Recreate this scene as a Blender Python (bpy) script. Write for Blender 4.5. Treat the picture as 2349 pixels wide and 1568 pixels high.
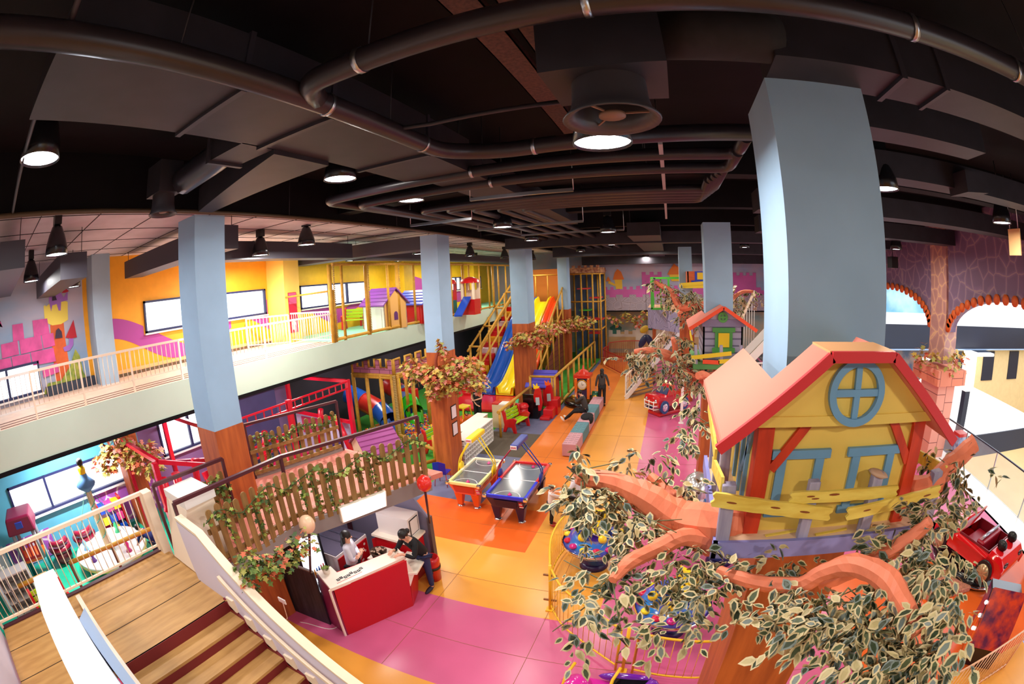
import bpy, math, random
from mathutils import Vector, Matrix
for o in list(bpy.data.objects): bpy.data.objects.remove(o)
SC = bpy.context.scene; COL = SC.collection
PI = math.pi; R = math.radians
# ------------------------------------------------------------------ camera
CAMZ = 5.8; PITCH = R(8.07190425); ROLL = R(-2.62758062); YAW = R(-20.23791364); FPX = 1039.446; CX = 1174.5; CY = 784.0
cam = bpy.data.cameras.new('camera'); camo = bpy.data.objects.new('camera', cam); COL.objects.link(camo); SC.camera = camo
cam.type = 'PANO'; cam.panorama_type = 'FISHEYE_EQUISOLID'; cam.fisheye_lens = FPX*36/2349; cam.fisheye_fov = R(185)
cam.sensor_width = 36; cam.sensor_fit = 'HORIZONTAL'; cam.clip_start = 0.02; cam.clip_end = 300
RM = Matrix.Rotation(-YAW, 3, 'Z') @ Matrix.Rotation(PI/2-PITCH, 3, 'X') @ Matrix.Rotation(ROLL, 3, 'Z')
camo.matrix_world = Matrix.Translation((0, 0, CAMZ)) @ RM.to_4x4()
SC.view_settings.view_transform = 'Standard'; SC.view_settings.look = 'None'; SC.view_settings.gamma = 1.0
SC.view_settings.exposure = EXPOSURE = -0.25
SC.view_settings.use_curve_mapping = False
# ------------------------------------------------------------------ daylight outside the building
W = bpy.data.worlds.new('daylight'); SC.world = W; W.use_nodes = True
bg = W.node_tree.nodes['Background']; bg.inputs[0].default_value = (0.86, 0.92, 1.0, 1); bg.inputs[1].default_value = 3.0

# ------------------------------------------------------------------ photo point -> place in the hall (on a known plane)
def ray(px, py):
    x = px-CX; y = CY-py; r = math.hypot(x, y)/FPX; th = 2*math.asin(min(r/2, 1)); s = math.sin(th)/max(r, 1e-9)/FPX
    return RM @ Vector((x*s, y*s, -math.cos(th)))
CAM = Vector((0, 0, CAMZ))
def G(px, py, z=0.0): d = ray(px, py); return CAM + d*((z-CAMZ)/d.z)
def PX(px, py, x): d = ray(px, py); return CAM + d*(x/d.x)
def PY(px, py, y): d = ray(px, py); return CAM + d*(y/d.y)
def PR(px, py, r): return CAM + ray(px, py)*r

# ------------------------------------------------------------------ materials
def hexc(h):
    h = h.lstrip('#'); v = [int(h[i:i+2], 16)/255 for i in (0, 2, 4)]
    return tuple((c/12.92 if c <= .04045 else ((c+.055)/1.055)**2.4) for c in v)
_m = {}
def M(name, col, rough=.5, metal=0, emit=0, var=0, vs=4, vscale=(1, 1, 1), col2=None, bump=0, coat=0, alpha=1, trans=0, spec=.5):
    if name in _m: return _m[name]
    m = bpy.data.materials.new(name); _m[name] = m; m.use_nodes = True
    nt = m.node_tree; b = nt.nodes['Principled BSDF']
    c = hexc(col) if isinstance(col, str) else col
    b.inputs['Base Color'].default_value = (*c, 1); b.inputs['Roughness'].default_value = rough; b.inputs['Metallic'].default_value = metal
    b.inputs['Specular IOR Level'].default_value = spec
    m.diffuse_color = (*c, 1)
    if coat: b.inputs['Coat Weight'].default_value = coat; b.inputs['Coat Roughness'].default_value = .08
    if alpha < 1: b.inputs['Alpha'].default_value = alpha
    if trans: b.inputs['Transmission Weight'].default_value = trans
    if emit: b.inputs['Emission Color'].default_value = (*c, 1); b.inputs['Emission Strength'].default_value = emit
    if var or col2 or bump:
        tc = nt.nodes.new('ShaderNodeTexCoord'); mp = nt.nodes.new('ShaderNodeMapping'); mp.inputs['Scale'].default_value = vscale
        nz = nt.nodes.new('ShaderNodeTexNoise'); nz.inputs['Scale'].default_value = vs; nz.inputs['Detail'].default_value = 5
        nt.links.new(tc.outputs['Object'], mp.inputs[0]); nt.links.new(mp.outputs[0], nz.inputs['Vector'])
        if var or col2:
            rp = nt.nodes.new('ShaderNodeValToRGB'); rp.color_ramp.elements[0].position = .35; rp.color_ramp.elements[1].position = .65
            c2 = (hexc(col2) if isinstance(col2, str) else col2) if col2 else tuple(max(0, x*(1-var)) for x in c)
            c1 = c if col2 else tuple(min(1, x*(1+var*.5)) for x in c)
            rp.color_ramp.elements[0].color = (*c2, 1); rp.color_ramp.elements[1].color = (*c1, 1)
            nt.links.new(nz.outputs['Fac'], rp.inputs[0]); nt.links.new(rp.outputs[0], b.inputs['Base Color'])
        if bump:
            bp = nt.nodes.new('ShaderNodeBump'); bp.inputs['Strength'].default_value = bump; bp.inputs['Distance'].default_value = .02
            nt.links.new(nz.outputs['Fac'], bp.inputs['Height']); nt.links.new(bp.outputs[0], b.inputs['Normal'])
    return m
def stone_mat(name, base, line, scale, width=.05, rough=.7, base2=None):
    if name in _m: return _m[name]
    m = M(name, base, rough); nt = m.node_tree; b = nt.nodes['Principled BSDF']
    tc = nt.nodes.new('ShaderNodeTexCoord'); nz = nt.nodes.new('ShaderNodeTexNoise'); nz.inputs['Scale'].default_value = 2.0
    mx = nt.nodes.new('ShaderNodeMix'); mx.data_type = 'VECTOR'; mx.inputs[0].default_value = .12
    v = nt.nodes.new('ShaderNodeTexVoronoi'); v.feature = 'DISTANCE_TO_EDGE'; v.inputs['Scale'].default_value = scale
    v2 = nt.nodes.new('ShaderNodeTexVoronoi'); v2.inputs['Scale'].default_value = scale
    nt.links.new(tc.outputs['Object'], nz.inputs['Vector']); nt.links.new(tc.outputs['Object'], mx.inputs[4]); nt.links.new(nz.outputs['Color'], mx.inputs[5])
    nt.links.new(mx.outputs[1], v.inputs['Vector']); nt.links.new(mx.outputs[1], v2.inputs['Vector'])
    rp = nt.nodes.new('ShaderNodeValToRGB'); e = rp.color_ramp.elements
    B = hexc(base); L = hexc(line); B2 = hexc(base2) if base2 else tuple(x*.8 for x in B)
    e[0].position = width*.5; e[0].color = (*L, 1); e[1].position = width*1.3; e[1].color = (*B, 1)
    n = rp.color_ramp.elements.new(min(.9, width*5)); n.color = (*B2, 1)
    nt.links.new(v.outputs['Distance'], rp.inputs[0]); nt.links.new(rp.outputs[0], b.inputs['Base Color'])
    return m
def brick_mat(name, c1, c2, mortar, scale=4, bw=.5, bh=.25, ms=.02, rough=.7, rot=(0, 0, 0)):
    if name in _m: return _m[name]
    m = M(name, c1, rough); nt = m.node_tree; b = nt.nodes['Principled BSDF']
    tc = nt.nodes.new('ShaderNodeTexCoord'); mp = nt.nodes.new('ShaderNodeMapping'); mp.inputs['Rotation'].default_value = rot
    t = nt.nodes.new('ShaderNodeTexBrick'); t.inputs['Color1'].default_value = (*hexc(c1), 1); t.inputs['Color2'].default_value = (*hexc(c2), 1)
    t.inputs['Mortar'].default_value = (*hexc(mortar), 1); t.inputs['Scale'].default_value = scale; t.inputs['Mortar Size'].default_value = ms
    t.inputs['Brick Width'].default_value = bw; t.inputs['Row Height'].default_value = bh
    nt.links.new(tc.outputs['Object'], mp.inputs[0]); nt.links.new(mp.outputs[0], t.inputs['Vector']); nt.links.new(t.outputs['Color'], b.inputs['Base Color'])
    return m

# ------------------------------------------------------------------ mesh builder
class MB:
    def __init__(s): s.v = []; s.f = []; s.m = []; s.sm = []
    def add(s, vs, fs, mi=0, sm=False):
        b = len(s.v); s.v += [tuple(p) for p in vs]
        for f in fs: s.f.append(tuple(b+i for i in f)); s.m.append(mi); s.sm.append(sm)
        return s
    def hexa(s, p, mi=0): return s.add(p, [(3, 2, 1, 0), (4, 5, 6, 7), (0, 1, 5, 4), (1, 2, 6, 5), (2, 3, 7, 6), (3, 0, 4, 7)], mi)
    def bx(s, x0, y0, z0, x1, y1, z1, mi=0):
        return s.hexa([(x0, y0, z0), (x1, y0, z0), (x1, y1, z0), (x0, y1, z0), (x0, y0, z1), (x1, y0, z1), (x1, y1, z1), (x0, y1, z1)], mi)
    def box(s, c, d, rot=None, mi=0):
        c = Vector(c); h = [x/2 for x in d]; P = []
        for z in (-1, 1):
            for x, y in ((-1, -1), (1, -1), (1, 1), (-1, 1)):
                q = Vector((x*h[0], y*h[1], z*h[2]))
                if rot is not None: q = rot @ q
                P.append(c+q)
        return s.hexa(P, mi)
    def bar(s, a, b, w, h, up=(0, 0, 1), mi=0):
        a = Vector(a); b = Vector(b); d = (b-a).normalized(); u = Vector(up)
        if abs(d.dot(u)) > .98: u = Vector((1, 0, 0)) if abs(d.x) < .9 else Vector((0, 1, 0))
        sx = d.cross(u).normalized(); u = sx.cross(d)
        P = [q+sx*(i*w/2)+u*(j*h/2) for q in (a, b) for i, j in ((-1, -1), (1, -1), (1, 1), (-1, 1))]
        return s.hexa(P, mi)
    def tube(s, pts, r, n=8, mi=0, cap=True, sm=True, closed=False, jit=0, rng=None):
        pts = [Vector(p) for p in pts]; k = len(pts); rr = r if isinstance(r, (list, tuple)) else [r]*k
        P = []; prev = None
        for i in range(k):
            if closed: d = pts[(i+1) % k]-pts[i-1]
            else: d = pts[min(i+1, k-1)]-pts[max(i-1, 0)]
            d = d.normalized() if d.length > 1e-9 else Vector((0, 0, 1))
            if prev is None:
                u = Vector((0, 0, 1)) if abs(d.z) < .9 else Vector((1, 0, 0)); u = (u-d*u.dot(d)).normalized()
            else:
                u = prev-d*prev.dot(d); u = u.normalized() if u.length > 1e-6 else Vector((1, 0, 0))
            prev = u; w = d.cross(u)
            for j in range(n):
                a = 2*PI*j/n; q = rr[i]*(1+(rng.uniform(-jit, jit) if jit else 0)); P.append(pts[i]+u*(math.cos(a)*q)+w*(math.sin(a)*q))
        F = []
        for i in range(k if closed else k-1):
            for j in range(n): i2 = (i+1) % k; F.append((i*n+j, i*n+(j+1) % n, i2*n+(j+1) % n, i2*n+j))
        s.add(P, F, mi, sm)
        if cap and not closed:
            b = len(s.v)-len(P); s.f.append(tuple(b+j for j in reversed(range(n)))); s.f.append(tuple(b+(k-1)*n+j for j in range(n)))
            s.m += [mi, mi]; s.sm += [False, False]
        return s
    def cyl(s, c, r, h, n=16, mi=0, sm=True): c = Vector(c); return s.tube([c, c+Vector((0, 0, h))], r, n, mi, sm=sm)
    def lathe(s, prof, c=(0, 0, 0), n=20, mi=0, axis='z', rot=None, sm=True, sy=1.0):
        c = Vector(c); P = []
        for (r, z) in prof:
            for j in range(n):
                a = 2*PI*j/n; q = Vector((r*math.cos(a), r*math.sin(a)*sy, z))
                if axis == 'x': q = Vector((q.z, q.x, q.y))
                if axis == 'y': q = Vector((q.x, q.z, q.y))
                if rot is not None: q = rot @ q
                P.append(c+q)
        F = [(i*n+j, i*n+(j+1) % n, (i+1)*n+(j+1) % n, (i+1)*n+j) for i in range(len(prof)-1) for j in range(n)]
        return s.add(P, F, mi, sm)
    def ball(s, c, r, n=14, k=8, mi=0, rot=None):
        r = r if isinstance(r, (list, tuple)) else (r, r, r); c = Vector(c); P = []
        for i in range(k+1):
            t = PI*i/k
            for j in range(n):
                a = 2*PI*j/n; q = Vector((r[0]*math.sin(t)*math.cos(a), r[1]*math.sin(t)*math.sin(a), r[2]*math.cos(t)))
                if rot is not None: q = rot @ q
                P.append(c+q)
        F = [(i*n+j, (i+1)*n+j, (i+1)*n+(j+1) % n, i*n+(j+1) % n) for i in range(k) for j in range(n)]
        return s.add(P, F, mi, True)
    def poly(s, pts, mi=0): return s.add(pts, [tuple(range(len(pts)))], mi)
    def slab(s, pts, off, mi=0):
        off = Vector(off); n = len(pts); A = [Vector(p) for p in pts]; B = [p+off for p in A]
        return s.add(A+B, [tuple(reversed(range(n))), tuple(range(n, 2*n))]+[(i, (i+1) % n, n+(i+1) % n, n+i) for i in range(n)], mi)
    def leaf(s, p, d, nrm, L, Wd, mi=(0, 1), kind=0):
        d = d.normalized(); w = d.cross(nrm)
        if w.length < 1e-4: w = Vector((1, 0, 0))
        w.normalize(); n2 = w.cross(d)
        if kind == 0:      # variegated oval leaf: cream rim around a green heart
            O = [(0, 0), (.28, .42), (.6, .40), (1, 0), (.6, -.40), (.28, -.42)]; I = [(.12, 0), (.32, .24), (.58, .23), (.84, 0), (.58, -.23), (.32, -.24)]
            P = [p+d*(a*L)+w*(b*Wd)+n2*(.12*L*a*a*-1+abs(b)*.1*L) for a, b in O+I]
            s.add(P, [(6, 7, 8, 9, 10, 11)], mi[0]); s.add(P, [(i, (i+1) % 6, 6+(i+1) % 6, 6+i) for i in range(6)], mi[1])
        elif kind == 1:    # lobed maple leaf
            O = [(0, 0), (.1, .5), (.35, .28), (.5, .62), (.65, .22), (1, 0), (.65, -.22), (.5, -.62), (.35, -.28), (.1, -.5)]
            P = [p+d*(a*L)+w*(b*Wd)+n2*(-.15*L*a) for a, b in O]; s.add(P, [(0, 1, 2, 8, 9), (2, 3, 4, 6, 7, 8), (4, 5, 6)], mi[0])
        else:
            P = [p, p+d*(L*.5)+w*(Wd*.5), p+d*L-n2*(.1*L), p+d*(L*.5)-w*(Wd*.5)]; s.add(P, [(0, 1, 2, 3)], mi[0])
        return s
    def build(s, name, mats, parent=None, world=False, bevel=0, sub=0):
        me = bpy.data.meshes.new(name); off = Vector((0, 0, 0))
        if world and parent is not None:
            q = parent
            while q is not None: off = off+q.location; q = q.parent
        me.from_pydata([(v[0]-off.x, v[1]-off.y, v[2]-off.z) for v in s.v], [], s.f)
        mats = mats if isinstance(mats, (list, tuple)) else [mats]
        for m in mats: me.materials.append(m)
        me.polygons.foreach_set('material_index', s.m); me.polygons.foreach_set('use_smooth', s.sm); me.update()
        o = bpy.data.objects.new(name, me); COL.objects.link(o)
        if parent is not None: o.parent = parent
        if bevel:
            b = o.modifiers.new('bevel', 'BEVEL'); b.width = bevel; b.segments = 2; b.limit_method = 'ANGLE'
        if sub: q = o.modifiers.new('sub', 'SUBSURF'); q.levels = sub; q.render_levels = sub
        return o
def tag(o, label, cat, group=None, kind=None):
    o['label'] = label; o['category'] = cat
    if group: o['group'] = group
    if kind: o['kind'] = kind
    return o
def thing(name, label, cat, loc=(0, 0, 0), rz=0, group=None):
    o = bpy.data.objects.new(name, None); COL.objects.link(o); o.empty_display_size = .1; o.location = loc; o.rotation_euler = (0, 0, rz)
    return tag(o, label, cat, group)
def struct(name, mb, mats, parent=None, label=None):
    o = mb.build(name, mats, parent, world=parent is not None)
    if parent is None: o['kind'] = 'structure'
    return o
def dup(root, loc=None, rz=None, label=None, group=None, scale=None):
    def rec(o, p):
        c = o.copy(); COL.objects.link(c); c.parent = p
        for ch in o.children: rec(ch, c)
        return c
    r = rec(root, None)
    if loc is not None: r.location = loc
    if rz is not None: r.rotation_euler = (0, 0, rz)
    if label: r['label'] = label
    if group: r['group'] = group
    if scale: r.scale = (scale,)*3 if not isinstance(scale, tuple) else scale
    return r
def arc(c, r, a0, a1, n, z=None, plane='xy'):
    out = []
    for i in range(n+1):
        a = a0+(a1-a0)*i/n
        if plane == 'xy': out.append(Vector((c[0]+r*math.cos(a), c[1]+r*math.sin(a), c[2] if len(c) > 2 else z)))
        if plane == 'xz': out.append(Vector((c[0]+r*math.cos(a), c[1], c[2]+r*math.sin(a))))
        if plane == 'yz': out.append(Vector((c[0], c[1]+r*math.cos(a), c[2]+r*math.sin(a))))
    return out
def smooth(pts, k=5):
    pts = [Vector(p) for p in pts]; out = []
    for i in range(len(pts)-1):
        p0 = pts[max(i-1, 0)]; p1 = pts[i]; p2 = pts[i+1]; p3 = pts[min(i+2, len(pts)-1)]
        for j in range(k):
            t = j/k; out.append(.5*((2*p1)+(p2-p0)*t+(2*p0-5*p1+4*p2-p3)*t*t+(3*p1-p0-3*p2+p3)*t**3))
    return out+[pts[-1]]
def lerp(a, b, t): return a+(b-a)*t
def vary(vals, k):   # resample radius list to k entries
    return [lerp(vals[int(i*(len(vals)-1)/(k-1)*.99999)], vals[min(len(vals)-1, int(i*(len(vals)-1)/(k-1)*.99999)+1)], (i*(len(vals)-1)/(k-1)*.99999) % 1) for i in range(k)]
def text_mesh(s, size, mat, loc, rot, name='lettering', parent=None, ext=.002, align='CENTER'):
    cu = bpy.data.curves.new(name, 'FONT'); cu.body = s; cu.size = size; cu.align_x = align; cu.align_y = 'CENTER'; cu.extrude = ext; cu.resolution_u = 2
    t = bpy.data.objects.new('tmp', cu); COL.objects.link(t); bpy.context.view_layer.update()
    me = bpy.data.meshes.new_from_object(t.evaluated_get(bpy.context.evaluated_depsgraph_get())); bpy.data.objects.remove(t)
    off = Vector((0, 0, 0)); q = parent
    while q is not None: off = off+q.location; q = q.parent
    me.transform(Matrix.Translation(Vector(loc)-off) @ rot.to_4x4()); me.materials.clear(); me.materials.append(mat)
    o = bpy.data.objects.new(name, me); COL.objects.link(o); o.parent = parent
    return o
def basis(xd, yd):
    x = Vector(xd).normalized(); y = Vector(yd); z = x.cross(y).normalized(); y = z.cross(x)
    return Matrix((x, y, z)).transposed()
# ------------------------------------------------------------------ shared paints
BLUE = M('pale_blue_paint', '#98bad8', .6, var=.05, vs=2)
BARK = M('orange_bark', '#c0622c', .5, col2='#9c4820', vs=1.2, vscale=(7, 7, .8), bump=.1)
BARKT = M('trunk_orange', '#d86a3a', .6)
SALMON = M('salmon_foam', '#e8714a', .6, var=.12, vs=6, bump=.3)
BLACK = M('black_ceiling_paint', '#0d0b10', .75, var=.3, vs=3, spec=.2)
DUCT = M('dark_duct_paint', '#29262f', .55, var=.25, vs=3)
PIPE = M('dark_pipe_paint', '#2c252b', .35, var=.15, vs=5)
WHITE = M('white_paint', '#f1ece6', .45)
CREAMR = M('cream_rail_paint', '#f0dcc4', .45)
STEEL = M('steel', '#b9bcc2', .3, 1)
CHROME = M('chrome', '#e6e8ec', .12, 1)
GLOW = M('lamp_glow', '#ffffff', .5, emit=14)
YEL = M('yellow_plastic', '#f6d21a', .3, coat=.3); RED = M('red_plastic', '#c8161c', .3, coat=.3); BLU = M('blue_plastic', '#1747b8', .3, coat=.3)
GRN = M('green_plastic', '#3fae2a', .3, coat=.3); ORG = M('orange_plastic', '#f0641a', .3, coat=.3); PUR = M('purple_plastic', '#6a3a92', .35)
LIME = M('lime_plastic', '#a4cc1c', .35); PINK = M('pink_plastic', '#e33c8c', .25, coat=.4)
BLK = M('black_plastic', '#0c0c10', .35); SKIN = M('skin', '#dba184', .5); HAIR = M('dark_hair', '#15100f', .45)
FOAM = M('mustard_foam', '#c4912e', .6, var=.15, vs=8); MAROON = M('maroon_steel', '#4a1c26', .4); BROWN = M('brown_wood', '#6b3a1c', .6)
# ================================================================== THE SETTING
# floor: vinyl laid in coloured fields (all one surface)
fl = MB()
FC = [M('vinyl_orange', '#ea8236', .27, var=.08, vs=.6, spec=.5), M('vinyl_amber', '#eaa040', .27, var=.08, vs=.6), M('vinyl_pink', '#d2608c', .27, var=.08, vs=.6),
      M('vinyl_red_orange', '#ea6626', .25, var=.08, vs=.6), M('vinyl_grey', '#686c8c', .45, var=.08), M('turf_green', '#3f9a2c', .9, var=.25, vs=30), M('vinyl_teal', '#1fb088', .4, var=.1),
      M('carpet_brown', '#5c5246', .95, var=.2, vs=40), M('mall_stone', '#f3efe8', .25), M('vinyl_violet', '#b75fc0', .25), M('carpet_magenta', '#e2266c', .6), M('mall_blue', '#9fb2e8', .3)]
def fz(x0, y0, x1, y1, m, z=0): fl.poly([(x0, y0, z), (x1, y0, z), (x1, y1, z), (x0, y1, z)], m)
for a in [(-6.4, -6, 7.9, 3.7, 1), (-6.4, 3.7, -.85, 5.8, 2), (-.85, 3.7, 3.7, 7.2, 2), (3.7, 3.7, 10, 7.2, 3), (-6.4, 5.8, -.85, 7.8, 1), (-6.4, 7.8, -2.8, 9.7, 3), (-2.8, 7.8, -.85, 9.7, 1),
          (-.85, 7.2, 10.0, 34, 2), (-4.65, 9.7, -2.8, 34, 0), (-2.8, 9.7, -.85, 34, 1), (-6.6, 9.7, -4.65, 13.0, 4), (-6.6, 13.0, -4.65, 15.3, 7), (-6.6, 15.3, -4.65, 18.4, 4),
          (-4.85, 18.4, -4.65, 34, 4), (-14, 7.0, -6.6, 18.4, 5), (-14, 18.4, -4.85, 34, 5), (-6.6, 6.8, -6.4, 9.7, 4), (-14, -6, -9.3, 4.6, 6), (-9.3, -6, -6.4, 7.0, 10), (-14, 4.6, -9.3, 7.0, 10), (-6.6, 6.8, -6.4, 7.0, 10), (7.9, -6, 10.0, 3.7, 11)]:
    fz(*a)
fl.poly([(9.99, -6, 0), (30, -6, 0), (30, 34, 0), (9.99, 34, 0)], 8) if False else None
struct('floor', fl, FC)
# thin joints between vinyl sheets
jt = MB()
for y in (4.75, 6.6, 8.7, 10.9, 13.2, 15.6, 18.0, 20.4): jt.bx(-6.2 if y < 9 else -4.6, y-.004, .001, 3.4, y+.004, .0025)
for x in (-3.85, -1.75): jt.bx(x-.004, 3.7, .001, x+.004, 24, .0025)
struct('trim_1', jt, M('joint_line', '#9a5a30', .6))
# mall outside the arches
mf = MB(); mf.bx(9.9, -8, -.35, 11.05, 34, 0.0); mf.bx(11.05, 14.5, -.35, 20, 24, 0)
struct('floor_mall', mf, FC[8])
lw = MB(); lw.bx(9.9, -8, -5.2, 34, 40, -5.0); struct('floor_lower_mall', lw, M('lower_mall_stone', '#e9cf9c', .3, var=.06, vs=.6))
# left wall with window openings
def wall_x(mb, x, y0, y1, z0, z1, holes, t=.12, mi=0):
    ys = sorted({y0, y1} | {h[0] for h in holes} | {h[1] for h in holes}); zs = sorted({z0, z1} | {h[2] for h in holes} | {h[3] for h in holes})
    for i in range(len(ys)-1):
        for j in range(len(zs)-1):
            cy = (ys[i]+ys[i+1])/2; cz = (zs[j]+zs[j+1])/2
            if any(h[0] < cy < h[1] and h[2] < cz < h[3] for h in holes): continue
            mb.bx(x-t, ys[i], zs[j], x, ys[i+1], zs[j+1], mi)
SKYP = M('mural_sky', '#8aa6c8', .7, col2='#c0b2c0', vs=.5, vscale=(1, .6, 1.6)); ORW = M('orange_wall', '#f5a51e', .6, var=.05)
YW = M('yellow_wall', '#e8b81c', .6, var=.06); PURW = M('violet_band', '#a83f96', .6); LBW = M('aqua_wall', '#5fb6d0', .6, var=.1, vs=1)
up_h = [(-.6, 1.49, 4.25, 5.04), (5.33, 7.7, 5.18, 6.1), (8.45, 10.42, 5.18, 6.08), (12.22, 16.65, 5.16, 6.08), (25.03, 26.44, 5.2, 6.05), (28.19, 29.6, 5.2, 6.05)]
lo_h = [(-.6, 3.6, 1.27, 2.2), (5.2, 9.2, 1.5, 2.6)]
w1 = MB(); wall_x(w1, -13.1, -6, 3.2, 4.0, 8, [h for h in up_h if h[0] < 3.2], mi=0)
wall_x(w1, -13.1, 3.2, 12.1, 4.0, 8, [h for h in up_h if 3.2 < h[0] < 12.1], mi=1); wall_x(w1, -13.1, 12.1, 34, 4.0, 8, [h for h in up_h if h[0] > 12.1], mi=2)
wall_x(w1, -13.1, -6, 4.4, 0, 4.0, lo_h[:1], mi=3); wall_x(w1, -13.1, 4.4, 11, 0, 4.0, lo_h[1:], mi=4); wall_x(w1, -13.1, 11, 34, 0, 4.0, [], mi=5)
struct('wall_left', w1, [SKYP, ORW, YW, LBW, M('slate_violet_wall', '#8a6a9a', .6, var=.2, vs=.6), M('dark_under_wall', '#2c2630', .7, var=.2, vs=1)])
FRM = M('dark_blue_frame', '#232a55', .4); GL = M('window_glass', '#ffffff', .05, alpha=.12)
wn = 0
for (a, b, c, d), mull in [(up_h[0], [.45]), (up_h[1], []), (up_h[2], []), (up_h[3], [.39, .66]), (up_h[4], [.5]), (up_h[5], [.5]), (lo_h[0], [.33, .67]), (lo_h[1], [.3, .6])]:
    wn += 1; f = MB(); t = .06
    f.bx(-13.16, a, c, -13.04, b, c+t); f.bx(-13.16, a, d-t, -13.04, b, d); f.bx(-13.16, a, c, -13.04, a+t, d); f.bx(-13.16, b-t, c, -13.04, b, d)
    for q in mull: y = a+(b-a)*q; f.bx(-13.15, y-.04, c, -13.05, y+.04, d)
    wo = struct('window_%d' % wn, f, FRM)
    g = MB(); g.bx(-13.13, a+t, c+t, -13.12, b-t, d-t); p = g.build('pane', GL, wo)
    s = MB(); s.bx(-13.1, a-.03, c-.05, -12.98, b+.03, c-.005); s.build('window_sill', WHITE, wo)
# far wall and the walls the camera cannot see
w2 = MB(); w2.bx(-13.2, 31.6, 3.3, 10.1, 31.8, 8.0, 0); w2.bx(-13.2, 33.4, 0, 10.1, 33.6, 8.0, 1); w2.bx(-4.7, 31.6, 3.2, 10, 33.4, 3.3, 2)
struct('wall_far', w2, [SKYP, M('garden_mural', '#c6b48e', .7, col2='#8fb0a8', vs=.7, vscale=(1, 1, 2)), BLACK])
w3 = MB(); w3.bx(-13.2, -6.2, 0, 10.1, -6.0, 8); struct('wall_back', w3, M('grey_back_wall', '#b9b2ac', .8))
# ceiling
c = MB(); c.bx(-13.2, -6.2, 8.0, 10.2, 33.6, 8.2); struct('ceiling', c, BLACK)
c = MB(); c.bx(-13.1, -6.0, 7.45, -6.25, 33.4, 7.55, 0)
for y in [i*1.2-5 for i in range(26)]: c.bx(-13.1, y, 7.44, -6.25, y+.015, 7.45, 1)
for x in (-7.6, -8.9, -10.2, -11.5, -12.6): c.bx(x, -6, 7.44, x+.015, 33.4, 7.45, 1)
struct('ceiling_mezzanine', c, [M('grey_soffit', '#c4bec8', .7, var=.12, vs=1.5), M('soffit_joint', '#2c2a30', .8)])
# mezzanine slab
c = MB(); c.bx(-13.1, -6, 3.36, -10.0, 31.6, 4.1, 0); c.bx(-10.0, -6, 3.36, -9.97, 31.6, 4.12, 1); c.bx(-10.02, -6, 3.28, -9.95, 31.6, 3.37, 3)
c.bx(-13.1, -6, 4.1, -10.0, 11.0, 4.11, 2); c.bx(-13.1, 11.0, 4.1, -10.0, 31.6, 4.115, 4)
for x in (-10.22, -10.5, -10.8): c.bx(x, -6, 4.11, x+.05, 10.9, 4.118, 5)
struct('floor_mezzanine', c, [M('slab_underside', '#3a3640', .8), M('pale_green_paint', '#c6dccc', .6, var=.03, vs=1), M('peach_floor', '#edcdb4', .5, var=.06), BLACK, M('mint_floor', '#8fe0c0', .5), M('brown_strip', '#7a5348', .6)])
# skirting stripes on the mezzanine wall
c = MB(); c.bx(-13.1, 3.3, 4.11, -13.06, 12.0, 4.2, 0); c.bx(-13.1, 3.3, 4.2, -13.07, 12.0, 4.3, 1); c.bx(-13.1, 1.6, 4.11, -12.9, 3.3, 4.35, 2)
struct('baseboard_left', c, [M('mosaic_brown', '#7a4a24', .5, col2='#3a4a3a', vs=25), M('peach_band', '#f0b070', .6), M('dark_slate', '#303848', .6)])
# wall returns on the mezzanine (columns against the wall)
def wallcol(n, x0, y0, x1, y1, mats, label):
    m = MB(); m.bx(x0, y0, 4.1, x1, y1, 7.45, 0); o = m.build('wall_column', mats); tag(o, label, 'column')
wallcol(1, -13.1, 3.35, -12.35, 3.95, [M('column_grey_blue', '#9fb4c8', .6, var=.08, vs=1)], 'pale grey-blue square column against the mural wall behind the white balcony railing')
wallcol(2, -13.1, 10.55, -12.1, 11.3, [M('cream_yellow', '#f7cf62', .6)], 'bright cream-yellow square column with a red fire sign between the balcony windows')
wallcol(3, -13.1, 18.6, -12.3, 19.4, [YW], 'yellow square wall column behind the toy houses on the balcony')
wallcol(4, -13.1, 26.8, -12.3, 27.6, [YW], 'yellow square wall column beyond the red play towers on the balcony')
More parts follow.
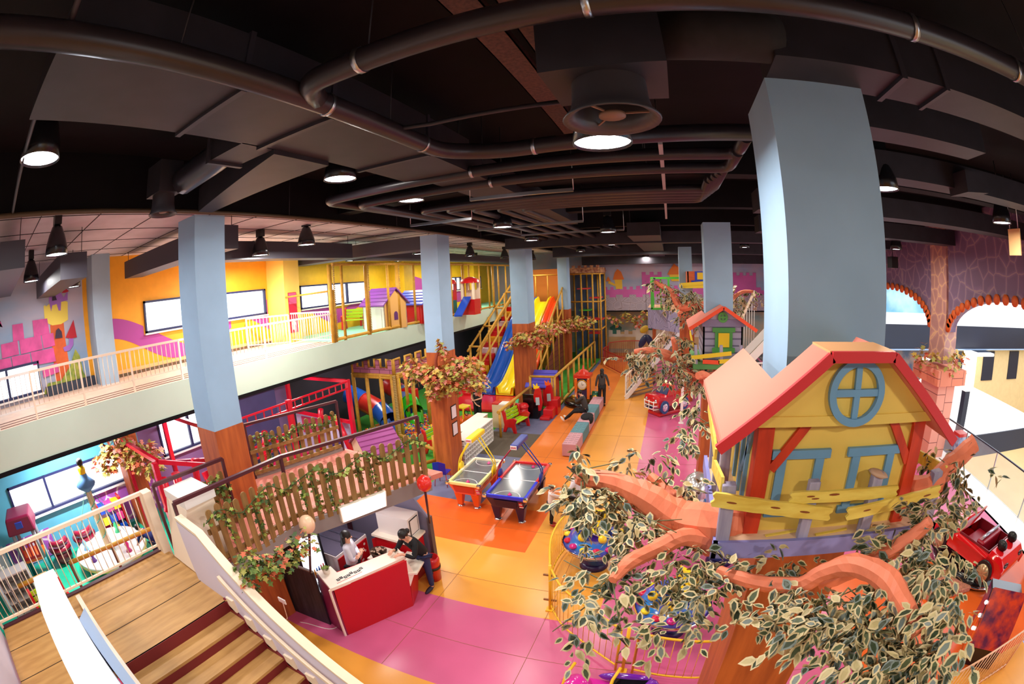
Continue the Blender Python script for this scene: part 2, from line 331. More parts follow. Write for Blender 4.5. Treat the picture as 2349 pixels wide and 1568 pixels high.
# violet wave band painted on the orange wall
def wave(name, y0, y1, f0, f1, label, mat=PURW):
    m = MB(); n = 60
    for i in range(n):
        ya = y0+(y1-y0)*i/n; yb = y0+(y1-y0)*(i+1)/n
        m.add([(-13.09, ya, f0(ya)), (-13.09, yb, f0(yb)), (-13.09, yb, f1(yb)), (-13.09, ya, f1(ya))], [(0, 1, 2, 3)])
    holes = up_h
    keep = [k for k, f in enumerate(m.f) if not any(h[0]-.02 < sum(m.v[i][1] for i in f)/4 < h[1]+.02 and min(m.v[i][2] for i in f) < h[3] and max(m.v[i][2] for i in f) > h[2] for h in holes)]
    low = []
    for k, f in enumerate(m.f):
        if k in keep: continue
        ys = [m.v[i][1] for i in f]; zt = .5*(f1(ys[0])+f1(ys[1])); zb = .5*(f0(ys[0])+f0(ys[1]))
        h = [h for h in holes if h[0]-.02 < sum(ys)/4 < h[1]+.02][0]
        if zb < h[2]-.05: low.append([(-13.09, ys[0], f0(ys[0])), (-13.09, ys[1], f0(ys[1])), (-13.09, ys[1], min(h[2]-.05, f1(ys[1]))), (-13.09, ys[0], min(h[2]-.05, f1(ys[0])))])
        if zt > h[3]: low.append([(-13.09, ys[0], h[3]), (-13.09, ys[1], h[3]), (-13.09, ys[1], max(h[3], f1(ys[1]))), (-13.09, ys[0], max(h[3], f1(ys[0])))])
    m.f = [m.f[k] for k in keep]; m.m = [0]*len(m.f); m.sm = [False]*len(m.f)
    for q in low: m.add(q, [(0, 1, 2, 3)])
    o = m.build(name, mat); tag(o, label, 'mural')
wave('wall_mural', 3.96, 10.5, lambda y: 4.75+.45*math.cos((y-4.0)*1.25), lambda y: 5.15+.6*math.cos((y-4.0)*.9), 'violet wave painted low on the orange balcony wall')
wave('wall_mural', 11.4, 18.5, lambda y: 4.7+.3*math.cos((y-12.5)*1.7), lambda y: 5.35+.35*math.cos((y-11.8)*1.1), 'violet wave painted behind the bench and toy house on the yellow balcony wall')
wave('wall_mural', 19.5, 26.4, lambda y: 4.75+.3*math.cos((y-22.5)*.9), lambda y: 5.7+.5*math.cos((y-20.5)*.8), 'violet wave painted behind the red play towers on the yellow wall')
# right wall of arches
ST = stone_mat('purple_stone_paint', '#8a7698', '#a48f98', 2.2, .03)
def arch_wall():
    m = MB(); trim = MB(); T = .35
    for y0, y1 in ((-2.9, 4.6), (5.85, 12.9), (14.2, 21.2), (22.4, 29.6)):
        cy = (y0+y1)/2; hw = (y1-y0)/2; n = 24; pts = []
        for i in range(n+1):
            a = PI*i/n; pts.append((cy-hw*math.cos(a), 4.25+1.2*math.sin(a)))
        for i in range(n):
            (ya, za), (yb, zb) = pts[i], pts[i+1]
            m.hexa([(10, ya, za), (10+T, ya, za), (10+T, yb, zb), (10, yb, zb), (10, ya, 8), (10+T, ya, 8), (10+T, yb, 8), (10, yb, 8)])
            ym = (ya+yb)/2; zm = (za+zb)/2
            trim.lathe([(.0, -.04), (.15, -.04), (.15, .02), (0, .02)], (9.95, ym, zm+.06), 10, axis='x')
    for y0, y1 in ((-6, -2.9), (4.6, 5.85), (12.9, 14.2), (21.2, 22.4), (29.6, 33.4)): m.bx(10, y0, 4.25, 10+T, y1, 8)
    o = struct('wall_right', m, ST); trim.build('arch_edging', M('orange_edging', '#e0682a', .6), o)
arch_wall()
# ================================================================== COLUMNS DRESSED AS TREES
rng = random.Random(7)
MAPLE = [M('maple_red', '#c8603c', .6), M('maple_gold', '#c8a24a', .6), M('maple_olive', '#a09a46', .6), M('maple_pink', '#d88474', .6), M('maple_twig', '#5a2c1e', .7)]
def maple_cloud(mb, c, r, n, L, rg=rng):
    for _ in range(n):
        while True:
            q = Vector((rg.uniform(-1, 1), rg.uniform(-1, 1), rg.uniform(-1, 1)))
            if q.length < 1: break
        p = Vector(c)+Vector((q.x*r[0], q.y*r[1], q.z*r[2]))
        d = Vector((q.x+rg.uniform(-.5, .5), q.y+rg.uniform(-.5, .5), -.3+rg.uniform(-.5, .4)))
        k = rg.choice((0, 1, 1, 2, 2, 3)); l = L*rg.uniform(.7, 1.25)
        mb.leaf(p, d, Vector((rg.uniform(-.6, .6), rg.uniform(-.6, .6), 1)), l, l*.8, (k, k), 1)
def tree_column(x0, y0, x1, y1, ztop, zt, label, flare=.0, name='tree_column'):
    t = thing(name, label, 'column', ((x0+x1)/2, (y0+y1)/2, 0))
    m = MB(); m.bx(x0, y0, zt, x1, y1, ztop); m.build('shaft', BLUE, t, world=True)
    f = flare; m = MB(); m.hexa([(x0-f, y0-f, 0), (x1+f, y0-f, 0), (x1+f, y1+f, 0), (x0-f, y1+f, 0), (x0-.005, y0-.005, zt), (x1+.005, y0-.005, zt), (x1+.005, y1+.005, zt), (x0-.005, y1+.005, zt)])
    m.build('bark_cladding', BARK, t, world=True)
    return t
def foliage_on(t, clouds, L=.2, twigs=()):
    m = MB()
    for c, r, n in clouds: maple_cloud(m, c, r, int(n*2.3), L*.86)
    m.build('foliage', MAPLE, t, world=True)
    for tw in twigs:
        b = MB(); b.tube(smooth(tw, 4), vary([.07, .02], (len(tw)-1)*4+1), 7); b.build('branch', M('branch_brown', '#8a3a24', .6), t, world=True)
cA = tree_column(-6.8, 3.5, -6.2, 4.1, 7.15, 3.85, 'pale blue square column on an orange bark trunk rising through the picket bridge')
c3 = tree_column(-6.74, 11.1, -6.18, 11.82, 7.15, 3.8, 'pale blue column on an orange trunk behind the air hockey tables, with bushy maple branches')
def cl(px, py, x=None, y=None): return PX(px, py, x) if x is not None else PY(px, py, y)
foliage_on(c3, [(cl(1010, 862, y=10.9), (.55, .5, .35), 150), (cl(955, 850, y=11.0), (.5, .45, .4), 90), (cl(1060, 840, y=11.0), (.55, .5, .35), 120), (cl(1090, 875, y=11.1), (.4, .4, .3), 60),
    (cl(1012, 800, y=10.9), (.12, .12, .35), 30), (cl(1000, 895, y=10.9), (.3, .3, .25), 50), (cl(1045, 880, y=10.9), (.45, .4, .35), 70)], .17,
    [[cl(1010, 880, y=11.0), cl(1000, 830, y=10.8), cl(1012, 790, y=10.8)], [cl(1020, 880, y=11.0), cl(975, 855, y=10.7)], [cl(1020, 870, y=11.0), cl(1075, 830, y=10.8)]])
m = MB()
for z0 in (1.75, 1.22): m.bx(-6.182, 11.28, z0, -6.165, 11.62, z0+.42, 0); m.bx(-6.165, 11.31, z0+.03, -6.16, 11.59, z0+.39, 1)
m.build('notice_frame', [BLK, M('paper', '#e8d8dc', .7)], c3, world=True)
c4 = tree_column(-6.96, 19.0, -6.19, 20.0, 7.15, 3.75, 'pale blue column on an orange trunk right beside the blue and yellow slide')
foliage_on(c4, [(cl(1215, 775, y=18.8), (.9, .6, .32), 170), (cl(1262, 752, y=19), (.7, .6, .3), 120), (cl(1240, 785, y=18.8), (.5, .5, .25), 60), (cl(1170, 790, y=19), (.25, .4, .25), 25)], .2)
c5 = tree_column(-6.79, 27.0, -6.2, 27.8, 7.15, 3.75, 'farthest pale blue column on an orange trunk, beyond the long yellow slide')
foliage_on(c5, [(cl(1300, 745, y=26.8), (1.1, .6, .42), 150), (cl(1330, 738, y=26.8), (.9, .6, .42), 120)], .24)
cM = tree_column(-13.0, 3.5, -12.3, 4.1, 3.36, 2.9, 'orange trunk column under the balcony beside the carousel windows, with maple leaves')
foliage_on(cM, [(PX(270, 1030, -11.9), (.5, .6, .4), 90), (PX(330, 1050, -11.6), (.6, .6, .5), 130), (PX(240, 1060, -12), (.4, .4, .3), 40)], .2, [[PX(310, 1060, -12.4), PX(260, 1035, -11.9), PX(235, 1018, -11.9)]])
# kiosk trunk stump leaning foliage
cB = tree_column(.91, 11.1, 1.61, 11.8, 7.05, 4.6, 'pale blue column rising out of the small lilac treehouse')
# right pillar of the arches with planter
def pillar(y0, y1, label, leafy=True):
    t = thing('arch_pillar', label, 'pillar', (10.17, (y0+y1)/2, 0))
    m = MB(); m.bx(9.9, y0+.1, 3.2, 10.5, y1-.1, 8); m.build('shaft', stone_mat('stone_post_paint', '#c89a94', '#e0b890', 2.6, .04), t, world=True)
    m = MB(); m.bx(9.75, y0, 0, 10.6, y1, 2.55); m.build('brick_base', brick_mat('salmon_brick', '#f0a48c', '#e8a894', '#8a4a44', 1.0, .55, .5, .012, .7, (R(90), 0, R(90))), t, world=True)
    m = MB(); m.bx(9.45, y0-.3, 2.55, 10.9, y1+.3, 3.05); m.build('planter_band', brick_mat('salmon_brick2', '#e88a6a', '#e89478', '#8a4a44', 1.0, .8, .6, .012, .7, (R(90), 0, R(90))), t, world=True)
    m = MB()
    for k in range(7):
        a = k*PI*2/7; maple_cloud(m, (10.17+.75*math.cos(a), (y0+y1)/2+.95*math.sin(a), 3.25), (.3, .3, .5), 26, .22)
    m.build('planter_foliage', MAPLE, t, world=True)
pillar(12.9, 14.2, 'salmon brick pillar with a leafy planter collar between the two purple stone arches')
pillar(4.6, 5.85, 'salmon brick pillar of the nearest arch at the right edge')
pillar(21.2, 22.4, 'farther salmon brick pillar of the arches behind the big blue column')
# ================================================================== CEILING SERVICES
rng = random.Random(3)
def rods(mb, pts, r=.006):
    for p in pts: mb.cyl(p, r, 8.0-p[2], 6)
def pipe_run(name, label, pts, r, mat=PIPE, cat='pipe', hang=(), clamps=(), group=None):
    t = thing(name, label, cat, pts[0], group=group)
    m = MB(); m.tube(pts, r, 14); m.build('pipe_body', mat, t, world=True)
    for hp in hang:
        h = MB(); rods(h, [hp]); h.build('hanger_rod', DUCT, t, world=True)
    for c, d in clamps:
        h = MB(); h.tube([Vector(c)-Vector(d)*.02, Vector(c)+Vector(d)*.02], r*1.08, 14); h.build('clamp', STEEL, t, world=True)
    return t
def bend(pts, r=.18, k=4):
    pts = [Vector(p) for p in pts]; out = [pts[0]]
    for i in range(1, len(pts)-1):
        a = (pts[i-1]-pts[i]); b = (pts[i+1]-pts[i]); q = min(r, a.length*.45, b.length*.45); a = pts[i]+a.normalized()*q; b = pts[i]+b.normalized()*q
        for j in range(k+1): t = j/k; out.append(a*(1-t)**2+pts[i]*2*t*(1-t)+b*t*t)
    return out+[pts[-1]]
pipe_run('drain_pipe', 'thick dark drain pipe crossing the upper left ceiling and elbowing to the blue column', bend([(-2.23, -5, 7.2), (-2.23, 4.15, 7.2), (-1.7, 4.5, 7.2), (.95, 4.35, 7.2)], .3), .088,
         hang=[(-2.23, 1.0, 7.28), (-2.23, 3.2, 7.28), (-.6, 4.5, 7.28)], clamps=[((-2.23, 2.35, 7.2), (0, 1, 0)), ((-2.23, 3.75, 7.2), (0, 1, 0)), ((-1.3, 4.48, 7.2), (1, 0, 0))])
pipe_run('drain_pipe', 'thick dark pipe arching over the top of the picture, teed into the drain pipe', bend([(-2.2, 2.2, 7.2), (-2.05, 1.96, 7.2), (9.5, 1.96, 7.2)], .12), .085,
         hang=[(-1.55, 1.96, 7.28), (.4, 1.96, 7.28), (2.9, 1.96, 7.28)], clamps=[((-1.6, 1.96, 7.2), (1, 0, 0)), ((-.25, 1.96, 7.2), (1, 0, 0)), ((2.6, 1.96, 7.2), (1, 0, 0)), ((1.6, 1.96, 7.2), (1, 0, 0))])
pipe_run('sprinkler_pipe', 'thin sprinkler main running the length of the hall above the balcony edge', [(-6.1, -6, 7.17), (-6.1, 31.5, 7.17)], .035, M('sprinkler_pipe_paint', '#5a4a3a', .35),
         hang=[(-6.1, y, 7.2) for y in (.35, 5.5, 9, 14, 20)])
pipe_run('sprinkler_pipe', 'thin pipe slanting across the upper left corner down to the sprinkler main', [(-1.7, .12, 7.3), (-2.3, .22, 7.28), (-6.1, .34, 7.2)], .022, DUCT)
pipe_run('sprinkler_pipe', 'thin dark pipe crossing below the cable trays beside the round fan', [(-3.6, 3.0, 7.25), (-1.9, 3.35, 7.22), (-.72, 3.33, 7.2)], .02, DUCT)
for k, (y, xl, z) in enumerate([(5.2, -4.9, 7.2), (5.85, -4.75, 7.18)]):
    pipe_run('loop_pipe', ['long dark pipe loop, nearer of the pair that turns beside the big blue column', 'long dark pipe loop, farther of the pair that turns beside the big blue column'][k],
             bend([(.92-.02*k, 4.5+.5*k, z), (.92-.02*k, y, z), (xl, y, z), (xl+.3, 31, z)], .22), .075, hang=[(-2.2, y, 7.25), (-.2, y, 7.25)], clamps=[((-2.35, y, z), (1, 0, 0))])
for k in range(5):
    y = 7.45+.28*k; pipe_run('loop_pipe', ['nearest of the five dark pipes bundled under the ceiling', 'second nearest of the five bundled dark ceiling pipes', 'middle pipe of the five bundled under the ceiling', 'fourth of the five bundled dark ceiling pipes, counted away from the viewer', 'farthest of the five dark pipes bundled under the ceiling'][k], bend([(.85-.04*k, 5.9+.2*k, 7.2), (.85-.04*k, y, 7.2), (-4.5+.42*k, y, 7.2), (-4.2+.5*k, 31, 7.2)], .22), .07, group='bundled ceiling pipes')
# struts under the pipe bundles
for a, b, lb in [((-5.2, 8.2, 7.05), (-3.8, 8.3, 7.05), 'short steel strut under the left pipe loops'), ((-4.6, 10.4, 7.05), (-1.9, 10.2, 7.05), 'long steel strut carrying the pipe bundle'), ((-4.2, 12.6, 7.05), (-1.2, 12.6, 7.05), 'farther steel strut carrying the pipe bundle'), ((-2.9, 6.3, 7.05), (-1.3, 6.35, 7.05), 'steel strut under the pipe loops above the hockey tables')]:
    t = thing('pipe_strut', lb, 'strut', a); m = MB(); m.bar(a, b, .05, .05); m.build('channel', STEEL, t, world=True); [(lambda h, p: (rods(h, [p], .008), h.build('hanger_rod', STEEL, t, world=True)))(MB(), p) for p in (a, b)]
t = thing('hanging_channel', 'pale steel channel hanging in line with the round ceiling fan', 'strut', (0, 4.7, 7.2)); m = MB(); m.bar((.01, 4.7, 7.2), (.01, 11.4, 7.2), .05, .05); m.build('channel', M('channel_grey', '#a09aa2', .5), t, world=True)
[(lambda h, p: (rods(h, [p], .008), h.build('hanger_rod', STEEL, t, world=True)))(MB(), p) for p in ((.01, 5, 7.2), (.01, 11, 7.2))]
def duct(name, label, segs, flanges=(), mat=DUCT, cat='duct', loc=(0, 0, 7)):
    t = thing(name, label, cat, loc); m = MB()
    for s in segs: m.hexa(s) if len(s) == 8 else m.bx(*s)
    m.build('duct_body', mat, t, world=True)
    if flanges:
        f = MB()
        for a in flanges: f.bx(*a)
        f.build('flange', M('flange_grey', '#302c36', .5), t, world=True)
    for s in segs:
        if len(s) == 6:
            for q in ((s[0]+.1, s[1]+.1), (s[3]-.1, s[4]-.1)): hz = MB(); hz.cyl((q[0], q[1], s[5]-.02), .008, 8.0-s[5]+.02, 6); hz.build('hanger_rod', DUCT, t, world=True)
    return t
duct('air_duct', 'wide flat dark duct across the upper left ceiling with raised seams', [(-3.32, .2, 7.2, -2.38, 5.2, 7.65), (-3.1, 5.2, 7.2, -2.38, 12, 7.55)],
     [(-3.34, 1.62, 7.17, -2.36, 1.67, 7.67), (-3.34, 2.55, 7.17, -2.36, 2.6, 7.67), (-3.34, 4.1, 7.17, -2.36, 4.15, 7.67)], loc=(-2.8, 2, 7.2))
t = duct('branch_duct', 'dark rectangular branch duct reaching left towards the first blue column', [[(-6.0, 3.45, 7.15), (-3.3, 2.75, 7.15), (-3.3, 3.55, 7.15), (-6.0, 3.72, 7.15), (-6.0, 3.45, 7.5), (-3.3, 2.75, 7.6), (-3.3, 3.55, 7.6), (-6.0, 3.72, 7.5)]], loc=(-4.5, 3.3, 7.15))
def diffuser(p, label, r=.24, name='ceiling_diffuser', box=.35, glow=False):
    t = thing(name, label, 'diffuser', p)
    m = MB(); m.box((0, 0, .42), (box*2, box*1.6, .4)); m.build('plenum_box', DUCT, t)
    m = MB(); m.lathe([(r*.72, .24), (r*.72, .04), (r*.8, .0), (r, -.03), (r*1.02, -.02), (r*.86, .03), (r*.8, .1), (r*.78, .22)], n=32); m.build('ring', M('diffuser_grey', '#3a353a', .4), t)
    m = MB(); m.lathe([(0, 0), (r*.28, .0), (r*.28, .02), (0, .03)], n=16)
    for a in range(3): m.bar((0, 0, .02), (r*.85*math.cos(a*2.1), r*.85*math.sin(a*2.1), .02), .012, .01)
    m.build('hub', M('hub_brown', '#7a5a48', .5), t)
    return t
t = duct('branch_duct', 'round dark duct with an elbow feeding the small ceiling box at upper left', [(-3.9, 2.35, 7.2, -3.3, 2.75, 7.5)], [(-3.93, 2.32, 7.17, -3.88, 2.78, 7.53)], loc=(-3.8, 2.5, 7.2))
m = MB(); m.tube(smooth([(-3.9, 2.55, 7.36), (-4.2, 2.6, 7.34), (-5.0, 2.62, 7.3)], 4), .17, 16); m.build('round_duct', M('foil_duct', '#3a3742', .3, .4), t, world=True)
diffuser((-5.35, 2.5, 6.98), 'small round ceiling diffuser below a dark box left of the first blue column', .2, box=.22)
t = diffuser(tuple(G(1405, 268, 6.74)), 'large round ceiling fan outlet over the hall with a bright lamp below it', .29, box=.36)
duct('air_duct', 'dark duct running right from the big blue column along the upper right ceiling', [(.85, 2.62, 7.2, 9.8, 3.1, 7.6)], [(1.85, 2.6, 7.17, 1.9, 3.12, 7.62), (2.3, 2.6, 7.17, 2.34, 3.12, 7.62), (3.9, 2.6, 7.17, 3.95, 3.12, 7.62)], loc=(4, 2.9, 7.2))
t = thing('round_duct', 'round insulated black duct between the fan box and the big blue column', 'duct', (.5, 2.7, 7.3)); m = MB(); m.tube([(.08, 2.72, 7.38), (.3, 2.7, 7.4), (.8, 2.72, 7.4), (.9, 2.75, 7.4)], [.17, .2, .2, .19], 18); m.build('sleeve', M('black_insulation', '#1c171b', .8, var=.3, vs=9), t, world=True)
duct('air_duct', 'wide dark duct on the upper right with a slanted end', [(2.0, 3.7, 7.15, 3.7, 4.1, 7.5), (2.4, 5.35, 7.1, 9.8, 5.8, 7.45), [(4.4, 5.0, 7.0), (4.9, 5.0, 7.05), (4.9, 5.5, 7.05), (4.4, 5.5, 7.0), (4.4, 5.0, 7.3), (4.9, 5.0, 7.3), (4.9, 5.5, 7.3), (4.4, 5.5, 7.3)]], loc=(4, 5, 7.1))
duct('air_duct', 'dark duct across the ceiling beyond the pipe bundle', [(1.8, 8.4, 7.0, 9.8, 9.0, 7.4), (2.6, 12.2, 6.95, 9.8, 12.9, 7.4)], loc=(4, 9, 7))
duct('air_duct', 'long dark duct along the middle of the far ceiling', [(-1.2, 13.5, 6.95, -.2, 31, 7.35), (-6.0, 16, 6.9, 9.5, 16.6, 7.3), (-6.0, 23, 6.8, 9.5, 23.8, 7.3), (-5.9, 30.4, 6.5, 9.8, 31.5, 7.6)], loc=(0, 20, 7))
duct('air_duct', 'dark duct over the balcony beside the first blue column', [(-12.5, 4.5, 6.75, -7.2, 5.1, 7.2), (-9.8, 5.1, 6.75, -9.2, 11, 7.2), (-12.8, 11.5, 6.8, -7.0, 12.3, 7.2), (-10.3, 12.3, 6.75, -9.7, 30, 7.1)], mat=M('balcony_duct', '#3c3944', .5), loc=(-9, 8, 7))
duct('air_duct', 'dark duct with silver foil joints over the mural end of the balcony', [(-12.6, .2, 6.7, -7.4, .7, 7.1), (-12.9, 1.6, 6.55, -8.5, 2.2, 7.0)], mat=M('balcony_duct', '#3c3944', .5), loc=(-10, .5, 7))
for i, (x, y0, y1) in enumerate([(-1.0, 2.2, 5.3), (-.7, 2.2, 5.3)]):
    t = thing('cable_tray', 'brown perforated cable tray, ' + ('left' if i == 0 else 'right') + ' one of the pair above the ceiling fan', 'cable tray', (x, y0, 7.5))
    m = MB(); m.bx(x-.11, y0-.6, 7.5, x+.11, y1, 7.51); m.bx(x-.11, y0-.6, 7.5, x-.1, y1, 7.56); m.bx(x+.1, y0-.6, 7.5, x+.11, y1, 7.56); m.build('tray', M('rust_tray', '#3a2226', .6, col2='#5a3a34', vs=30), t, world=True)
# beams of the slab
for i, y in enumerate([7.0, 10.6, 14.4, 18.6, 22.5, 26.6]):
    m = MB(); m.bx(-6.2, y, 7.35, 9.9, y+.35, 8); o = struct('trim_%d' % (i+2), m, BLACK)
# edge of the balcony soffit
m = MB(); m.bx(-6.32, -6, 7.2, -6.24, 33, 8); struct('trim_9', m, BLACK)
# bell pendant lamps
def make_lamp(r=.225, glow=GLOW):
    t = thing('pendant_lamp', 'bell lamp', 'lamp', (0, 0, 0))
    m = MB(); m.lathe([(.05, .46), (.1, .43), (r*.7, .3), (r*.93, .14), (r, 0), (r*.97, 0), (r*.9, .13), (r*.66, .29), (.06, .42)], n=24); m.build('lamp_shade', M('lamp_black', '#191a20', .25), t)
    m = MB(); m.lathe([(0, .02), (r*.94, .02)], n=24); m.f = [tuple(reversed(f)) for f in m.f]; m.build('lamp_lens', glow, t)
    m = MB(); m.box((0, 0, .55), (.2, .14, .18)); m.cyl((0, 0, .62), .01, .7, 6); m.build('ballast_box', BLK, t)
    L = bpy.data.lights.new('lamp_light', 'AREA'); L.shape = 'DISK'; L.size = r*1.7; L.energy = 1; L.color = (1, .95, .9)
    lo = bpy.data.objects.new('lamp_light', L); COL.objects.link(lo); lo.parent = t; lo.location = (0, 0, -.01)
    return t
LAMP = make_lamp(); first = [True]
def lamp(loc, label, e=75, col=(1, .93, .86), group=None):
    if first[0]: t = LAMP; t.location = loc; first[0] = False
    else: t = dup(LAMP, loc)
    tag(t, label, 'lamp', group)
    for c in t.children:
        if c.type == 'LIGHT': c.data = c.data.copy(); c.data.energy = e; c.data.color = col
    return t
WARM = (1, .86, .68)
lamp(tuple(G(1383, 330, 6.78)), 'bright bell pendant lamp hanging just beyond the round ceiling fan', 110)
lamp(tuple(G(90, 367, 7.2)), 'bell pendant lamp at the far upper left, hung beside the slanting pipe', 110, (.85, .9, 1))
lamp(tuple(G(780, 412, 7.25)), 'bell pendant lamp over the picket bridge, left of the pipe loops', 90)
lamp(tuple(G(943, 461, 7.2)), 'bell pendant lamp between the pipe loops and the sprinkler main', 90)
lamp((-7.6, 1.35, 6.85), 'pendant lamp over the balcony railing in front of the castle mural', 110, (1, .97, .95))
lamp((-10.8, 1.2, 6.8), 'pendant lamp nearest the castle mural, low over the balcony', 50, (1, .97, .95))
lamp((-11.3, 2.5, 6.6), 'square-looking lamp next to the mural tower roof', 30, (1, .97, .95))
lamp(tuple(G(598, 586, 6.8)), 'pendant lamp over the balcony to the right of the first blue column', 200)
lamp(tuple(G(703, 562, 6.95)), 'pendant lamp above the red fire sign on the balcony', 200)
lamp((-11.2, 8.6, 6.9), 'pendant lamp over the balcony gate', 330, (1, .95, .9))
for i, (x, y) in enumerate([(-11.4, 13.5), (-11.5, 17), (-11.5, 21), (-11.3, 25), (-8.6, 14), (-8.4, 18), (-8.3, 22), (-8.2, 26.5)]):
    lamp((x, y, 6.85), 'small pendant lamp over the balcony, '+['just right of the white gate', 'above the toy houses near the window', 'above the red domed play tower', 'at the far end of the yellow wall', 'at the balcony edge before the second blue column', 'at the balcony edge above the slide stairs', 'above the blue slide between two columns', 'above the orange slide room'][i], 95, (1, .9, .75), 'far balcony lamps')
for i, (x, y) in enumerate([(-3.6, 9.5), (-1.6, 12.2), (-4.2, 13.6), (1.8, 14.8), (-2.2, 17.5), (-4.2, 21.5), (-.6, 22), (3.5, 20), (-3, 27), (1.5, 28), (-1.5, 30.2)]):
    lamp((x, y, 6.95), 'small distant pendant lamp '+['above the air hockey tables', 'above the magenta floor past the big branch', 'above the white cubby lockers', 'between the two near right columns', 'above the row of ottomans', 'above the mustard walkway fence', 'above the white staircase', 'above the small lilac treehouse on the right', 'above the far cage tower', 'above the stone-painted platform', 'lighting the far castle wall'][i], 105, (1, .9, .78), 'far hall lamps')
lamp((3.9, 9.4, 6.85), 'pendant lamp right of the big blue column before the purple arches', 110, WARM)
lamp((7.6, 13.0, 6.7), 'bright oval pendant lamp in front of the purple stone pillar', 100, WARM)
lamp((6.5, 6.3, 6.9), 'pendant lamp over the red car ride, hidden by the blue column', 100, WARM)
lamp((3.1, 5.5, 6.95), 'pendant lamp over the flying saucer rides behind the treehouse', 100, WARM)
lamp((7.9, 2.2, 6.9), 'pendant lamp by the near right arch', 80, WARM)
lamp((2.9, -1.4, 7.1), 'warm pendant lamp over the upper landing behind the viewer, right', 165, WARM)
lamp((-.9, -2.0, 7.1), 'warm pendant lamp over the upper landing behind the viewer, left', 120, WARM)
lamp((-3.6, -1.8, 7.1), 'pendant lamp over the stair landing behind the viewer', 100, WARM)
# strip lights under the balcony
for i, (x, y, e) in enumerate([(-11.6, 1.6, 330), (-11.4, 5.6, 110), (-11.2, 9.5, 50), (-11.4, 13.5, 60), (-11.5, 18.5, 50), (-11.5, 24, 50)]):
    t = thing('strip_light', ['strip light under the balcony over the white carousel table', 'strip light under the balcony over the red climbing frame', 'strip light under the balcony behind the bridge', 'strip light under the balcony over the ball pit slides', 'strip light under the balcony behind the castle', 'strip light under the balcony at the far end'][i], 'lamp', (x, y, 3.3))
    m = MB(); m.bx(-.08, -.6, 0, .08, .6, .06); m.build('housing', WHITE, t); m = MB(); m.bx(-.06, -.58, -.005, .06, .58, 0); m.build('tube_lens', GLOW, t)
    L = bpy.data.lights.new('strip', 'AREA'); L.shape = 'RECTANGLE'; L.size = .12; L.size_y = 1.1; L.energy = e; L.color = (1, .95, 1)
    lo = bpy.data.objects.new('strip_glow', L); COL.objects.link(lo); lo.parent = t; lo.location = (0, 0, -.02)
# ================================================================== BIG YELLOW TREEHOUSE ROUND THE NEAR BLUE COLUMN
rng = random.Random(11)
c1 = tree_column(.835, 3.0, 1.65, 3.82, 7.2, 4.1, 'huge pale blue column with an orange trunk carrying the yellow treehouse in the foreground')
YP = M('yellow_panel', '#e6c862', .6, var=.06, vs=2); REDP = M('red_post_paint', '#d8401c', .55, col2='#a82a12', vs=1.5, vscale=(6, 6, 1)); RFP = M('roof_pink', '#de8270', .8); RFE = M('roof_edge_red', '#d22c34', .5)
BLT = M('blue_trim', '#6a9cc4', .55, var=.06); LIL = M('lilac_wood', '#8f8fd0', .6, var=.12, vs=3); GREYW = M('grey_lilac_wood', '#a8a4bc', .7, col2='#8c88a8', vs=2, vscale=(10, 10, 1)); YWOOD = M('yellow_wood', '#ecd868', .6, col2='#d8b848', vs=2, vscale=(2, 9, 9))
KNOT = M('knot_brown', '#8a4a1c', .7); PLK = M('pale_planks', '#e6c4a4', .6, var=.08)
th = thing('treehouse', 'large yellow treehouse with pink roof and round blue window on the big column', 'treehouse', (1.2, 3.0, 4.14))
m = MB(); m.bx(.37, 2.37, 4.18, .83, 3.72, 4.24); m.bx(1.66, 2.37, 4.18, 2.05, 3.72, 4.24); m.bx(.83, 2.37, 4.18, 1.66, 2.99, 4.24); m.build('platform', PLK, th, world=True)
m = MB(); m.bx(.345, 2.34, 4.13, 2.07, 2.37, 4.25); m.bx(.35, 2.34, 4.13, .38, 3.74, 4.25); m.bx(2.04, 2.34, 4.13, 2.07, 3.74, 4.25); m.build('platform_fascia', LIL, th, world=True)
# body
m = MB(); m.bx(.57, 2.5, 4.24, 1.78, 2.53, 5.0); m.build('front_wall', YP, th, world=True)
m = MB(); m.bx(.57, 2.53, 4.24, .6, 3.6, 4.95); m.build('side_wall', YP, th, world=True)
m = MB(); m.bx(1.75, 2.53, 4.24, 1.78, 3.6, 4.95); m.build('side_wall', YP, th, world=True)
def roofz(x): return 4.93+.8*(x-.31) if x < .91 else (5.41 if x < 1.34 else 5.41-.83*(x-1.34))
m = MB(); gp = [(.47, 4.99), (.91, 5.34), (1.34, 5.34), (1.78, 4.99)]
m.slab([(x, 2.41, z) for x, z in [(.47, 4.97), (1.79, 4.97), (1.34, 5.36), (.91, 5.36)]], (0, .03, 0)); m.build('gable', YP, th, world=True)
m = MB(); m.bx(.47, 2.40, 4.97, 1.79, 2.42, 5.03); m.build('gable_sill', YP, th, world=True)
for x0 in (.55, 1.69):
    m = MB(); m.bx(x0, 2.46, 4.24, x0+.1, 2.6, 4.97); m.build('corner_post', REDP, th, world=True)
for a, b in (((.66, 2.48, 4.68), (.87, 2.48, 4.97)), ((1.7, 2.48, 4.68), (1.5, 2.48, 4.97))):
    m = MB(); m.bar(a, b, .03, .06); m.build('brace', REDP, th, world=True)
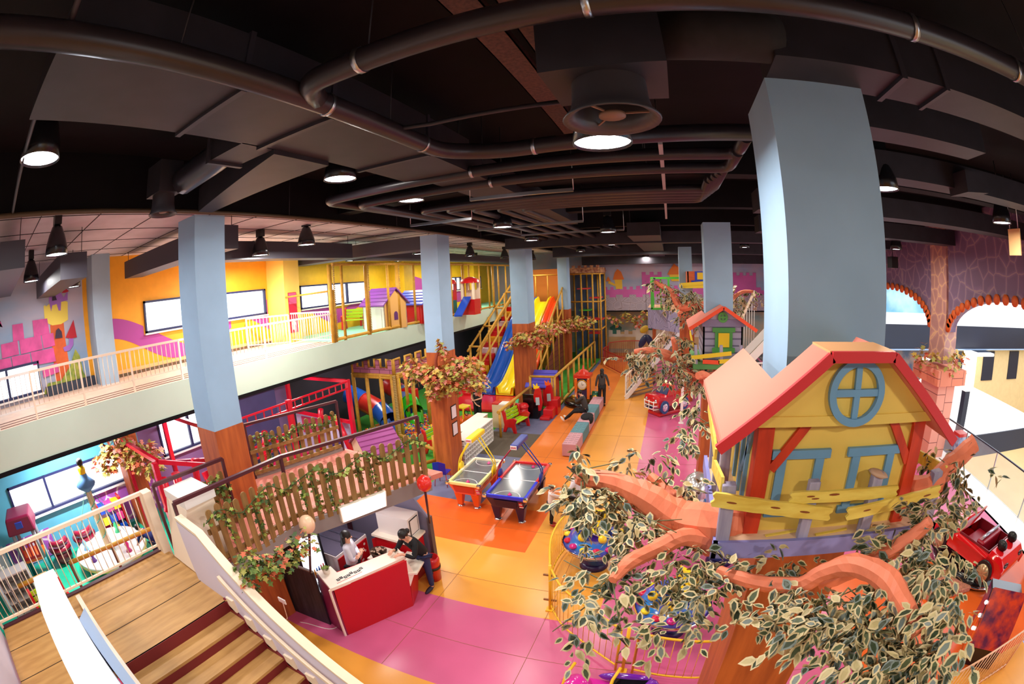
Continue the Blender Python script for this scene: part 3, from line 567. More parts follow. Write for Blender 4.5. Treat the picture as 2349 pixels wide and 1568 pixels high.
# round window
def wheel(parent, c, r, mat, w=.045, t=.035, name='round_window'):
    m = MB(); n = 36
    for i in range(n):
        a = 2*PI*i/n; b = 2*PI*(i+1)/n; P = []
        for y in (c[1]-t, c[1]):
            for rr, an in ((r-w, a), (r, a), (r, b), (r-w, b)): P.append((c[0]+rr*math.cos(an), y, c[2]+rr*math.sin(an)))
        m.hexa([P[0], P[1], P[2], P[3], P[4], P[5], P[6], P[7]])
    m.bx(c[0]-r+w*.5, c[1]-t*.8, c[2]-w*.45, c[0]+r-w*.5, c[1], c[2]+w*.45); m.bx(c[0]-w*.45, c[1]-t*.7, c[2]-r+w*.5, c[0]+w*.45, c[1], c[2]+r-w*.5)
    m.build(name, mat, parent, world=True)
wheel(th, (1.145, 2.405, 5.165), .195, BLT)
for x0, x1 in ((.71, 1.01), (1.24, 1.56)):
    m = MB(); z1 = 4.8; z0 = 4.4
    m.bx(x0-.05, 2.47, z1-.055, x1+.05, 2.5, z1); m.bx(x0-.01, 2.475, z0, x0+.05, 2.5, z1-.05); m.bx(x1-.05, 2.475, z0, x1+.01, 2.5, z1-.05); m.bx(x0-.04, 2.475, z0-.05, x1+.04, 2.5, z0); m.build('window_frame', BLT, th, world=True)
m = MB()
for y in (2.75, 2.95, 3.2): m.bx(.545, y, 4.3, .57, y+.05, 4.9)
m.bx(.545, 2.7, 4.85, .57, 3.3, 4.92); m.bar((.555, 2.62, 4.9), (.555, 2.9, 4.5), .02, .05); m.build('side_window_frame', BLT, th, world=True)
# roof: two slopes and a flat ridge, with a cut-out where the column passes through
def slope(name, x0, z0, x1, z1, ys, th_=.045, mat=RFP):
    m = MB(); nx, nz = z0-z1, x1-x0; l = math.hypot(nx, nz); nx, nz = nx/l*th_, nz/l*th_
    for ya, yb, xa, xb in ys:
        def P(x): t = (x-x0)/(x1-x0); return z0+(z1-z0)*t
        A = [(xa, ya, P(xa)), (xb, ya, P(xb)), (xb, yb, P(xb)), (xa, yb, P(xa))]; m.hexa([(p[0]-nx*1, p[1], p[2]-abs(nz)) for p in A]+A)
    m.build(name, mat, th, world=True)
slope('roof_slope', .31, 4.93, .91, 5.41, [(2.3, 2.63, .31, .91), (2.63, 3.75, .31, .64)])
slope('roof_slope', 1.34, 5.41, 1.95, 4.90, [(2.3, 3.75, 1.66, 1.95), (2.3, 2.9, 1.34, 1.66)])
m = MB(); m.bx(.90, 2.3, 5.37, 1.35, 2.63, 5.415); m.build('roof_ridge', M('roof_peach', '#f0b078', .6), th, world=True)
for a, b in (((.29, 2.285, 4.885), (.91, 2.285, 5.385)), ((.91, 2.285, 5.385), (1.34, 2.285, 5.385)), ((1.34, 2.285, 5.385), (1.97, 2.285, 4.86))):
    m = MB(); m.bar(a, b, .03, .06); m.build('roof_edge', RFE, th, world=True)
m = MB(); m.bar((.31, 2.3, 4.9), (.31, 3.75, 4.9), .02, .05); m.build('roof_edge', RFP, th, world=True)
# balcony: crooked posts and split planks
def wob_post(a, b, w, name='baluster'):
    m = MB(); m.bar(a, b, w, w*.8, up=(0, 1, 0)); m.build(name, GREYW, th, world=True, bevel=.006)
for t_, b_, w in (((1672, 1115), (1655, 1243), .085), ((1868, 1108), (1835, 1240), .075), ((2013, 1088), (1975, 1225), .08), ((2148, 1085), (2125, 1190), .085)):
    wob_post(PY(*b_, 2.40), PY(*t_, 2.40)+Vector((0, 0, .02)), w)
for y, dz in ((2.75, .1), (3.1, .06), (3.5, .16)): wob_post((.41, y, 4.24), (.40, y, 4.7+dz), .07)
wob_post((2.0, 2.9, 4.24), (2.03, 2.9, 4.7), .07)
m = MB(); c = PY(2015, 1085, 2.40); m.ball(c+Vector((0, 0, 0)), (.085, .07, .02), 9, 4, rot=Matrix.Rotation(.25, 3, 'Y')); m.build('post_cap', M('raw_wood', '#c8a48a', .7), th, world=True)
def plank(p0, p1, w, y, tk=.022):
    a = PY(*p0, y); b = PY(*p1, y); d = (b-a).normalized(); u = Vector((-d.z, 0, d.x)); n = 12; m = MB(); top = []; bot = []
    for i in range(n+1):
        q = a.lerp(b, i/n); top.append(q+u*(w/2+rng.uniform(-.003, .003))); bot.append(q-u*(w/2+rng.uniform(-.003, .003)))
    ja = a-d*.012; pts = top+[b+d*.01+u*w*.2, b-u*0-d*.01, b+d*.012-u*w*.3]+bot[::-1]+[ja-u*w*.25, a+d*.01, ja+u*w*.3]
    m.slab([(p.x, y, p.z) for p in reversed(pts)], (0, tk, 0), 0)
    for k in range(3):
        q = a.lerp(b, rng.uniform(.12, .88))+u*rng.uniform(-w*.2, w*.2); r = rng.uniform(.012, .02); P = []
        for j in range(10): an = 2*PI*j/10; P.append(q+d*(r*2.2*math.cos(an))+u*(r*.45*math.sin(an)))
        m.poly([(p.x, y-.001, p.z) for p in P], 1)
    m.build('balcony_plank', [YWOOD, KNOT], th, world=True)
plank((1637, 1146), (1905, 1180), .09, 2.33); plank((1815, 1143), (2058, 1126), .075, 2.345); plank((1945, 1180), (2155, 1127), .085, 2.32)
for (ya, za), (yb, zb) in (((2.4, 4.62), (3.0, 4.5)), ((2.9, 4.6), (3.7, 4.72))):
    m = MB(); m.bar((.355, ya, za), (.355, yb, zb), .02, .09, up=(0, 0, 1)); m.build('balcony_plank', [YWOOD, KNOT], th, world=True)
m = MB(); m.bar((2.06, 2.4, 4.6), (2.06, 3.3, 4.5), .02, .09); m.build('balcony_plank', [YWOOD, KNOT], th, world=True)
m = MB()
for a, b in (((.7, 2.42), (.95, 2.47)), ((1.05, 2.40), (1.3, 2.44)), ((1.4, 2.42), (1.6, 2.40))): m.bar((a[0], a[1], 4.247), (b[0], b[1], 4.247), .02, .01)
m.build('wood_splinters', YWOOD, th, world=True)
# ------------------------------------------------------------------ foreground limbs and variegated leaves (one carved tree round the column)
FIC = [M('leaf_green', '#4a5638', .55), M('leaf_cream', '#c9b78c', .55), M('leaf_pale', '#b8a878', .55), M('leaf_grey', '#6f7a74', .55), M('leaf_deep', '#2c3a24', .5)]
LIMB = M('carved_limb', '#e8805e', .6, var=.1, vs=7, bump=.25)
def limb(t, pts, radii, name='branch', n=9, seed=1):
    rg = random.Random(seed); p = smooth(pts, 5); rr = vary(radii, len(p)); m = MB(); m.tube(p, rr, n, jit=.09, rng=rg, sm=False); m.build(name, LIMB, t, world=True, bevel=0); return p
def leaf_cloud(mb, cs, L, rg, droop=.4):
    for (c, r, n) in cs:
        c = Vector(c); r = Vector(r if isinstance(r, (tuple, list)) else (r, r, r)); r = r*.82; k = max(1, int(n/10.5))
        for _ in range(k):
            while True:
                q = Vector((rg.uniform(-1, 1), rg.uniform(-1, 1), rg.uniform(-1, 1)))
                if q.length < 1: break
            a = c+Vector((q.x*r.x, q.y*r.y, q.z*r.z)); d = Vector((q.x+rg.uniform(-.6, .6), q.y+rg.uniform(-.6, .6), rg.uniform(-.7, .25)-.2)).normalized()
            for j in range(8):      # a sprig of alternate leaves
                s = Vector((rg.uniform(-1, 1), rg.uniform(-1, 1), rg.uniform(-.5, .5))); sd = (d*.5+s*.75).normalized(); sd.z -= droop*.5
                l = L*rg.uniform(.65, 1.2); pale = rg.random()
                mi = (0, 1) if pale < .3 else ((2, 1) if pale < .5 else ((3, 1) if pale < .68 else ((4, 1) if pale < .84 else (4, 3))))
                mb.leaf(a+d*(j*L*.3)+s*(L*.12), sd, Vector((rg.uniform(-.7, .7), rg.uniform(-.7, .7), 1)).normalized(), l, l*.62, mi, 0)
b1 = limb(c1, [(.95, 3.0, 3.95), PR(1660, 1205, 3.05), PR(1560, 1190, 3.1), PR(1480, 1140, 3.1), PR(1400, 1105, 3.1), PR(1322, 1093, 3.05)], [.19, .16, .14, .11, .08, .05], seed=2)
b1b = limb(c1, [PR(1590, 1190, 3.2), PR(1540, 1140, 3.35), PR(1490, 1090, 3.4)], [.08, .06, .035], seed=3)
b2 = limb(c1, [PR(1630, 1250, 3.0), PR(1568, 1232, 2.85), PR(1500, 1262, 2.75), PR(1440, 1292, 2.6), PR(1405, 1330, 2.5)], [.08, .06, .055, .045, .025], seed=4)
b3 = limb(c1, [PR(1650, 1310, 2.75), PR(1740, 1335, 2.6), PR(1830, 1342, 2.55), PR(1890, 1312, 2.5), PR(1960, 1295, 2.4), PR(2030, 1325, 2.3), PR(2070, 1380, 2.2), PR(2108, 1450, 2.15)], [.035, .045, .05, .05, .06, .066, .055, .04], seed=5)
b4 = limb(c1, [PR(1880, 1330, 2.75), PR(1990, 1290, 2.7), PR(2080, 1240, 2.65), PR(2135, 1195, 2.6)], [.07, .06, .05, .035], seed=6)
b5 = limb(c1, [(1.7, 3.3, 4.2), PR(2110, 1120, 3.4), PR(2180, 1065, 3.5), PR(2237, 1015, 3.55)], [.12, .09, .08, .07], seed=7)
rg = random.Random(21)
m = MB(); leaf_cloud(m, [(PR(1370, 1140, 3.0), (.32, .2, .14), 200), (PR(1450, 1200, 3.0), (.3, .2, .16), 230), (PR(1325, 1125, 3.0), (.12, .12, .12), 55), (PR(1345, 1185, 3.0), (.13, .13, .12), 50), (PR(1410, 1165, 2.95), (.22, .15, .12), 120),
    (PR(1290, 1075, 3.0), (.12, .1, .14), 50), (PR(1310, 1030, 3.0), (.08, .08, .1), 27), (PR(1480, 1240, 2.95), (.16, .15, .12), 80)], .085, rg); m.build('foliage', FIC, c1, world=True)
m = MB(); leaf_cloud(m, [(PR(1450, 1060, 3.3), (.2, .2, .12), 60), (PR(1530, 1110, 3.35), (.25, .2, .14), 110), (PR(1490, 1035, 3.3), (.16, .15, .1), 50), (PR(1430, 1085, 3.3), (.12, .1, .1), 36), (PR(1580, 1100, 3.35), (.12, .12, .12), 40), (PR(1520, 1160, 3.4), (.25, .2, .08), 50)], .085, rg); m.build('foliage', FIC, c1, world=True)
m = MB(); leaf_cloud(m, [(PR(1420, 1300, 2.6), (.22, .18, .1), 120), (PR(1370, 1370, 2.5), (.16, .15, .14), 75), (PR(1350, 1430, 2.4), (.12, .1, .12), 45), (PR(1450, 1360, 2.55), (.2, .15, .13), 60), (PR(1500, 1330, 2.6), (.16, .14, .1), 55)], .085, rg); m.build('foliage', FIC, c1, world=True)
m = MB(); leaf_cloud(m, [(PR(1560, 1290, 2.7), (.24, .2, .1), 170), (PR(1600, 1330, 2.7), (.22, .2, .12), 140), (PR(1570, 1400, 2.5), (.18, .16, .14), 90), (PR(1650, 1370, 2.5), (.2, .16, .1), 90), (PR(1530, 1440, 2.4), (.12, .1, .1), 45), (PR(1700, 1290, 2.8), (.2, .12, .06), 60)], .085, rg); m.build('foliage', FIC, c1, world=True)
m = MB(); leaf_cloud(m, [(PR(1800, 1290, 2.7), (.35, .12, .05), 150), (PR(1830, 1370, 2.45), (.25, .15, .08), 120), (PR(1900, 1400, 2.3), (.3, .15, .12), 260), (PR(1990, 1400, 2.2), (.25, .15, .14), 240), (PR(1960, 1460, 2.1), (.25, .15, .12), 220), (PR(1850, 1440, 2.3), (.2, .12, .1), 70), (PR(2010, 1510, 2.0), (.22, .12, .1), 170), (PR(1760, 1400, 2.4), (.14, .1, .08), 40)], .085, rg); m.build('foliage', FIC, c1, world=True)
m = MB(); leaf_cloud(m, [(PR(2090, 1260, 2.6), (.28, .2, .12), 190), (PR(2130, 1330, 2.4), (.22, .15, .16), 190), (PR(2060, 1230, 2.7), (.2, .15, .1), 110), (PR(2150, 1400, 2.2), (.16, .12, .16), 140), (PR(2170, 1280, 2.5), (.16, .15, .1), 90), (PR(2110, 1500, 2.0), (.2, .14, .14), 200), (PR(2170, 1480, 2.05), (.14, .12, .12), 90), (PR(2120, 1180, 2.8), (.2, .15, .12), 120), (PR(2160, 1180, 2.9), (.14, .12, .14), 70)], .085, rg); m.build('foliage', FIC, c1, world=True)
m = MB(); leaf_cloud(m, [(PR(2200, 1110, 3.5), (.18, .15, .28), 150), (PR(2130, 1050, 3.5), (.12, .12, .22), 70), (PR(2250, 1090, 3.5), (.06, .06, .2), 30), (PR(2180, 1160, 3.4), (.2, .15, .12), 60)], .085, rg); m.build('foliage', FIC, c1, world=True)
m = MB(); leaf_cloud(m, [(PR(1590, 960, 4.3), (.12, .15, .35), 90), (PR(1570, 990, 4.2), (.18, .15, .12), 60), (PR(1600, 930, 4.4), (.1, .1, .15), 50), (PR(1560, 1020, 4.1), (.12, .1, .08), 30)], .095, rg); m.build('foliage', FIC, c1, world=True)
# twigs
m = MB(); rg2 = random.Random(5)
for px, py, r in [(1340, 1100, 3.0), (1420, 1150, 3.0), (1480, 1200, 3.0), (1370, 1350, 2.5), (1560, 1350, 2.6), (1900, 1400, 2.3), (2000, 1450, 2.1), (2120, 1350, 2.4), (2200, 1080, 3.5), (1530, 1110, 3.35), (1590, 960, 4.3)]:
    a = PR(px, py, r)
    for _ in range(5): m.tube([a, a+Vector((rg2.uniform(-.12, .12), rg2.uniform(-.12, .12), rg2.uniform(-.08, .1))), a+Vector((rg2.uniform(-.28, .28), rg2.uniform(-.28, .28), rg2.uniform(-.2, .12)))], [.006, .005, .003], 5)
m.build('twigs', M('twig_green', '#6a6a48', .7), c1, world=True)
# ------------------------------------------------------------------ lilac treehouse on the second right column
th = thing('treehouse', 'small lilac board treehouse with red-edged roof and green window, past the big yellow one', 'treehouse', (1.1, 10.9, 4.0))
GW = brick_mat('lilac_boards', '#aaa4bc', '#a29cb8', '#6a6480', 1.0, 6, .16, .02, .7, (R(90), 0, 0)); RE2 = M('orange_edge', '#f0522c', .5); GT = M('green_trim', '#4f9a4a', .5)
yF = 10.45
bL, bR = PY(1613, 742, yF), PY(1703, 800, yF)
x0, x1 = bL.x, bR.x; zt = bL.z; zb = PY(1600, 828, yF).z
m = MB(); m.bx(x0, yF, zb, x1, yF+.04, zt); m.bx(x0, yF, zb, x0+.04, 12.0, zt); m.bx(x1-.04, yF, zb, x1, 12.0, zt); m.build('board_wall', GW, th, world=True)
ap = PY(1660, 703, yF-.2); eL = PY(1581, 752, yF-.2); eR = PY(1736, 757, yF-.2)
m = MB(); m.slab([(x0, yF-.03, zt), (x1, yF-.03, zt), (ap.x, yF-.03, ap.z-.08)], (0, .05, 0)); m.build('gable', M('lilac_gable', '#b4aec4', .6), th, world=True)
m = MB(); m.bx(x0-.03, yF-.06, zt-.06, x1+.03, yF-.02, zt+.1); m.build('gable_beam', M('lilac_beam', '#8a82a4', .6), th, world=True)
for e in (eL, eR):
    m = MB(); u = Vector((0, 0, .03)); m.hexa([(e.x, yF-.2, e.z-.05), (ap.x, yF-.2, ap.z-.05), (ap.x, yF+.1, ap.z-.05), (e.x, 11.6, e.z-.05), (e.x, yF-.2, e.z), (ap.x, yF-.2, ap.z), (ap.x, yF+.1, ap.z), (e.x, 11.6, e.z)]) if False else m.bx(0, 0, 0, 0, 0, 0)
    m = MB(); xm = .88 if e is eL else 1.64; t_ = (xm-e.x)/(ap.x-e.x); zm = e.z+(ap.z-e.z)*t_
    A = [(e.x, yF-.2, e.z), (ap.x, yF-.2, ap.z), (ap.x, 11.05, ap.z), (e.x, 11.05, e.z)]; m.slab(A, (0, 0, -.05)); A = [(e.x, 11.05, e.z), (xm, 11.05, zm), (xm, 12.1, zm), (e.x, 12.1, e.z)]; m.slab(A, (0, 0, -.05)); m.build('roof_slope', RFP, th, world=True)
    m = MB(); m.bar((e.x, yF-.22, e.z-.02), (ap.x, yF-.22, ap.z-.02), .05, .08); m.build('roof_edge', RE2, th, world=True)
wheel(th, (ap.x, yF-.04, PY(1661, 727, yF).z), .12, M('green_round', '#5aa850', .5), .05, .04)
m = MB(); wl, wr = PY(1640, 770, yF).x, PY(1680, 770, yF).x; wt, wb = PY(1660, 755, yF).z, PY(1660, 803, yF).z
m.bx(wl, yF-.04, wb, wr, yF-.005, wt); m.bx(wl-.06, yF-.06, wt-.06, wr+.06, yF, wt+.04); m.bx(wl-.06, yF-.06, wb-.05, wr+.06, yF, wb+.06); f = m.build('window_frame', GT, th, world=True)
m = MB(); m.bx(wl+.08, yF-.07, wb+.08, wr-.08, yF-.03, wt-.08); m.build('pane', M('yellow_pane', '#f2c81c', .5), f, world=True)
pz = zb; pl = PY(1590, 838, 10.1)
m = MB(); m.bx(pl.x, 10.1, zb-.12, x1+.3, 11.05, zb); m.bx(pl.x, 11.05, zb-.12, .88, 12.1, zb); m.build('platform', M('green_platform', '#5c9a56', .6), th, world=True)
for px in (1597, 1655, 1700):
    m = MB(); p = PY(px, 830, 10.15); m.bar((p.x, 10.15, zb), (p.x-.02, 10.15, zb+.42), .09, .07); m.build('baluster', GREYW, th, world=True)
for a, b, mt in (((1586, 820), (1678, 810), YEL), ((1648, 829), (1702, 826), YEL), ((1612, 829), (1650, 831), RE2)):
    A = PY(*a, 10.08); B = PY(*b, 10.08); m = MB(); m.bar(A, B, .03, .09); m.build('balcony_plank', M('yellow_plank_far', '#ecc828', .6) if mt is YEL else mt, th, world=True)
m = MB(); m.bar((pl.x, 10.2, zb+.35), (pl.x, 11.9, zb+.5), .03, .1); m.build('balcony_plank', M('yellow_plank_far', '#ecc828', .6), th, world=True)
# its limbs and leaves
def P9(px, py, y=9.9): return PY(px, py, y)
limb(cB, [(1.0, 11.1, 3.4), P9(1570, 835, 10.6), P9(1530, 815, 10.2), P9(1490, 805), P9(1455, 806)], [.2, .14, .12, .09, .05], seed=9)
limb(cB, [(1.0, 11.1, 3.4), P9(1560, 835, 10.8), P9(1548, 790, 10.4), P9(1543, 775, 10.3)], [.15, .1, .07, .05], seed=10)
limb(cB, [(1.0, 11.0, 3.2), P9(1590, 865, 10.2), P9(1540, 850, 9.9)], [.14, .1, .07], seed=12)
limb(cB, [(1.2, 11.0, 3.0), P9(1620, 862, 9.6), P9(1600, 862, 9.3)], [.12, .09, .08], seed=13)
m = MB(); leaf_cloud(m, [(P9(1440, 815), (.35, .3, .2), 90), (P9(1480, 830), (.3, .3, .25), 110), (P9(1530, 845), (.45, .3, .22), 200), (P9(1560, 800, 10.3), (.3, .3, .4), 150), (P9(1590, 820, 10.4), (.25, .3, .4), 140), (P9(1500, 800), (.3, .3, .15), 80)], .16, rg); m.build('foliage', FIC, cB, world=True)
m = MB(); leaf_cloud(m, [(P9(1535, 875), (.3, .3, .12), 60), (P9(1590, 862, 10), (.35, .3, .2), 110), (P9(1525, 765, 10.4), (.15, .2, .25), 50), (P9(1640, 870, 9.8), (.3, .3, .25), 110), (P9(1620, 885, 9.8), (.2, .3, .2), 50)], .16, rg); m.build('foliage', FIC, cB, world=True)
# ================================================================== STAIRS, LANDING AND PICKET BRIDGE
OAK = M('oak_boards', '#c29458', .5, col2='#ac7e46', vs=1.3, vscale=(9, 1.2, 3)); RIS = M('dark_red_riser', '#74161e', .5)
PARA = M('cream_parapet', '#f2ddc0', .55, var=.04); PARW = M('white_grooved_panel', '#d8cfe0', .55)
st = thing('staircase', 'wooden staircase with dark red risers descending right from the oak landing', 'stairs', (-4.45, 1.0, 2.4))
m = MB(); m.bx(-6.35, -1.5, 2.3, -4.45, 2.0, 2.4, 0)
m.build('landing', [OAK], st, world=True)
m = MB()
for x in (-5.75, -5.1): m.bx(x, -1.5, 2.4, x+.012, 1.95, 2.4025)
m.build('board_joint', M('joint_dark', '#3a2412', .8), st, world=True)
n = 14
for i in range(n):
    z = 2.4-.165*(i+1); x = -4.45+.275*i
    m = MB(); m.bx(x, .15, z-.04, x+.285, 1.9, z); m.build('tread', OAK, st, world=True)
    m = MB(); m.bx(x-.02, .15, z-.01, x+.005, 1.9, z+.13 if i else z+.165); m.build('riser', RIS, st, world=True)
for i in range(6):
    z = 2.4+.16*(i+1); x = -4.4+.29*i
    m = MB(); m.bx(x, -1.5, z-.05, x+.31, -.35, z); m.build('tread', OAK, st, world=True)
m = MB(); m.hexa([(-4.5, 1.9, 2.2), (-.6, 1.9, -.14), (-.6, 1.94, -.14), (-4.5, 1.94, 2.2), (-4.5, 1.9, 2.42), (-.6, 1.9, .08), (-.6, 1.94, .08), (-4.5, 1.94, 2.42)]) ; m.v = [(x, y, max(z, .0)) for x, y, z in m.v]; m.build('stringer', RIS, st, world=True)
m = MB(); m.bx(-6.38, -1.5, 2.18, -6.3, 2.0, 2.42); m.build('landing_edge', MAROON, st, world=True)
# right parapet following the flight
pr = thing('stair_parapet', 'cream and white parapet sloping down the right side of the staircase', 'parapet', (-4.7, 1.97, 2.4))
def sloped(x0, z0, x1, z1, y0, y1, dz, mat, name, parent):
    m = MB(); m.hexa([(x0, y0, z0-dz), (x1, y0, z1-dz), (x1, y1, z1-dz), (x0, y1, z0-dz), (x0, y0, z0), (x1, y0, z1), (x1, y1, z1), (x0, y1, z0)]); return m.build(name, mat, parent, world=True)
sloped(-5.15, 3.3, -4.62, 3.26, 1.93, 2.03, .9, PARW, 'panel', pr); sloped(-5.17, 3.34, -4.62, 3.30, 1.93, 2.05, .045, PARA, 'cap', pr)
sloped(-4.62, 3.26, -1.2, 1.21, 1.93, 2.03, 1.0, PARW, 'panel', pr); sloped(-4.62, 3.30, -1.2, 1.25, 1.93, 2.05, .045, PARA, 'cap', pr)
sloped(-4.3, 2.87, -1.2, 1.01, 1.86, 1.9, .06, PARA, 'handrail', pr)
m = MB()
for i in range(10): x = -4.4+.275*i; z = 2.4-.165*i; m.bx(x, 1.9, z-.1, x+.14, 1.93, z+.09)
m.build('saw_tooth_trim', PARA, pr, world=True)
# central parapet between the flights
pc = thing('stair_parapet', 'bright white thick parapet between the two flights at the bottom left', 'parapet', (-4.5, -.15, 2.4))
m = MB(); T = [(-4.85, 3.55), (-3.6, 3.86), (-2.4, 3.98), (-1.3, 4.12)]
for (xa, za), (xb, zb) in zip(T, T[1:]):
    m.hexa([(xa, -.33, 2.4), (xb, -.33, 2.4), (xb, -.06, 2.4), (xa, -.06, 2.4), (xa, -.33, za-.05), (xb, -.33, zb-.05), (xb, -.06, zb-.05), (xa, -.06, za-.05)])
m.build('panel', M('blue_white_panel', '#c4d2e4', .5), pc, world=True)
m = MB()
for (xa, za), (xb, zb) in zip(T, T[1:]):
    m.hexa([(xa, -.36, za-.05), (xb, -.36, zb-.05), (xb, -.04, zb-.05), (xa, -.04, za-.05), (xa, -.36, za), (xb, -.36, zb), (xb, -.04, zb), (xa, -.04, za)])
m.build('cap', M('bright_white', '#f6f4f2', .5), pc, world=True)
m = MB(); m.bx(-6.05, .08, 2.4, -4.4, .16, 2.52); m.hexa([(-4.4, .08, 2.4), (-.9, .08, .3), (-.9, .16, .3), (-4.4, .16, 2.4), (-4.4, .08, 2.52), (-.9, .08, .42), (-.9, .16, .42), (-4.4, .16, 2.52)]); m.build('kerb', CREAMR, pc, world=True)
m = MB(); m.hexa([(-4.85, -.06, 2.4), (-.9, .08, .2), (-.9, .1, .2), (-4.85, .1, 2.4), (-4.85, -.06, 2.9), (-.9, .08, 1.3), (-.9, .1, 1.3), (-4.85, .1, 3.0)]); m.build('inner_panel', M('blue_white_panel', '#c4d2e4', .5), pc, world=True)
pl_ = thing('stair_parapet', 'grey panelled parapet at the extreme bottom left corner of the landing', 'parapet', (-5, -1.6, 2.4))
sloped(-6.3, 3.2, -1.5, 3.6, -1.66, -1.56, 1.2, PARW, 'panel', pl_); sloped(-6.3, 3.24, -1.5, 3.64, -1.7, -1.53, .04, PARA, 'cap', pl_)
# landing railing
def bar_rail(name, label, a, b, h0, h1, n, mat, topw=.05, r=.009, posts=True, cat='railing', topmat=None, group=None):
    t = thing(name, label, cat, tuple((Vector(a)+Vector(b))/2), group=group); a = Vector(a); b = Vector(b); U = Vector((0, 0, 1))
    m = MB(); m.bar(a+U*h1, b+U*h1, topw, .05); m.build('top_rail', topmat or mat, t, world=True)
    m = MB(); m.bar(a+U*h0, b+U*h0, topw*.6, .03); m.build('bottom_rail', mat, t, world=True)
    m0 = None
    for i in range(1, n):
        p = a.lerp(b, i/n); m = MB(); m.cyl((p.x, p.y, p.z+h0), r, h1-h0, 6)
        if i < 100: m.build('baluster', mat, t, world=True)
    if posts:
        for p in ((a, b) if posts is True else (a,)):
            m = MB(); m.box(p+U*(h1/2), (.045, .045, h1)); m.build('post', mat, t, world=True)
    return t
bar_rail('landing_railing', 'cream bar railing along the far edge of the oak landing, left of the staircase', (-6.33, -1.5, 2.4), (-6.33, 1.9, 2.4), .1, .95, 30, CREAMR, .06)
t = thing('newel_panel', 'cream newel panel closing the corner of the landing railing', 'post', (-6.3, 2.0, 2.4)); m = MB(); m.bx(-6.36, 1.9, 2.2, -6.18, 2.06, 3.38); m.build('panel', CREAMR, t, world=True, bevel=.008)
# box stand beside the bridge entry
t = thing('cream_box_stand', 'cream angled box stand at the head of the bridge beside the landing', 'box', (-5.5, 2.5, 2.4))
m = MB(); m.hexa([(-5.95, 1.98, 2.42), (-5.2, 1.98, 2.42), (-5.2, 2.7, 2.42), (-5.95, 2.7, 2.42), (-5.95, 2.2, 3.3), (-5.3, 2.2, 3.3), (-5.3, 2.7, 3.4), (-5.95, 2.7, 3.4)])
m.build('box_body', CREAMR, t, world=True, bevel=.01)
m = MB(); m.bx(-5.96, 2.2, 3.3, -5.28, 2.74, 3.42); m.build('lid', WHITE, t, world=True)
# balcony railing (three lengths of white bars)
for i, (y0, y1, lb) in enumerate([(-.2, .86, 'white bar railing of the balcony at the left edge beside the low window'), (.86, 2.2, 'white bar railing of the balcony in front of the painted brick mural'), (2.2, 3.58, 'white bar railing of the balcony in front of the painted tower and grey column'),
        (3.58, 5.0, 'white bar railing of the balcony either side of the first blue column'), (5.0, 7.85, 'white bar railing of the balcony right of the first blue column'), (7.85, 10.85, 'white bar railing of the balcony beside the rope cage')]):
    bar_rail('balcony_railing', lb, (-10.05, y0, 4.12), (-10.05, y1, 4.12), .26, .92, max(8, int((y1-y0)/.125)), CREAMR if i in (1, 2, 3) else WHITE, .05, .01, posts=(True if i == 5 else 1))
bar_rail('balcony_gate', 'white bar gate across the balcony before the rope cage', (-10.1, 10.75, 4.12), (-12.6, 10.75, 4.12), .1, 1.0, 22, WHITE)
bar_rail('balcony_gate', 'white bar gate folded beside the fire sign column', (-12.9, 9.3, 4.12), (-11.6, 10.2, 4.12), .1, 1.0, 12, WHITE)
# picket bridge
DECK = brick_mat('pink_deck_tiles', '#d88474', '#d07c6c', '#a85c50', 1.0, 1.2, .8, .008, .6); PKT = M('picket_wood', '#9a7440', .65, col2='#7c5a2c', vs=1.5, vscale=(8, 8, 1)); GBEAM = M('grey_beam', '#8a807c', .7)
br = thing('bridge', 'elevated picket-fenced bridge with pink deck crossing above the kiosk', 'bridge', (-5.6, 4.5, 2.4))
poly = [(-6.05, 2.0), (-5.12, 2.0), (-5.08, 3.95), (-4.75, 4.75), (-4.05, 6.3), (-3.9, 6.6), (-6.5, 6.9), (-7.1, 4.75), (-6.85, 4.2), (-6.85, 3.4), (-6.05, 3.4)]
m = MB(); m.slab([(x, y, 2.32) for x, y in poly[::-1]], (0, 0, .08)); 
m = MB()
for q in ([(-6.02, 2.0), (-5.12, 2.0), (-5.08, 3.45), (-6.02, 3.45)], [(-6.18, 3.45), (-5.08, 3.45), (-5.08, 3.95), (-5.0, 4.13), (-6.18, 4.13)], [(-7.0, 4.13), (-5.0, 4.13), (-4.75, 4.75), (-7.1, 4.75)], [(-7.1, 4.75), (-4.75, 4.75), (-4.05, 6.3), (-3.9, 6.6), (-6.5, 6.9)]):
    m.slab([(x, y, 2.3) for x, y in q], (0, 0, .1))
m.build('deck', DECK, br, world=True)
def fence_line(pts, z0, side, hrail, spacing, top, name='picket', rmat=PKT, skip=None, ph=.88):
    P = [Vector((x, y, z0)) for x, y in pts]; k = 0
    for a, b in zip(P, P[1:]):
        for h in (.12, .55):
            m = MB(); m.bar(a+Vector((0, 0, h)), b+Vector((0, 0, h)), .04, .07); m.build('fence_rail', rmat, br, world=True)
        L = (b-a).length; n = max(2, int(L/spacing)); d = (b-a).normalized(); nr = Vector((d.y, -d.x, 0))*side
        for i in range(n):
            q = a+d*((i+.5)*L/n)+nr*.035; w = .048; hh = ph+.03*math.sin(k*1.7); o = []
            for j in range(7): an = PI*j/6; o.append((math.cos(an)*w, hh-w+math.sin(an)*w))
            o = [(w, -.06)]+o+[(-w, -.06)]; m = MB(); m.slab([q+d*s+Vector((0, 0, h)) for s, h in o], nr*.022); m.build('picket', PKT, br, world=True); k += 1
front = [(-5.12, 2.35), (-5.08, 3.95), (-4.75, 4.7), (-4.07, 6.35)]
fence_line(front, 2.4, 1, 1.1, .155, True)
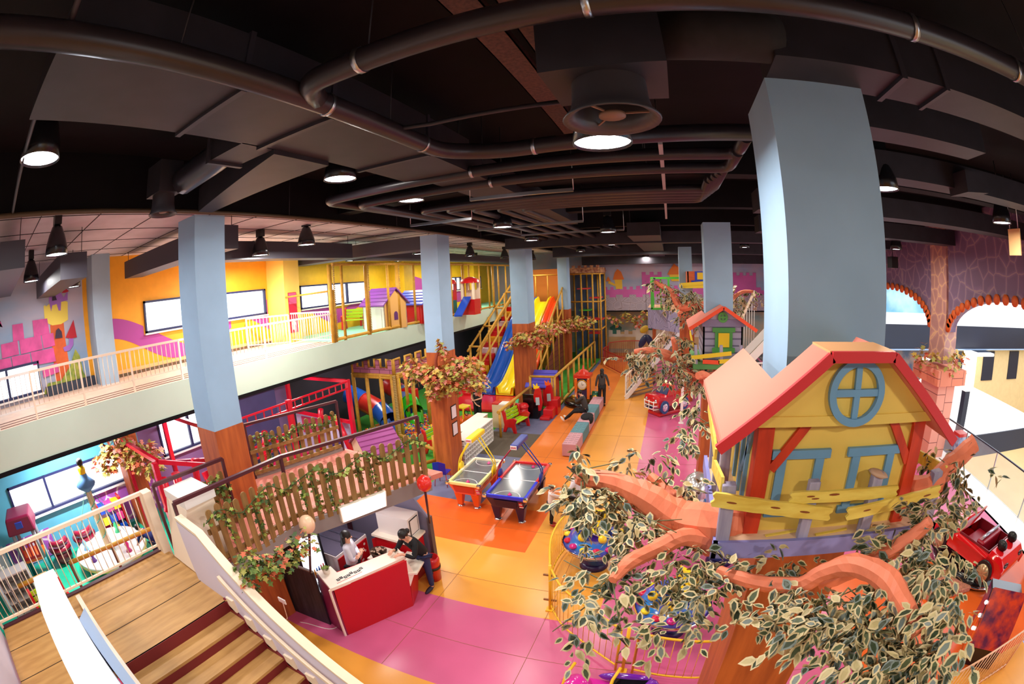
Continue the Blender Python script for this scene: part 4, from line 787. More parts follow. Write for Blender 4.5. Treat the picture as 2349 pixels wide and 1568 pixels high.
back = [(-6.95, 4.4), (-7.05, 4.78), (-6.5, 6.75)]
fence_line([(-7.08, 4.72), (-6.48, 6.75)], 2.4, -1, 1.1, .155, True); fence_line([(-6.0, 2.3), (-5.98, 3.4)], 2.4, -1, 1.1, .16, True)
def hand(pts, zs, name='handrail'):
    m = MB(); P = [Vector((x, y, 2.4+z)) for (x, y), z in zip(pts, zs)]
    for a, b in zip(P, P[1:]): m.bar(a, b, .055, .05)
    m.build(name, MAROON, br, world=True)
    for (x, y), z in zip(pts, zs): m = MB(); m.box((x, y, 2.35+z/2), (.045, .045, z+.1)); m.build('rail_post', MAROON, br, world=True)
hand([(-5.19, 2.0), (-5.12, 3.95), (-4.2, 6.42)], (1.1, 1.1, 1.1)); hand([(-6.02, 2.06), (-5.95, 3.38)], (1.1, 1.1)); hand([(-7.12, 4.73), (-6.48, 6.8)], (1.1, 1.1))
m = MB(); m.slab([(-5.1, 2.3, 2.16), (-5.05, 3.95, 2.16), (-5.05, 3.95, 2.4), (-5.1, 2.3, 2.4)], (.03, 0, 0)); m.bar((-5.05, 3.93, 2.26), (-4.02, 6.35, 2.26), .04, .28); m.bar((-7.1, 4.75, 2.42), (-6.48, 6.8, 2.42), .04, .1); m.build('edge_beam', GBEAM, br, world=True)
# bridge legs
for x, y in ((-6.0, 2.1), (-6.45, 6.5)):
    m = MB(); m.box((x, y, 1.15), (.08, .08, 2.3)); m.build('support_post', MAROON, br, world=True)
# ivy garlands
IVY = [M('ivy_green', '#5e7428', .6), M('ivy_light', '#9aa84a', .6), M('ivy_dark', '#37501e', .6)]
def garland(name, label, paths, L=.07, dens=60, parent=None, r=.07):
    rg = random.Random(hash(label) % 1000 if False else len(label)*7+len(paths)); m = MB()
    for pts in paths:
        P = smooth(pts, 5); m.tube(P, .008, 5, mi=2)
        for a, b in zip(P, P[1:]):
            k = max(1, int((b-a).length*dens))
            for _ in range(k):
                q = a.lerp(b, rg.random())+Vector((rg.gauss(0, r*.5), rg.gauss(0, r*.5), rg.gauss(0, r*.5))); d = Vector((rg.uniform(-1, 1), rg.uniform(-1, 1), rg.uniform(-1, .2)))
                k2 = rg.choice((0, 0, 1, 2)); l = L*rg.uniform(.6, 1.2); m.leaf(q, d, Vector((rg.uniform(-1, 1), rg.uniform(-1, 1), 1)), l, l*.9, (k2, k2), 1)
    o = m.build(name, IVY); tag(o, label, 'garland'); return o
def along(pts, t, z, off=0):
    P = [Vector((x, y, 2.4)) for x, y in pts]; L = [(b-a).length for a, b in zip(P, P[1:])]; s = t*sum(L)
    for a, b, l in zip(P, P[1:], L):
        if s <= l+1e-6: q = a.lerp(b, s/l); return q+Vector((.06+off, -.02, z))
        s -= l
    return P[-1]+Vector((.06+off, 0, z))
garland('ivy_garland', 'ivy garland woven along the near picket fence of the bridge with hanging tails', [[along(front, i/14, .72+.1*math.sin(i*2.1)) for i in range(15)]]+[[along(front, t, .7), along(front, t+.005, .45), along(front, t+.008, .7-l)] for t, l in ((.08, .4), (.2, .6), (.27, .3), (.42, .5), (.47, .6), (.53, .65), (.66, .35), (.72, .5))], .075, 75)
garland('ivy_garland', 'ivy garland on the far picket fence of the bridge', [[Vector((lerp(-7.05, -6.46, i/6), lerp(4.8, 6.72, i/6), 2.4+.75+.08*math.sin(i*2.3))) for i in range(7)], [(-6.98, 5.1, 3.1), (-6.96, 5.12, 2.8), (-6.95, 5.12, 2.55)]], .075, 75)
garland('ivy_garland', 'ivy cluster on the short fence left of the first orange trunk', [[(-6.0, 2.9, 3.1), (-6.0, 3.15, 3.2), (-5.97, 3.35, 3.0)], [(-5.98, 3.2, 3.1), (-5.97, 3.22, 2.8)]], .08, 140, r=.1)
# leafy maple garland on the stump beside the kiosk
t = thing('maple_garland', 'red maple and ivy garland draped over the stair edge beside the kiosk fridge', 'garland', (-5.3, 3.2, 1.9)); m = MB(); rg = random.Random(4)
GP = [PR(570, 1290, 5.3), PR(600, 1300, 5.3), PR(640, 1285, 5.3), PR(670, 1260, 5.4), PR(700, 1240, 5.45)]
for p, n in zip(GP, (90, 80, 70, 60, 40)): maple_cloud(m, p, (.17, .17, .17), n, .08, rg)
maple_cloud(m, PR(572, 1335, 5.3), (.08, .08, .2), 45, .08, rg)
m.build('leaves', [MAPLE[0], M('ivy_green', '#5e7428', .6), MAPLE[2], M('ivy_dark', '#37501e', .6)], t, world=True); m = MB(); m.tube(smooth(GP, 4), .012, 6); m.build('vine', MAPLE[4], t, world=True)
# ================================================================== PEOPLE
def skin_obj(name, verts, edges, rad, mat, parent, sub=1, root=0):
    me = bpy.data.meshes.new(name); me.from_pydata([tuple(v) for v in verts], edges, []); me.materials.append(mat)
    o = bpy.data.objects.new(name, me); COL.objects.link(o); o.parent = parent
    s = o.modifiers.new('skin', 'SKIN'); s.use_smooth_shade = True
    for i, r in enumerate(rad):
        d = me.skin_vertices[0].data[i]; d.radius = r if isinstance(r, tuple) else (r, r); d.use_root = (i == root)
    q = o.modifiers.new('sub', 'SUBSURF'); q.levels = sub; q.render_levels = sub
    return o
def person(label, loc, rz, J=None, H=1.65, shirt='#101014', trousers='#14141c', shoes='#111114', hair='short', sleeve='long', extra=None, haircol=HAIR, skin=SKIN, group=None, wide=1.0, curl=.4):
    D = dict(pelvis=(0, 0, .9), waist=(0, 0, 1.05), chest=(0, .01, 1.24), neck=(0, 0, 1.42), head=(0, .02, 1.53), hl=(-.085, 0, .88), hr=(.085, 0, .88), kl=(-.095, .02, .48), kr=(.095, .02, .48), al=(-.1, -.02, .09), ar=(.1, -.02, .09),
             tl=(-.11, .14, .035), tr=(.11, .14, .035), sl=(-.165, 0, 1.37), sr=(.165, 0, 1.37), el=(-.21, -.02, 1.1), er=(.21, -.02, 1.1), wl=(-.22, .05, .86), wr=(.22, .05, .86), fl=None, fr=None, face=(0, 1, 0))
    if J: D.update(J)
    s = H/1.65; P = {k: Vector(v)*s if v is not None and k != 'face' else v for k, v in D.items()}; face = Vector(D['face']).normalized()
    t = thing('person', label, 'person', loc, rz, group)
    V = []; E = []; Rr = []
    def av(p, r, fr=None):
        V.append(Vector(p)); Rr.append(tuple(x*s for x in r) if isinstance(r, tuple) else r*s); i = len(V)-1
        if fr is not None: E.append((fr, i))
        return i
    pe = av(P['pelvis'], (.13*wide, .105), None); wa = av(P['waist'], (.115*wide, .09), pe); ch = av(P['chest'], (.13*wide, .1), wa); ck = av(P['chest'].lerp(P['neck'], .7), .075, ch); ne = av(P['neck'], .05, ck)
    up = (P['head']-P['neck']).normalized(); hd = P['head']; h0 = av(hd-up*.045*s+face*.012*s, .066, ne); h1 = av(hd+up*.025*s, .08, h0); h2 = av(hd+up*.085*s-face*.01*s, .062, h1)
    for a in 'lr':
        hi = av(P['h'+a], .088*wide, pe); kn = av(P['k'+a], .058, hi); cf = av(P['k'+a].lerp(P['a'+a], .35), .055, kn); an = av(P['a'+a], .036, cf); to = av(P['t'+a], (.035, .028), an)
        sh = av(P['s'+a], .052, ck); el = av(P['e'+a], .04, sh); wr = av(P['w'+a], .027, el)
        d = (P['w'+a]-P['e'+a]).normalized(); fd = (P['f'+a]-P['w'+a]).normalized() if P['f'+a] is not None else (d+Vector((0, curl*.3, -.1))).normalized()
        sd = fd.cross(Vector((0, 0, 1)) if abs(fd.z) < .8 else Vector((0, 1, 0))).normalized(); dn = fd.cross(sd)
        pm = av(P['w'+a]+fd*.055*s, (.036, .018), wr)
        for q, (of, L) in enumerate(((-.03, .062), (-.01, .075), (.011, .07), (.03, .055))):
            f0 = av(P['w'+a]+fd*.09*s+sd*of*s, .0095, pm); f1 = av(V[f0]+fd*L*.55*s+dn*.012*s*curl*2, .0085, f0); av(V[f1]+fd*L*.45*s+dn*.02*s*curl*2, .0075, f1)
        th0 = av(P['w'+a]+fd*.045*s+sd*.04*s*(1 if a == 'l' else 1), .011, pm); av(V[th0]+(fd+sd*.7).normalized()*.04*s, .009, th0)
    skin_obj('body', V, E, Rr, skin, t)
    # clothes follow the body
    def cloth(name, keys, edges, rad, mat): return skin_obj(name, [P[k] if isinstance(k, str) else k*1 for k in keys], edges, [tuple(x*s for x in r) if isinstance(r, tuple) else r*s for r in rad], mat, t)
    m1 = M('cloth_'+shirt.strip('#'), shirt, .8); m2 = M('cloth_'+trousers.strip('#'), trousers, .8); m3 = M('shoe_'+shoes.strip('#'), shoes, .6)
    hem = P['pelvis'].lerp(P['waist'], -.15)
    k = [hem, P['waist'], P['chest'], P['chest'].lerp(P['neck'], .62)]; ed = [(0, 1), (1, 2), (2, 3)]; rd = [(.172*wide, .145), (.152*wide, .128), (.16*wide, .13), (.1, .085)]
    for a in 'lr':
        b = len(k); k += [P['s'+a], P['s'+a].lerp(P['e'+a], .5)]; ed += [(3, b), (b, b+1)]; rd += [.064, .056]
        if sleeve == 'long': k += [P['e'+a], P['e'+a].lerp(P['w'+a], .85)]; ed += [(b+1, b+2), (b+2, b+3)]; rd += [.05, .037]
    skin_obj('shirt', k, ed, [tuple(x*s for x in r) if isinstance(r, tuple) else r*s for r in rd], m1, t)
    k = [P['pelvis']+Vector((0, 0, .03))]; ed = []; rd = [(.142*wide, .115)]
    for a in 'lr':
        b = len(k); k += [P['h'+a], P['h'+a].lerp(P['k'+a], .5), P['k'+a], P['k'+a].lerp(P['a'+a], .5), P['k'+a].lerp(P['a'+a], .93)]; ed += [(0, b), (b, b+1), (b+1, b+2), (b+2, b+3), (b+3, b+4)]; rd += [.1*wide, .085, .07, .062, .055]
    skin_obj('trousers', k, ed, [tuple(x*s for x in r) if isinstance(r, tuple) else r*s for r in rd], m2, t)
    for a in 'lr':
        m = MB(); A = P['a'+a]; T = P['t'+a]; d = (T-A); d = d.normalized(); q = A.lerp(T, .5)+Vector((0, 0, -.0)); rot = basis(d, Vector((0, 0, 1)).cross(d))
        m.ball(q, (.135*s, .048*s, .045*s), 12, 7, rot=rot); m.build('shoe', m3, t)
    fr = basis(face.cross(up), face); hc = hd+up*.02*s
    m = MB(); 
    if hair == 'none': pass
    else:
        m.ball(hc+up*.022*s-face*.022*s, (.088*s, .1*s, .098*s), 16, 10, rot=fr)
        if hair == 'long': m.ball(hc-face*.055*s-up*.1*s, (.085*s, .055*s, .16*s), 12, 8, rot=fr); m.tube([hc-face*.05*s-up*.1*s, hc-face*.06*s-up*.22*s, hc-face*.05*s-up*.3*s], [.07*s, .06*s, .02*s], 10)
        if hair == 'bun': m.ball(hc-face*.12*s+up*.0*s, .05*s, 10, 7)
        m.build('hair', haircol, t)
    sd = face.cross(up)
    def bit(nm, c, r, mt): m = MB(); m.ball(c, tuple(x*s for x in r), 8, 6, rot=fr); m.build(nm, mt, t)
    bit('nose', hd+face*.09*s-up*.008*s, (.012, .018, .02), skin)
    for q in (-1, 1): bit('ear', hd+sd*q*.08*s, (.012, .02, .03), skin); bit('eye', hd+face*.078*s+sd*q*.03*s+up*.015*s, (.011, .006, .006), BLK)
    bit('mouth', hd+face*.078*s-up*.045*s, (.02, .006, .005), M('lips', '#9a3a3a', .5))
    if extra: extra(t, P, s)
    return t
# ================================================================== KIOSK UNDER THE BRIDGE
REDL = M('red_laminate', '#c2101a', .35); WT = M('white_top', '#f6ead8', .35); GPAN = M('grey_panel', '#8a86a0', .6, var=.08, vs=1); DPAN = M('dark_grained_panel', '#3a3440', .5, col2='#221e28', vs=2, vscale=(9, 9, 1))
k = thing('kiosk_counter', 'red fronted kiosk counter with white angled top and lettered stickers', 'counter', (-4.6, 4.7, 0))
# red body, leaning front
A = Vector((-4.78, 4.02, 0)); B = Vector((-4.17, 5.33, 0)); C = Vector((-4.3, 5.75, 0))
d = (B-A).normalized(); nr = Vector((-d.y, d.x, 0))
m = MB(); o = nr*.45; m.hexa([A, B, B+o, A+o, A+Vector((-.0, .03, 1.1)), Vector((-4.14, 5.38, 1.1)), Vector((-4.14, 5.38, 1.1))+o, A+Vector((-.0, .03, 1.1))+o]); m.build('red_front', REDL, k, world=True)
m = MB(); m.hexa([B, C, C+o*.8, B+o, Vector((-4.14, 5.38, .78)), Vector((-4.28, 5.95, .78)), Vector((-4.28, 5.95, .78))+o*.8, Vector((-4.14, 5.38, .78))+o]); m.build('red_front', REDL, k, world=True)
m = MB(); m.slab([A+Vector((-.02, -.02, 0)), A+Vector((-.02, -.02, 1.1)), A+Vector((-.55, .2, 1.1)), A+Vector((-.55, .12, 0))], (.03, .02, 0)); m.build('end_panel', M('magenta_side', '#8a2050', .4), k, world=True)
m = MB(); m.bar(A+Vector((-.03, -.03, 0)), A+Vector((-.03, -.03, 1.12)), .05, .03); m.build('edge_strip', WT, k, world=True)
t0 = G(758, 1350, 1.15); t1 = G(931, 1275, 1.15); t2 = G(912, 1257, 1.15); t3 = G(773, 1312, 1.15); t4 = G(758, 1298, 1.15); t5 = G(725, 1310, 1.15)
m = MB(); m.slab([t0, t1, t2, t3], (0, 0, -.06)); m.slab([t0, t3, t4, t5], (0, 0, -.0601)); m.build('counter_top', WT, k, world=True)
s0 = G(931, 1278, 1.12); m = MB(); m.slab([(-4.14, 5.35, .82), (-4.0, 5.42, .82), (-4.12, 6.05, .82), (-4.55, 5.98, .82), (-4.5, 5.5, .82)], (0, 0, -.04)); m.build('low_top', WT, k, world=True)
m = MB(); m.slab([(-4.15, 5.37, 1.12), (-4.05, 5.42, .8), (-4.15, 5.35, .5)], (-.03, .0, 0)); m.build('wing_panel', WT, k, world=True)
LET = M('letter_black', '#16141a', .5); LR = M('letter_red', '#c02030', .5)
bs = basis(d, nr)
for i, ch in enumerate('BILJETARA'[:8]):
    pass
ta = G(772, 1331, 1.151); tb = G(833, 1302, 1.151); du = (tb-ta).normalized(); nu = Vector((-du.y, du.x, 0)); L = (tb-ta).length
m = MB()
for i in range(8):
    c = ta.lerp(tb, (i+.5)/8)+nu*(.02*math.sin(i*2)); w = L/8*.42; m.slab([c-du*w-nu*.03, c+du*w-nu*.035, c+du*w+nu*.035, c-du*w+nu*.03], (0, 0, .002))
m.build('sticker_tiles', LET, k, world=True)
for i, ch in enumerate('AIAFTUFA'):
    c = ta.lerp(tb, (i+.5)/8)+nu*(.02*math.sin(i*2)); text_mesh(ch, .045, WT, c+Vector((0, 0, .003)), basis(du, nu), 'sticker_letter', k, .0008)
m = MB(); c0 = G(774, 1338, 1.151); c1_ = G(832, 1311, 1.151); dd = (c1_-c0)
for i in range(22): q = c0+dd*(i/22); m.slab([q, q+dd*.028, q+dd*.028+nu*.016, q+nu*.016], (0, 0, .0015))
m.build('sticker_caption', LR, k, world=True)
# planter on the counter
t = thing('potted_plant', 'small pale pot of green moss on the kiosk counter corner', 'plant', tuple(G(750, 1313, 1.15))); m = MB(); m.lathe([(0, 0), (.06, 0), (.075, .09), (.06, .09), (0, .08)], n=12); m.build('pot', M('pale_pot', '#e8d8c8', .7), t); m = MB()
for i in range(60): a = random.Random(i).random()*6.28; r = random.Random(i+99).random()*.06; m.leaf(Vector((r*math.cos(a), r*math.sin(a), .08)), Vector((math.cos(a), math.sin(a), 1)), Vector((0, 0, 1)), .05, .03, (0, 0), 2)
m.build('leaves', M('moss_green', '#8aa04a', .7), t)
# enclosure panels
t = thing('partition', 'tall dark grained end panel of the kiosk beside the stair', 'panel', (-5.6, 4.05, 0)); m = MB(); m.slab([(-6.12, 4.0, 0), (-5.24, 4.07, 0), (-5.26, 4.1, 1.25), (-6.12, 4.05, 1.25)], (0, .03, 0)); m.build('board', DPAN, t, world=True); m = MB(); m.bar((-6.12, 4.05, 1.26), (-5.26, 4.1, 1.26), .05, .025); m.build('top_edge', GBEAM, t, world=True)
t = thing('partition', 'grey-lilac side panel closing the right end of the kiosk, with a dark edge', 'panel', (-5, 6.6, 0))
m = MB(); m.slab([(-6.5, 6.62, 0), (-4.36, 6.62, 0), (-4.36, 6.62, 1.3), (-4.7, 6.62, 1.75), (-5.3, 6.62, 2.25), (-6.5, 6.62, 2.25)], (0, .04, 0)); m.build('board', GPAN, t, world=True); m = MB(); m.bx(-4.38, 6.58, 0, -4.32, 6.7, 1.32); m.build('dark_edge', M('dark_edge', '#5a4a4a', .6), t, world=True)
m = MB(); m.slab([(-6.5, 4.1, 0), (-6.5, 6.62, 0), (-6.5, 6.62, 2.28), (-6.5, 4.1, 2.28)], (-.04, 0, 0)); o = m.build('kiosk_backboard', GPAN); tag(o, 'grey-lilac back wall of the kiosk below the bridge deck', 'panel')
def balloon(px, py, r, label, mat, basept, dist):
    c = dist; t = thing('balloon', label, 'balloon', tuple(basept))
    m = MB(); b = Vector((0, 0, -1)); q = c-Vector(basept); q = Vector(q); m.ball(q, (r, r, r*1.18), 20, 12); m.lathe([(.0, -r*1.3), (.012, -r*1.28), (.004, -r*1.15)], q, 8); m.build('balloon_skin', mat, t)
    m = MB(); m.tube([q-Vector((0, 0, r*1.2)), Vector((0, 0, 0))], .022, 8); m.build('support_post', MAROON, t); return t
balloon(973, 1108, .13, 'red balloon on a dark post at the right end of the kiosk', M('red_balloon', '#e02418', .25, coat=.5), (-4.33, 6.6, 1.2), G(973, 1108, 2.5))
balloon(704, 1202, .13, 'cream balloon on a dark post above the kiosk fridge', M('cream_balloon', '#f0c8a4', .3, coat=.5), (-5.33, 4.1, 1.2), G(704, 1202, 2.5))
# lit sign
t = thing('light_box_sign', 'glowing blank white light box hanging from the bridge over the kiosk', 'sign', (-4.6, 5.2, 2.2))
def onp(px, py):  # vertical plane just outside the bridge edge
    p0 = Vector((-5.0, 3.93, 0)); dv = (Vector((-3.98, 6.35, 0))-p0).normalized(); n = Vector((dv.y, -dv.x, 0)); q = ray(px, py); return CAM+q*((p0+n*.06-CAM).dot(n)/q.dot(n))
S = [onp(787, 1199), onp(888, 1160), onp(886, 1126), onp(779, 1166)]; nn = Vector((.92, -.39, 0)).normalized()
m = MB(); m.slab([p-nn*.09 for p in S], nn*.085); m.build('housing', WT, t, world=True); c = sum(S, Vector())/4
m = MB(); m.slab([c+(p-c)*.95-nn*.004 for p in S], nn*.006); m.build('light_face', M('sign_glow', '#fffaf2', .5, emit=2.2), t, world=True)
L = bpy.data.lights.new('kiosk_light', 'AREA'); L.size = .5; L.energy = 22; L.color = (1, .95, .95); lo = bpy.data.objects.new('kiosk_light', L); COL.objects.link(lo); lo.parent = t; lo.location = (-.7, .1, .05)
t = thing('kiosk_downlight', 'small bright downlight under the bridge behind the light box', 'lamp', (-5.1, 5.5, 2.28)); m = MB(); m.lathe([(0, -.03), (.07, -.03), (.08, 0), (0, 0)], n=16); m.build('housing', GLOW, t)
# fridge
t = thing('drinks_fridge', 'tall lit glass-door drinks fridge in the kiosk beneath the cream balloon', 'fridge', (-5.9, 4.45, 0))
m = MB(); m.bx(-6.3, 4.2, 0, -5.72, 4.85, 1.8); m.build('cabinet', M('fridge_dark', '#2a2430', .4), t, world=True)
m = MB(); m.bx(-5.72, 4.24, .35, -5.70, 4.81, 1.74); m.build('glass_door', M('fridge_glow', '#eef6ff', .3, emit=1.6), t, world=True)
m = MB(); m.bx(-5.7, 4.2, .3, -5.68, 4.25, 1.8); m.bx(-5.7, 4.8, .3, -5.68, 4.85, 1.8); m.bx(-5.7, 4.2, 1.74, -5.68, 4.85, 1.8); m.bx(-5.7, 4.2, .3, -5.68, 4.85, .36); m.build('door_frame', BLK, t, world=True)
m = MB(); m.bx(-5.71, 4.2, .02, -5.66, 4.85, .3); m.build('kick_panel', M('fridge_magenta', '#8a1230', .4), t, world=True)
bot = [M('bottle_red', '#b01a20', .3), M('bottle_dark', '#3a2a2a', .3), M('bottle_amber', '#c88a3a', .3), M('bottle_blue', '#3a6ab0', .3)]
for s in range(2):
    for i in range(8):
        b = MB(); z = .42+.3*s; y = 4.29+i*.065; x = -5.685
        b.lathe([(0, 0), (.022, 0), (.024, .12), (.012, .17), (.012, .2), (0, .2)], (x+.005, y, z), 8); o = b.build('drink_bottle', bot[(i//2+s) % 4]); tag(o, '%s drink bottle, %s on the %s shelf of the lit fridge' % (['red', 'dark', 'amber', 'blue'][(i//2+s) % 4], ['leftmost', 'second from left', 'third from left', 'fourth from left', 'fourth from right', 'third from right', 'second from right', 'rightmost'][i], ['bottom', 'upper'][s]), 'bottle', 'bottles in the drinks fridge')
t = thing('chest_freezer', 'red and white chest freezer with sliding glass lid behind the kiosk attendant', 'freezer', (-5.9, 5.5, 0))
m = MB(); m.bx(-6.4, 5.0, .1, -5.55, 6.0, .95); m.build('freezer_body', M('freezer_white', '#e8e4e4', .4), t, world=True); m = MB(); m.bx(-5.55, 5.03, .15, -5.53, 5.97, .88); m.build('red_panel', M('freezer_red', '#b8101c', .4), t, world=True)
m = MB(); m.bx(-6.38, 5.02, .95, -5.57, 5.98, .97); m.build('glass_lid', M('lid_glass', '#6a6478', .15, .2), t, world=True); m = MB(); m.bx(-6.38, 5.45, .97, -5.57, 5.48, .99); m.bx(-6.38, 5.7, .97, -5.57, 5.73, .99); m.build('lid_handle', STEEL, t, world=True)
m = MB()
for i in range(40): rg_ = random.Random(i); y = 5.55+rg_.uniform(-.1, .35); z = rg_.uniform(.2, .82); r = rg_.uniform(.01, .035); m.poly([(-5.528, y+r*math.cos(a*1.047), z+r*math.sin(a*1.047)) for a in range(6)])
m.build('snow_spots', M('panel_white', '#f4e8e0', .5), t, world=True)
t = thing('kiosk_chair', 'red moulded chair inside the kiosk behind the freezer', 'chair', (-5.2, 6.0, 0), .5)
def shell_chair(t, seatm, legm, s=1):
    m = MB(); m.box((0, 0, .44*s), (.42*s, .4*s, .03)); m.build('seat', seatm, t, bevel=.02)
    m = MB(); P = [Vector((x*.42*s, .2*s+.05*s*(1-abs(x)*1.2), z)) for x in (-.5, -.25, 0, .25, .5) for z in (.46*s, .86*s-abs(x)*.12*s)]
    for i in range(4): m.hexa([P[2*i]-Vector((0, .02, 0)), P[2*i+2]-Vector((0, .02, 0)), P[2*i+2], P[2*i], P[2*i+1]-Vector((0, .02, 0)), P[2*i+3]-Vector((0, .02, 0)), P[2*i+3], P[2*i+1]])
    m.build('backrest', seatm, t)
    for x in (-1, 1):
        for y in (-1, 1): m = MB(); m.tube([(x*.17*s, y*.15*s, .44*s), (x*.21*s, y*.2*s, 0)], .012, 8); m.build('leg', legm, t)
shell_chair(t, RED, STEEL)
t = thing('wicker_basket', 'dark wicker basket of wrapped sweets on the kiosk inner shelf', 'basket', (-4.95, 5.6, .8)); m = MB(); m.lathe([(0, 0), (.13, 0), (.17, .15), (.155, .15), (.12, .02)], n=16); m.build('weave', M('wicker', '#4a3020', .8, var=.4, vs=40), t); m = MB()
for i in range(30): rg_ = random.Random(i+5); m.ball((rg_.uniform(-.11, .11), rg_.uniform(-.11, .11), .13+rg_.uniform(0, .04)), .02, 6, 4)
m.build('sweets', M('sweet_wrap', '#c8a890', .3), t)
t = thing('kiosk_shelf', 'low white inner shelf of the kiosk under the wicker basket', 'shelf', (-5, 5.7, 0)); m = MB(); m.bx(-5.15, 5.45, .76, -4.6, 5.95, .8); m.build('top', WT, t, world=True); m = MB(); m.bx(-5.1, 5.5, 0, -5.05, 5.9, .76); m.bx(-4.7, 5.5, 0, -4.65, 5.9, .76); m.build('side_panel', WT, t, world=True)
t = thing('display_box', 'white glass-fronted warmer on the red-fronted side cabinet at the right of the kiosk', 'cabinet', (-4.9, 6.3, 0)); m = MB(); m.bx(-5.35, 6.05, 0, -4.5, 6.55, .95); m.build('cabinet_base', REDL, t, world=True); m = MB(); m.bx(-5.4, 6.0, .95, -4.45, 6.58, 1.0); m.build('cabinet_top', WT, t, world=True); m = MB(); m.bx(-5.3, 6.15, 1.0, -4.55, 6.55, 1.45); m.build('warmer', M('warmer_white', '#e8e0dc', .4), t, world=True); m = MB(); m.bx(-4.552, 6.2, 1.05, -4.54, 6.5, 1.4); m.build('front_frame', BLK, t, world=True); m = MB(); m.bx(-4.542, 6.22, 1.07, -4.535, 6.48, 1.38); m.build('notice', M('paper2', '#e4dcd8', .6), t, world=True)
t = thing('waste_bin', 'red round bin beside the leaning customer at the kiosk', 'bin', tuple(G(996, 1325))); m = MB(); m.lathe([(0, 0), (.15, 0), (.17, .5), (.15, .56), (.13, .56), (.13, .45), (0, .44)], n=20); m.build('drum', RED, t); m = MB(); m.lathe([(.172, .3), (.176, .3), (.176, .36), (.172, .36)], n=20); m.build('band', BLK, t)
t = thing('socket', 'white double wall socket with a trailing cable on the stair-side board', 'socket', tuple(PR(647, 1377, 6.6))); c = t.location.copy(); m = MB(); m.box((0, 0, 0), (.15, .02, .08)); m.build('plate', WHITE, t, bevel=.004)
m = MB(); a = Vector((0, 0, -.03)); e1 = G(660, 1425)-c; e2 = G(700, 1428, .01)-c; e3 = G(755, 1442, .01)-c; e4 = G(780, 1433, .01)-c; e1.z = max(e1.z, -c.z+.02); m.tube(smooth([a, (a+e1)*.5+Vector((0, 0, -.1)), e1, e2, e3, e4], 6), .008, 6); m.build('cable', WHITE, t)
t = thing('stair_side_board', 'orange wood board closing the side of the stair left of the dark kiosk panel', 'panel', (-6, 3.8, 0)); m = MB(); q = [G(604, 1412), G(680, 1401)]; m.hexa([(-6.18, 3.2, 0), (-6.14, 3.2, 0), (-6.08, 3.98, 0), (-6.12, 3.98, 0), (-6.18, 3.2, 1.35), (-6.14, 3.2, 1.35), (-6.08, 3.98, 1.3), (-6.12, 3.98, 1.3)]); m.build('board', BARK, t, world=True)
# people at the kiosk
p1 = G(792, 1228, 1.55); q1 = (p1.x, p1.y, 0)
person('kiosk attendant with long black hair in a white cardigan, arms folded, standing behind the counter', q1, R(-60), dict(wl=(.06, .2, 1.15), el=(-.22, .08, 1.12), wr=(-.05, .22, 1.12), er=(.22, .08, 1.12), fl=(.14, .18, 1.17), fr=(-.14, .2, 1.14)), shirt='#dcdce8', trousers='#1a1620', hair='long')
f = G(985, 1348)
person('customer in black top and blue jeans leaning over the kiosk counter', (f.x, f.y, 0), math.atan2(-1, -.3)-PI/2, dict(pelvis=(0, .0, .88), waist=(0, .08, 1.03), chest=(0, .19, 1.2), neck=(0, .31, 1.35), head=(0, .38, 1.46), hl=(-.085, .04, .84), hr=(.085, .04, .84), kl=(-.1, .02, .45), kr=(.1, -.1, .45), al=(-.1, .0, .09), ar=(.1, -.3, .09), tl=(-.1, .16, .035), tr=(.1, -.14, .035),
       sl=(-.165, .27, 1.31), sr=(.165, .27, 1.31), el=(-.24, .4, 1.08), er=(.22, .42, 1.08), wl=(-.12, .56, 1.2), wr=(.1, .58, 1.2), fl=(-.06, .7, 1.2), fr=(.06, .72, 1.2), face=(0, 1, -.35)), shirt='#0c0c12', trousers='#27325c', shoes='#2a2038', hair='bun', H=1.68)
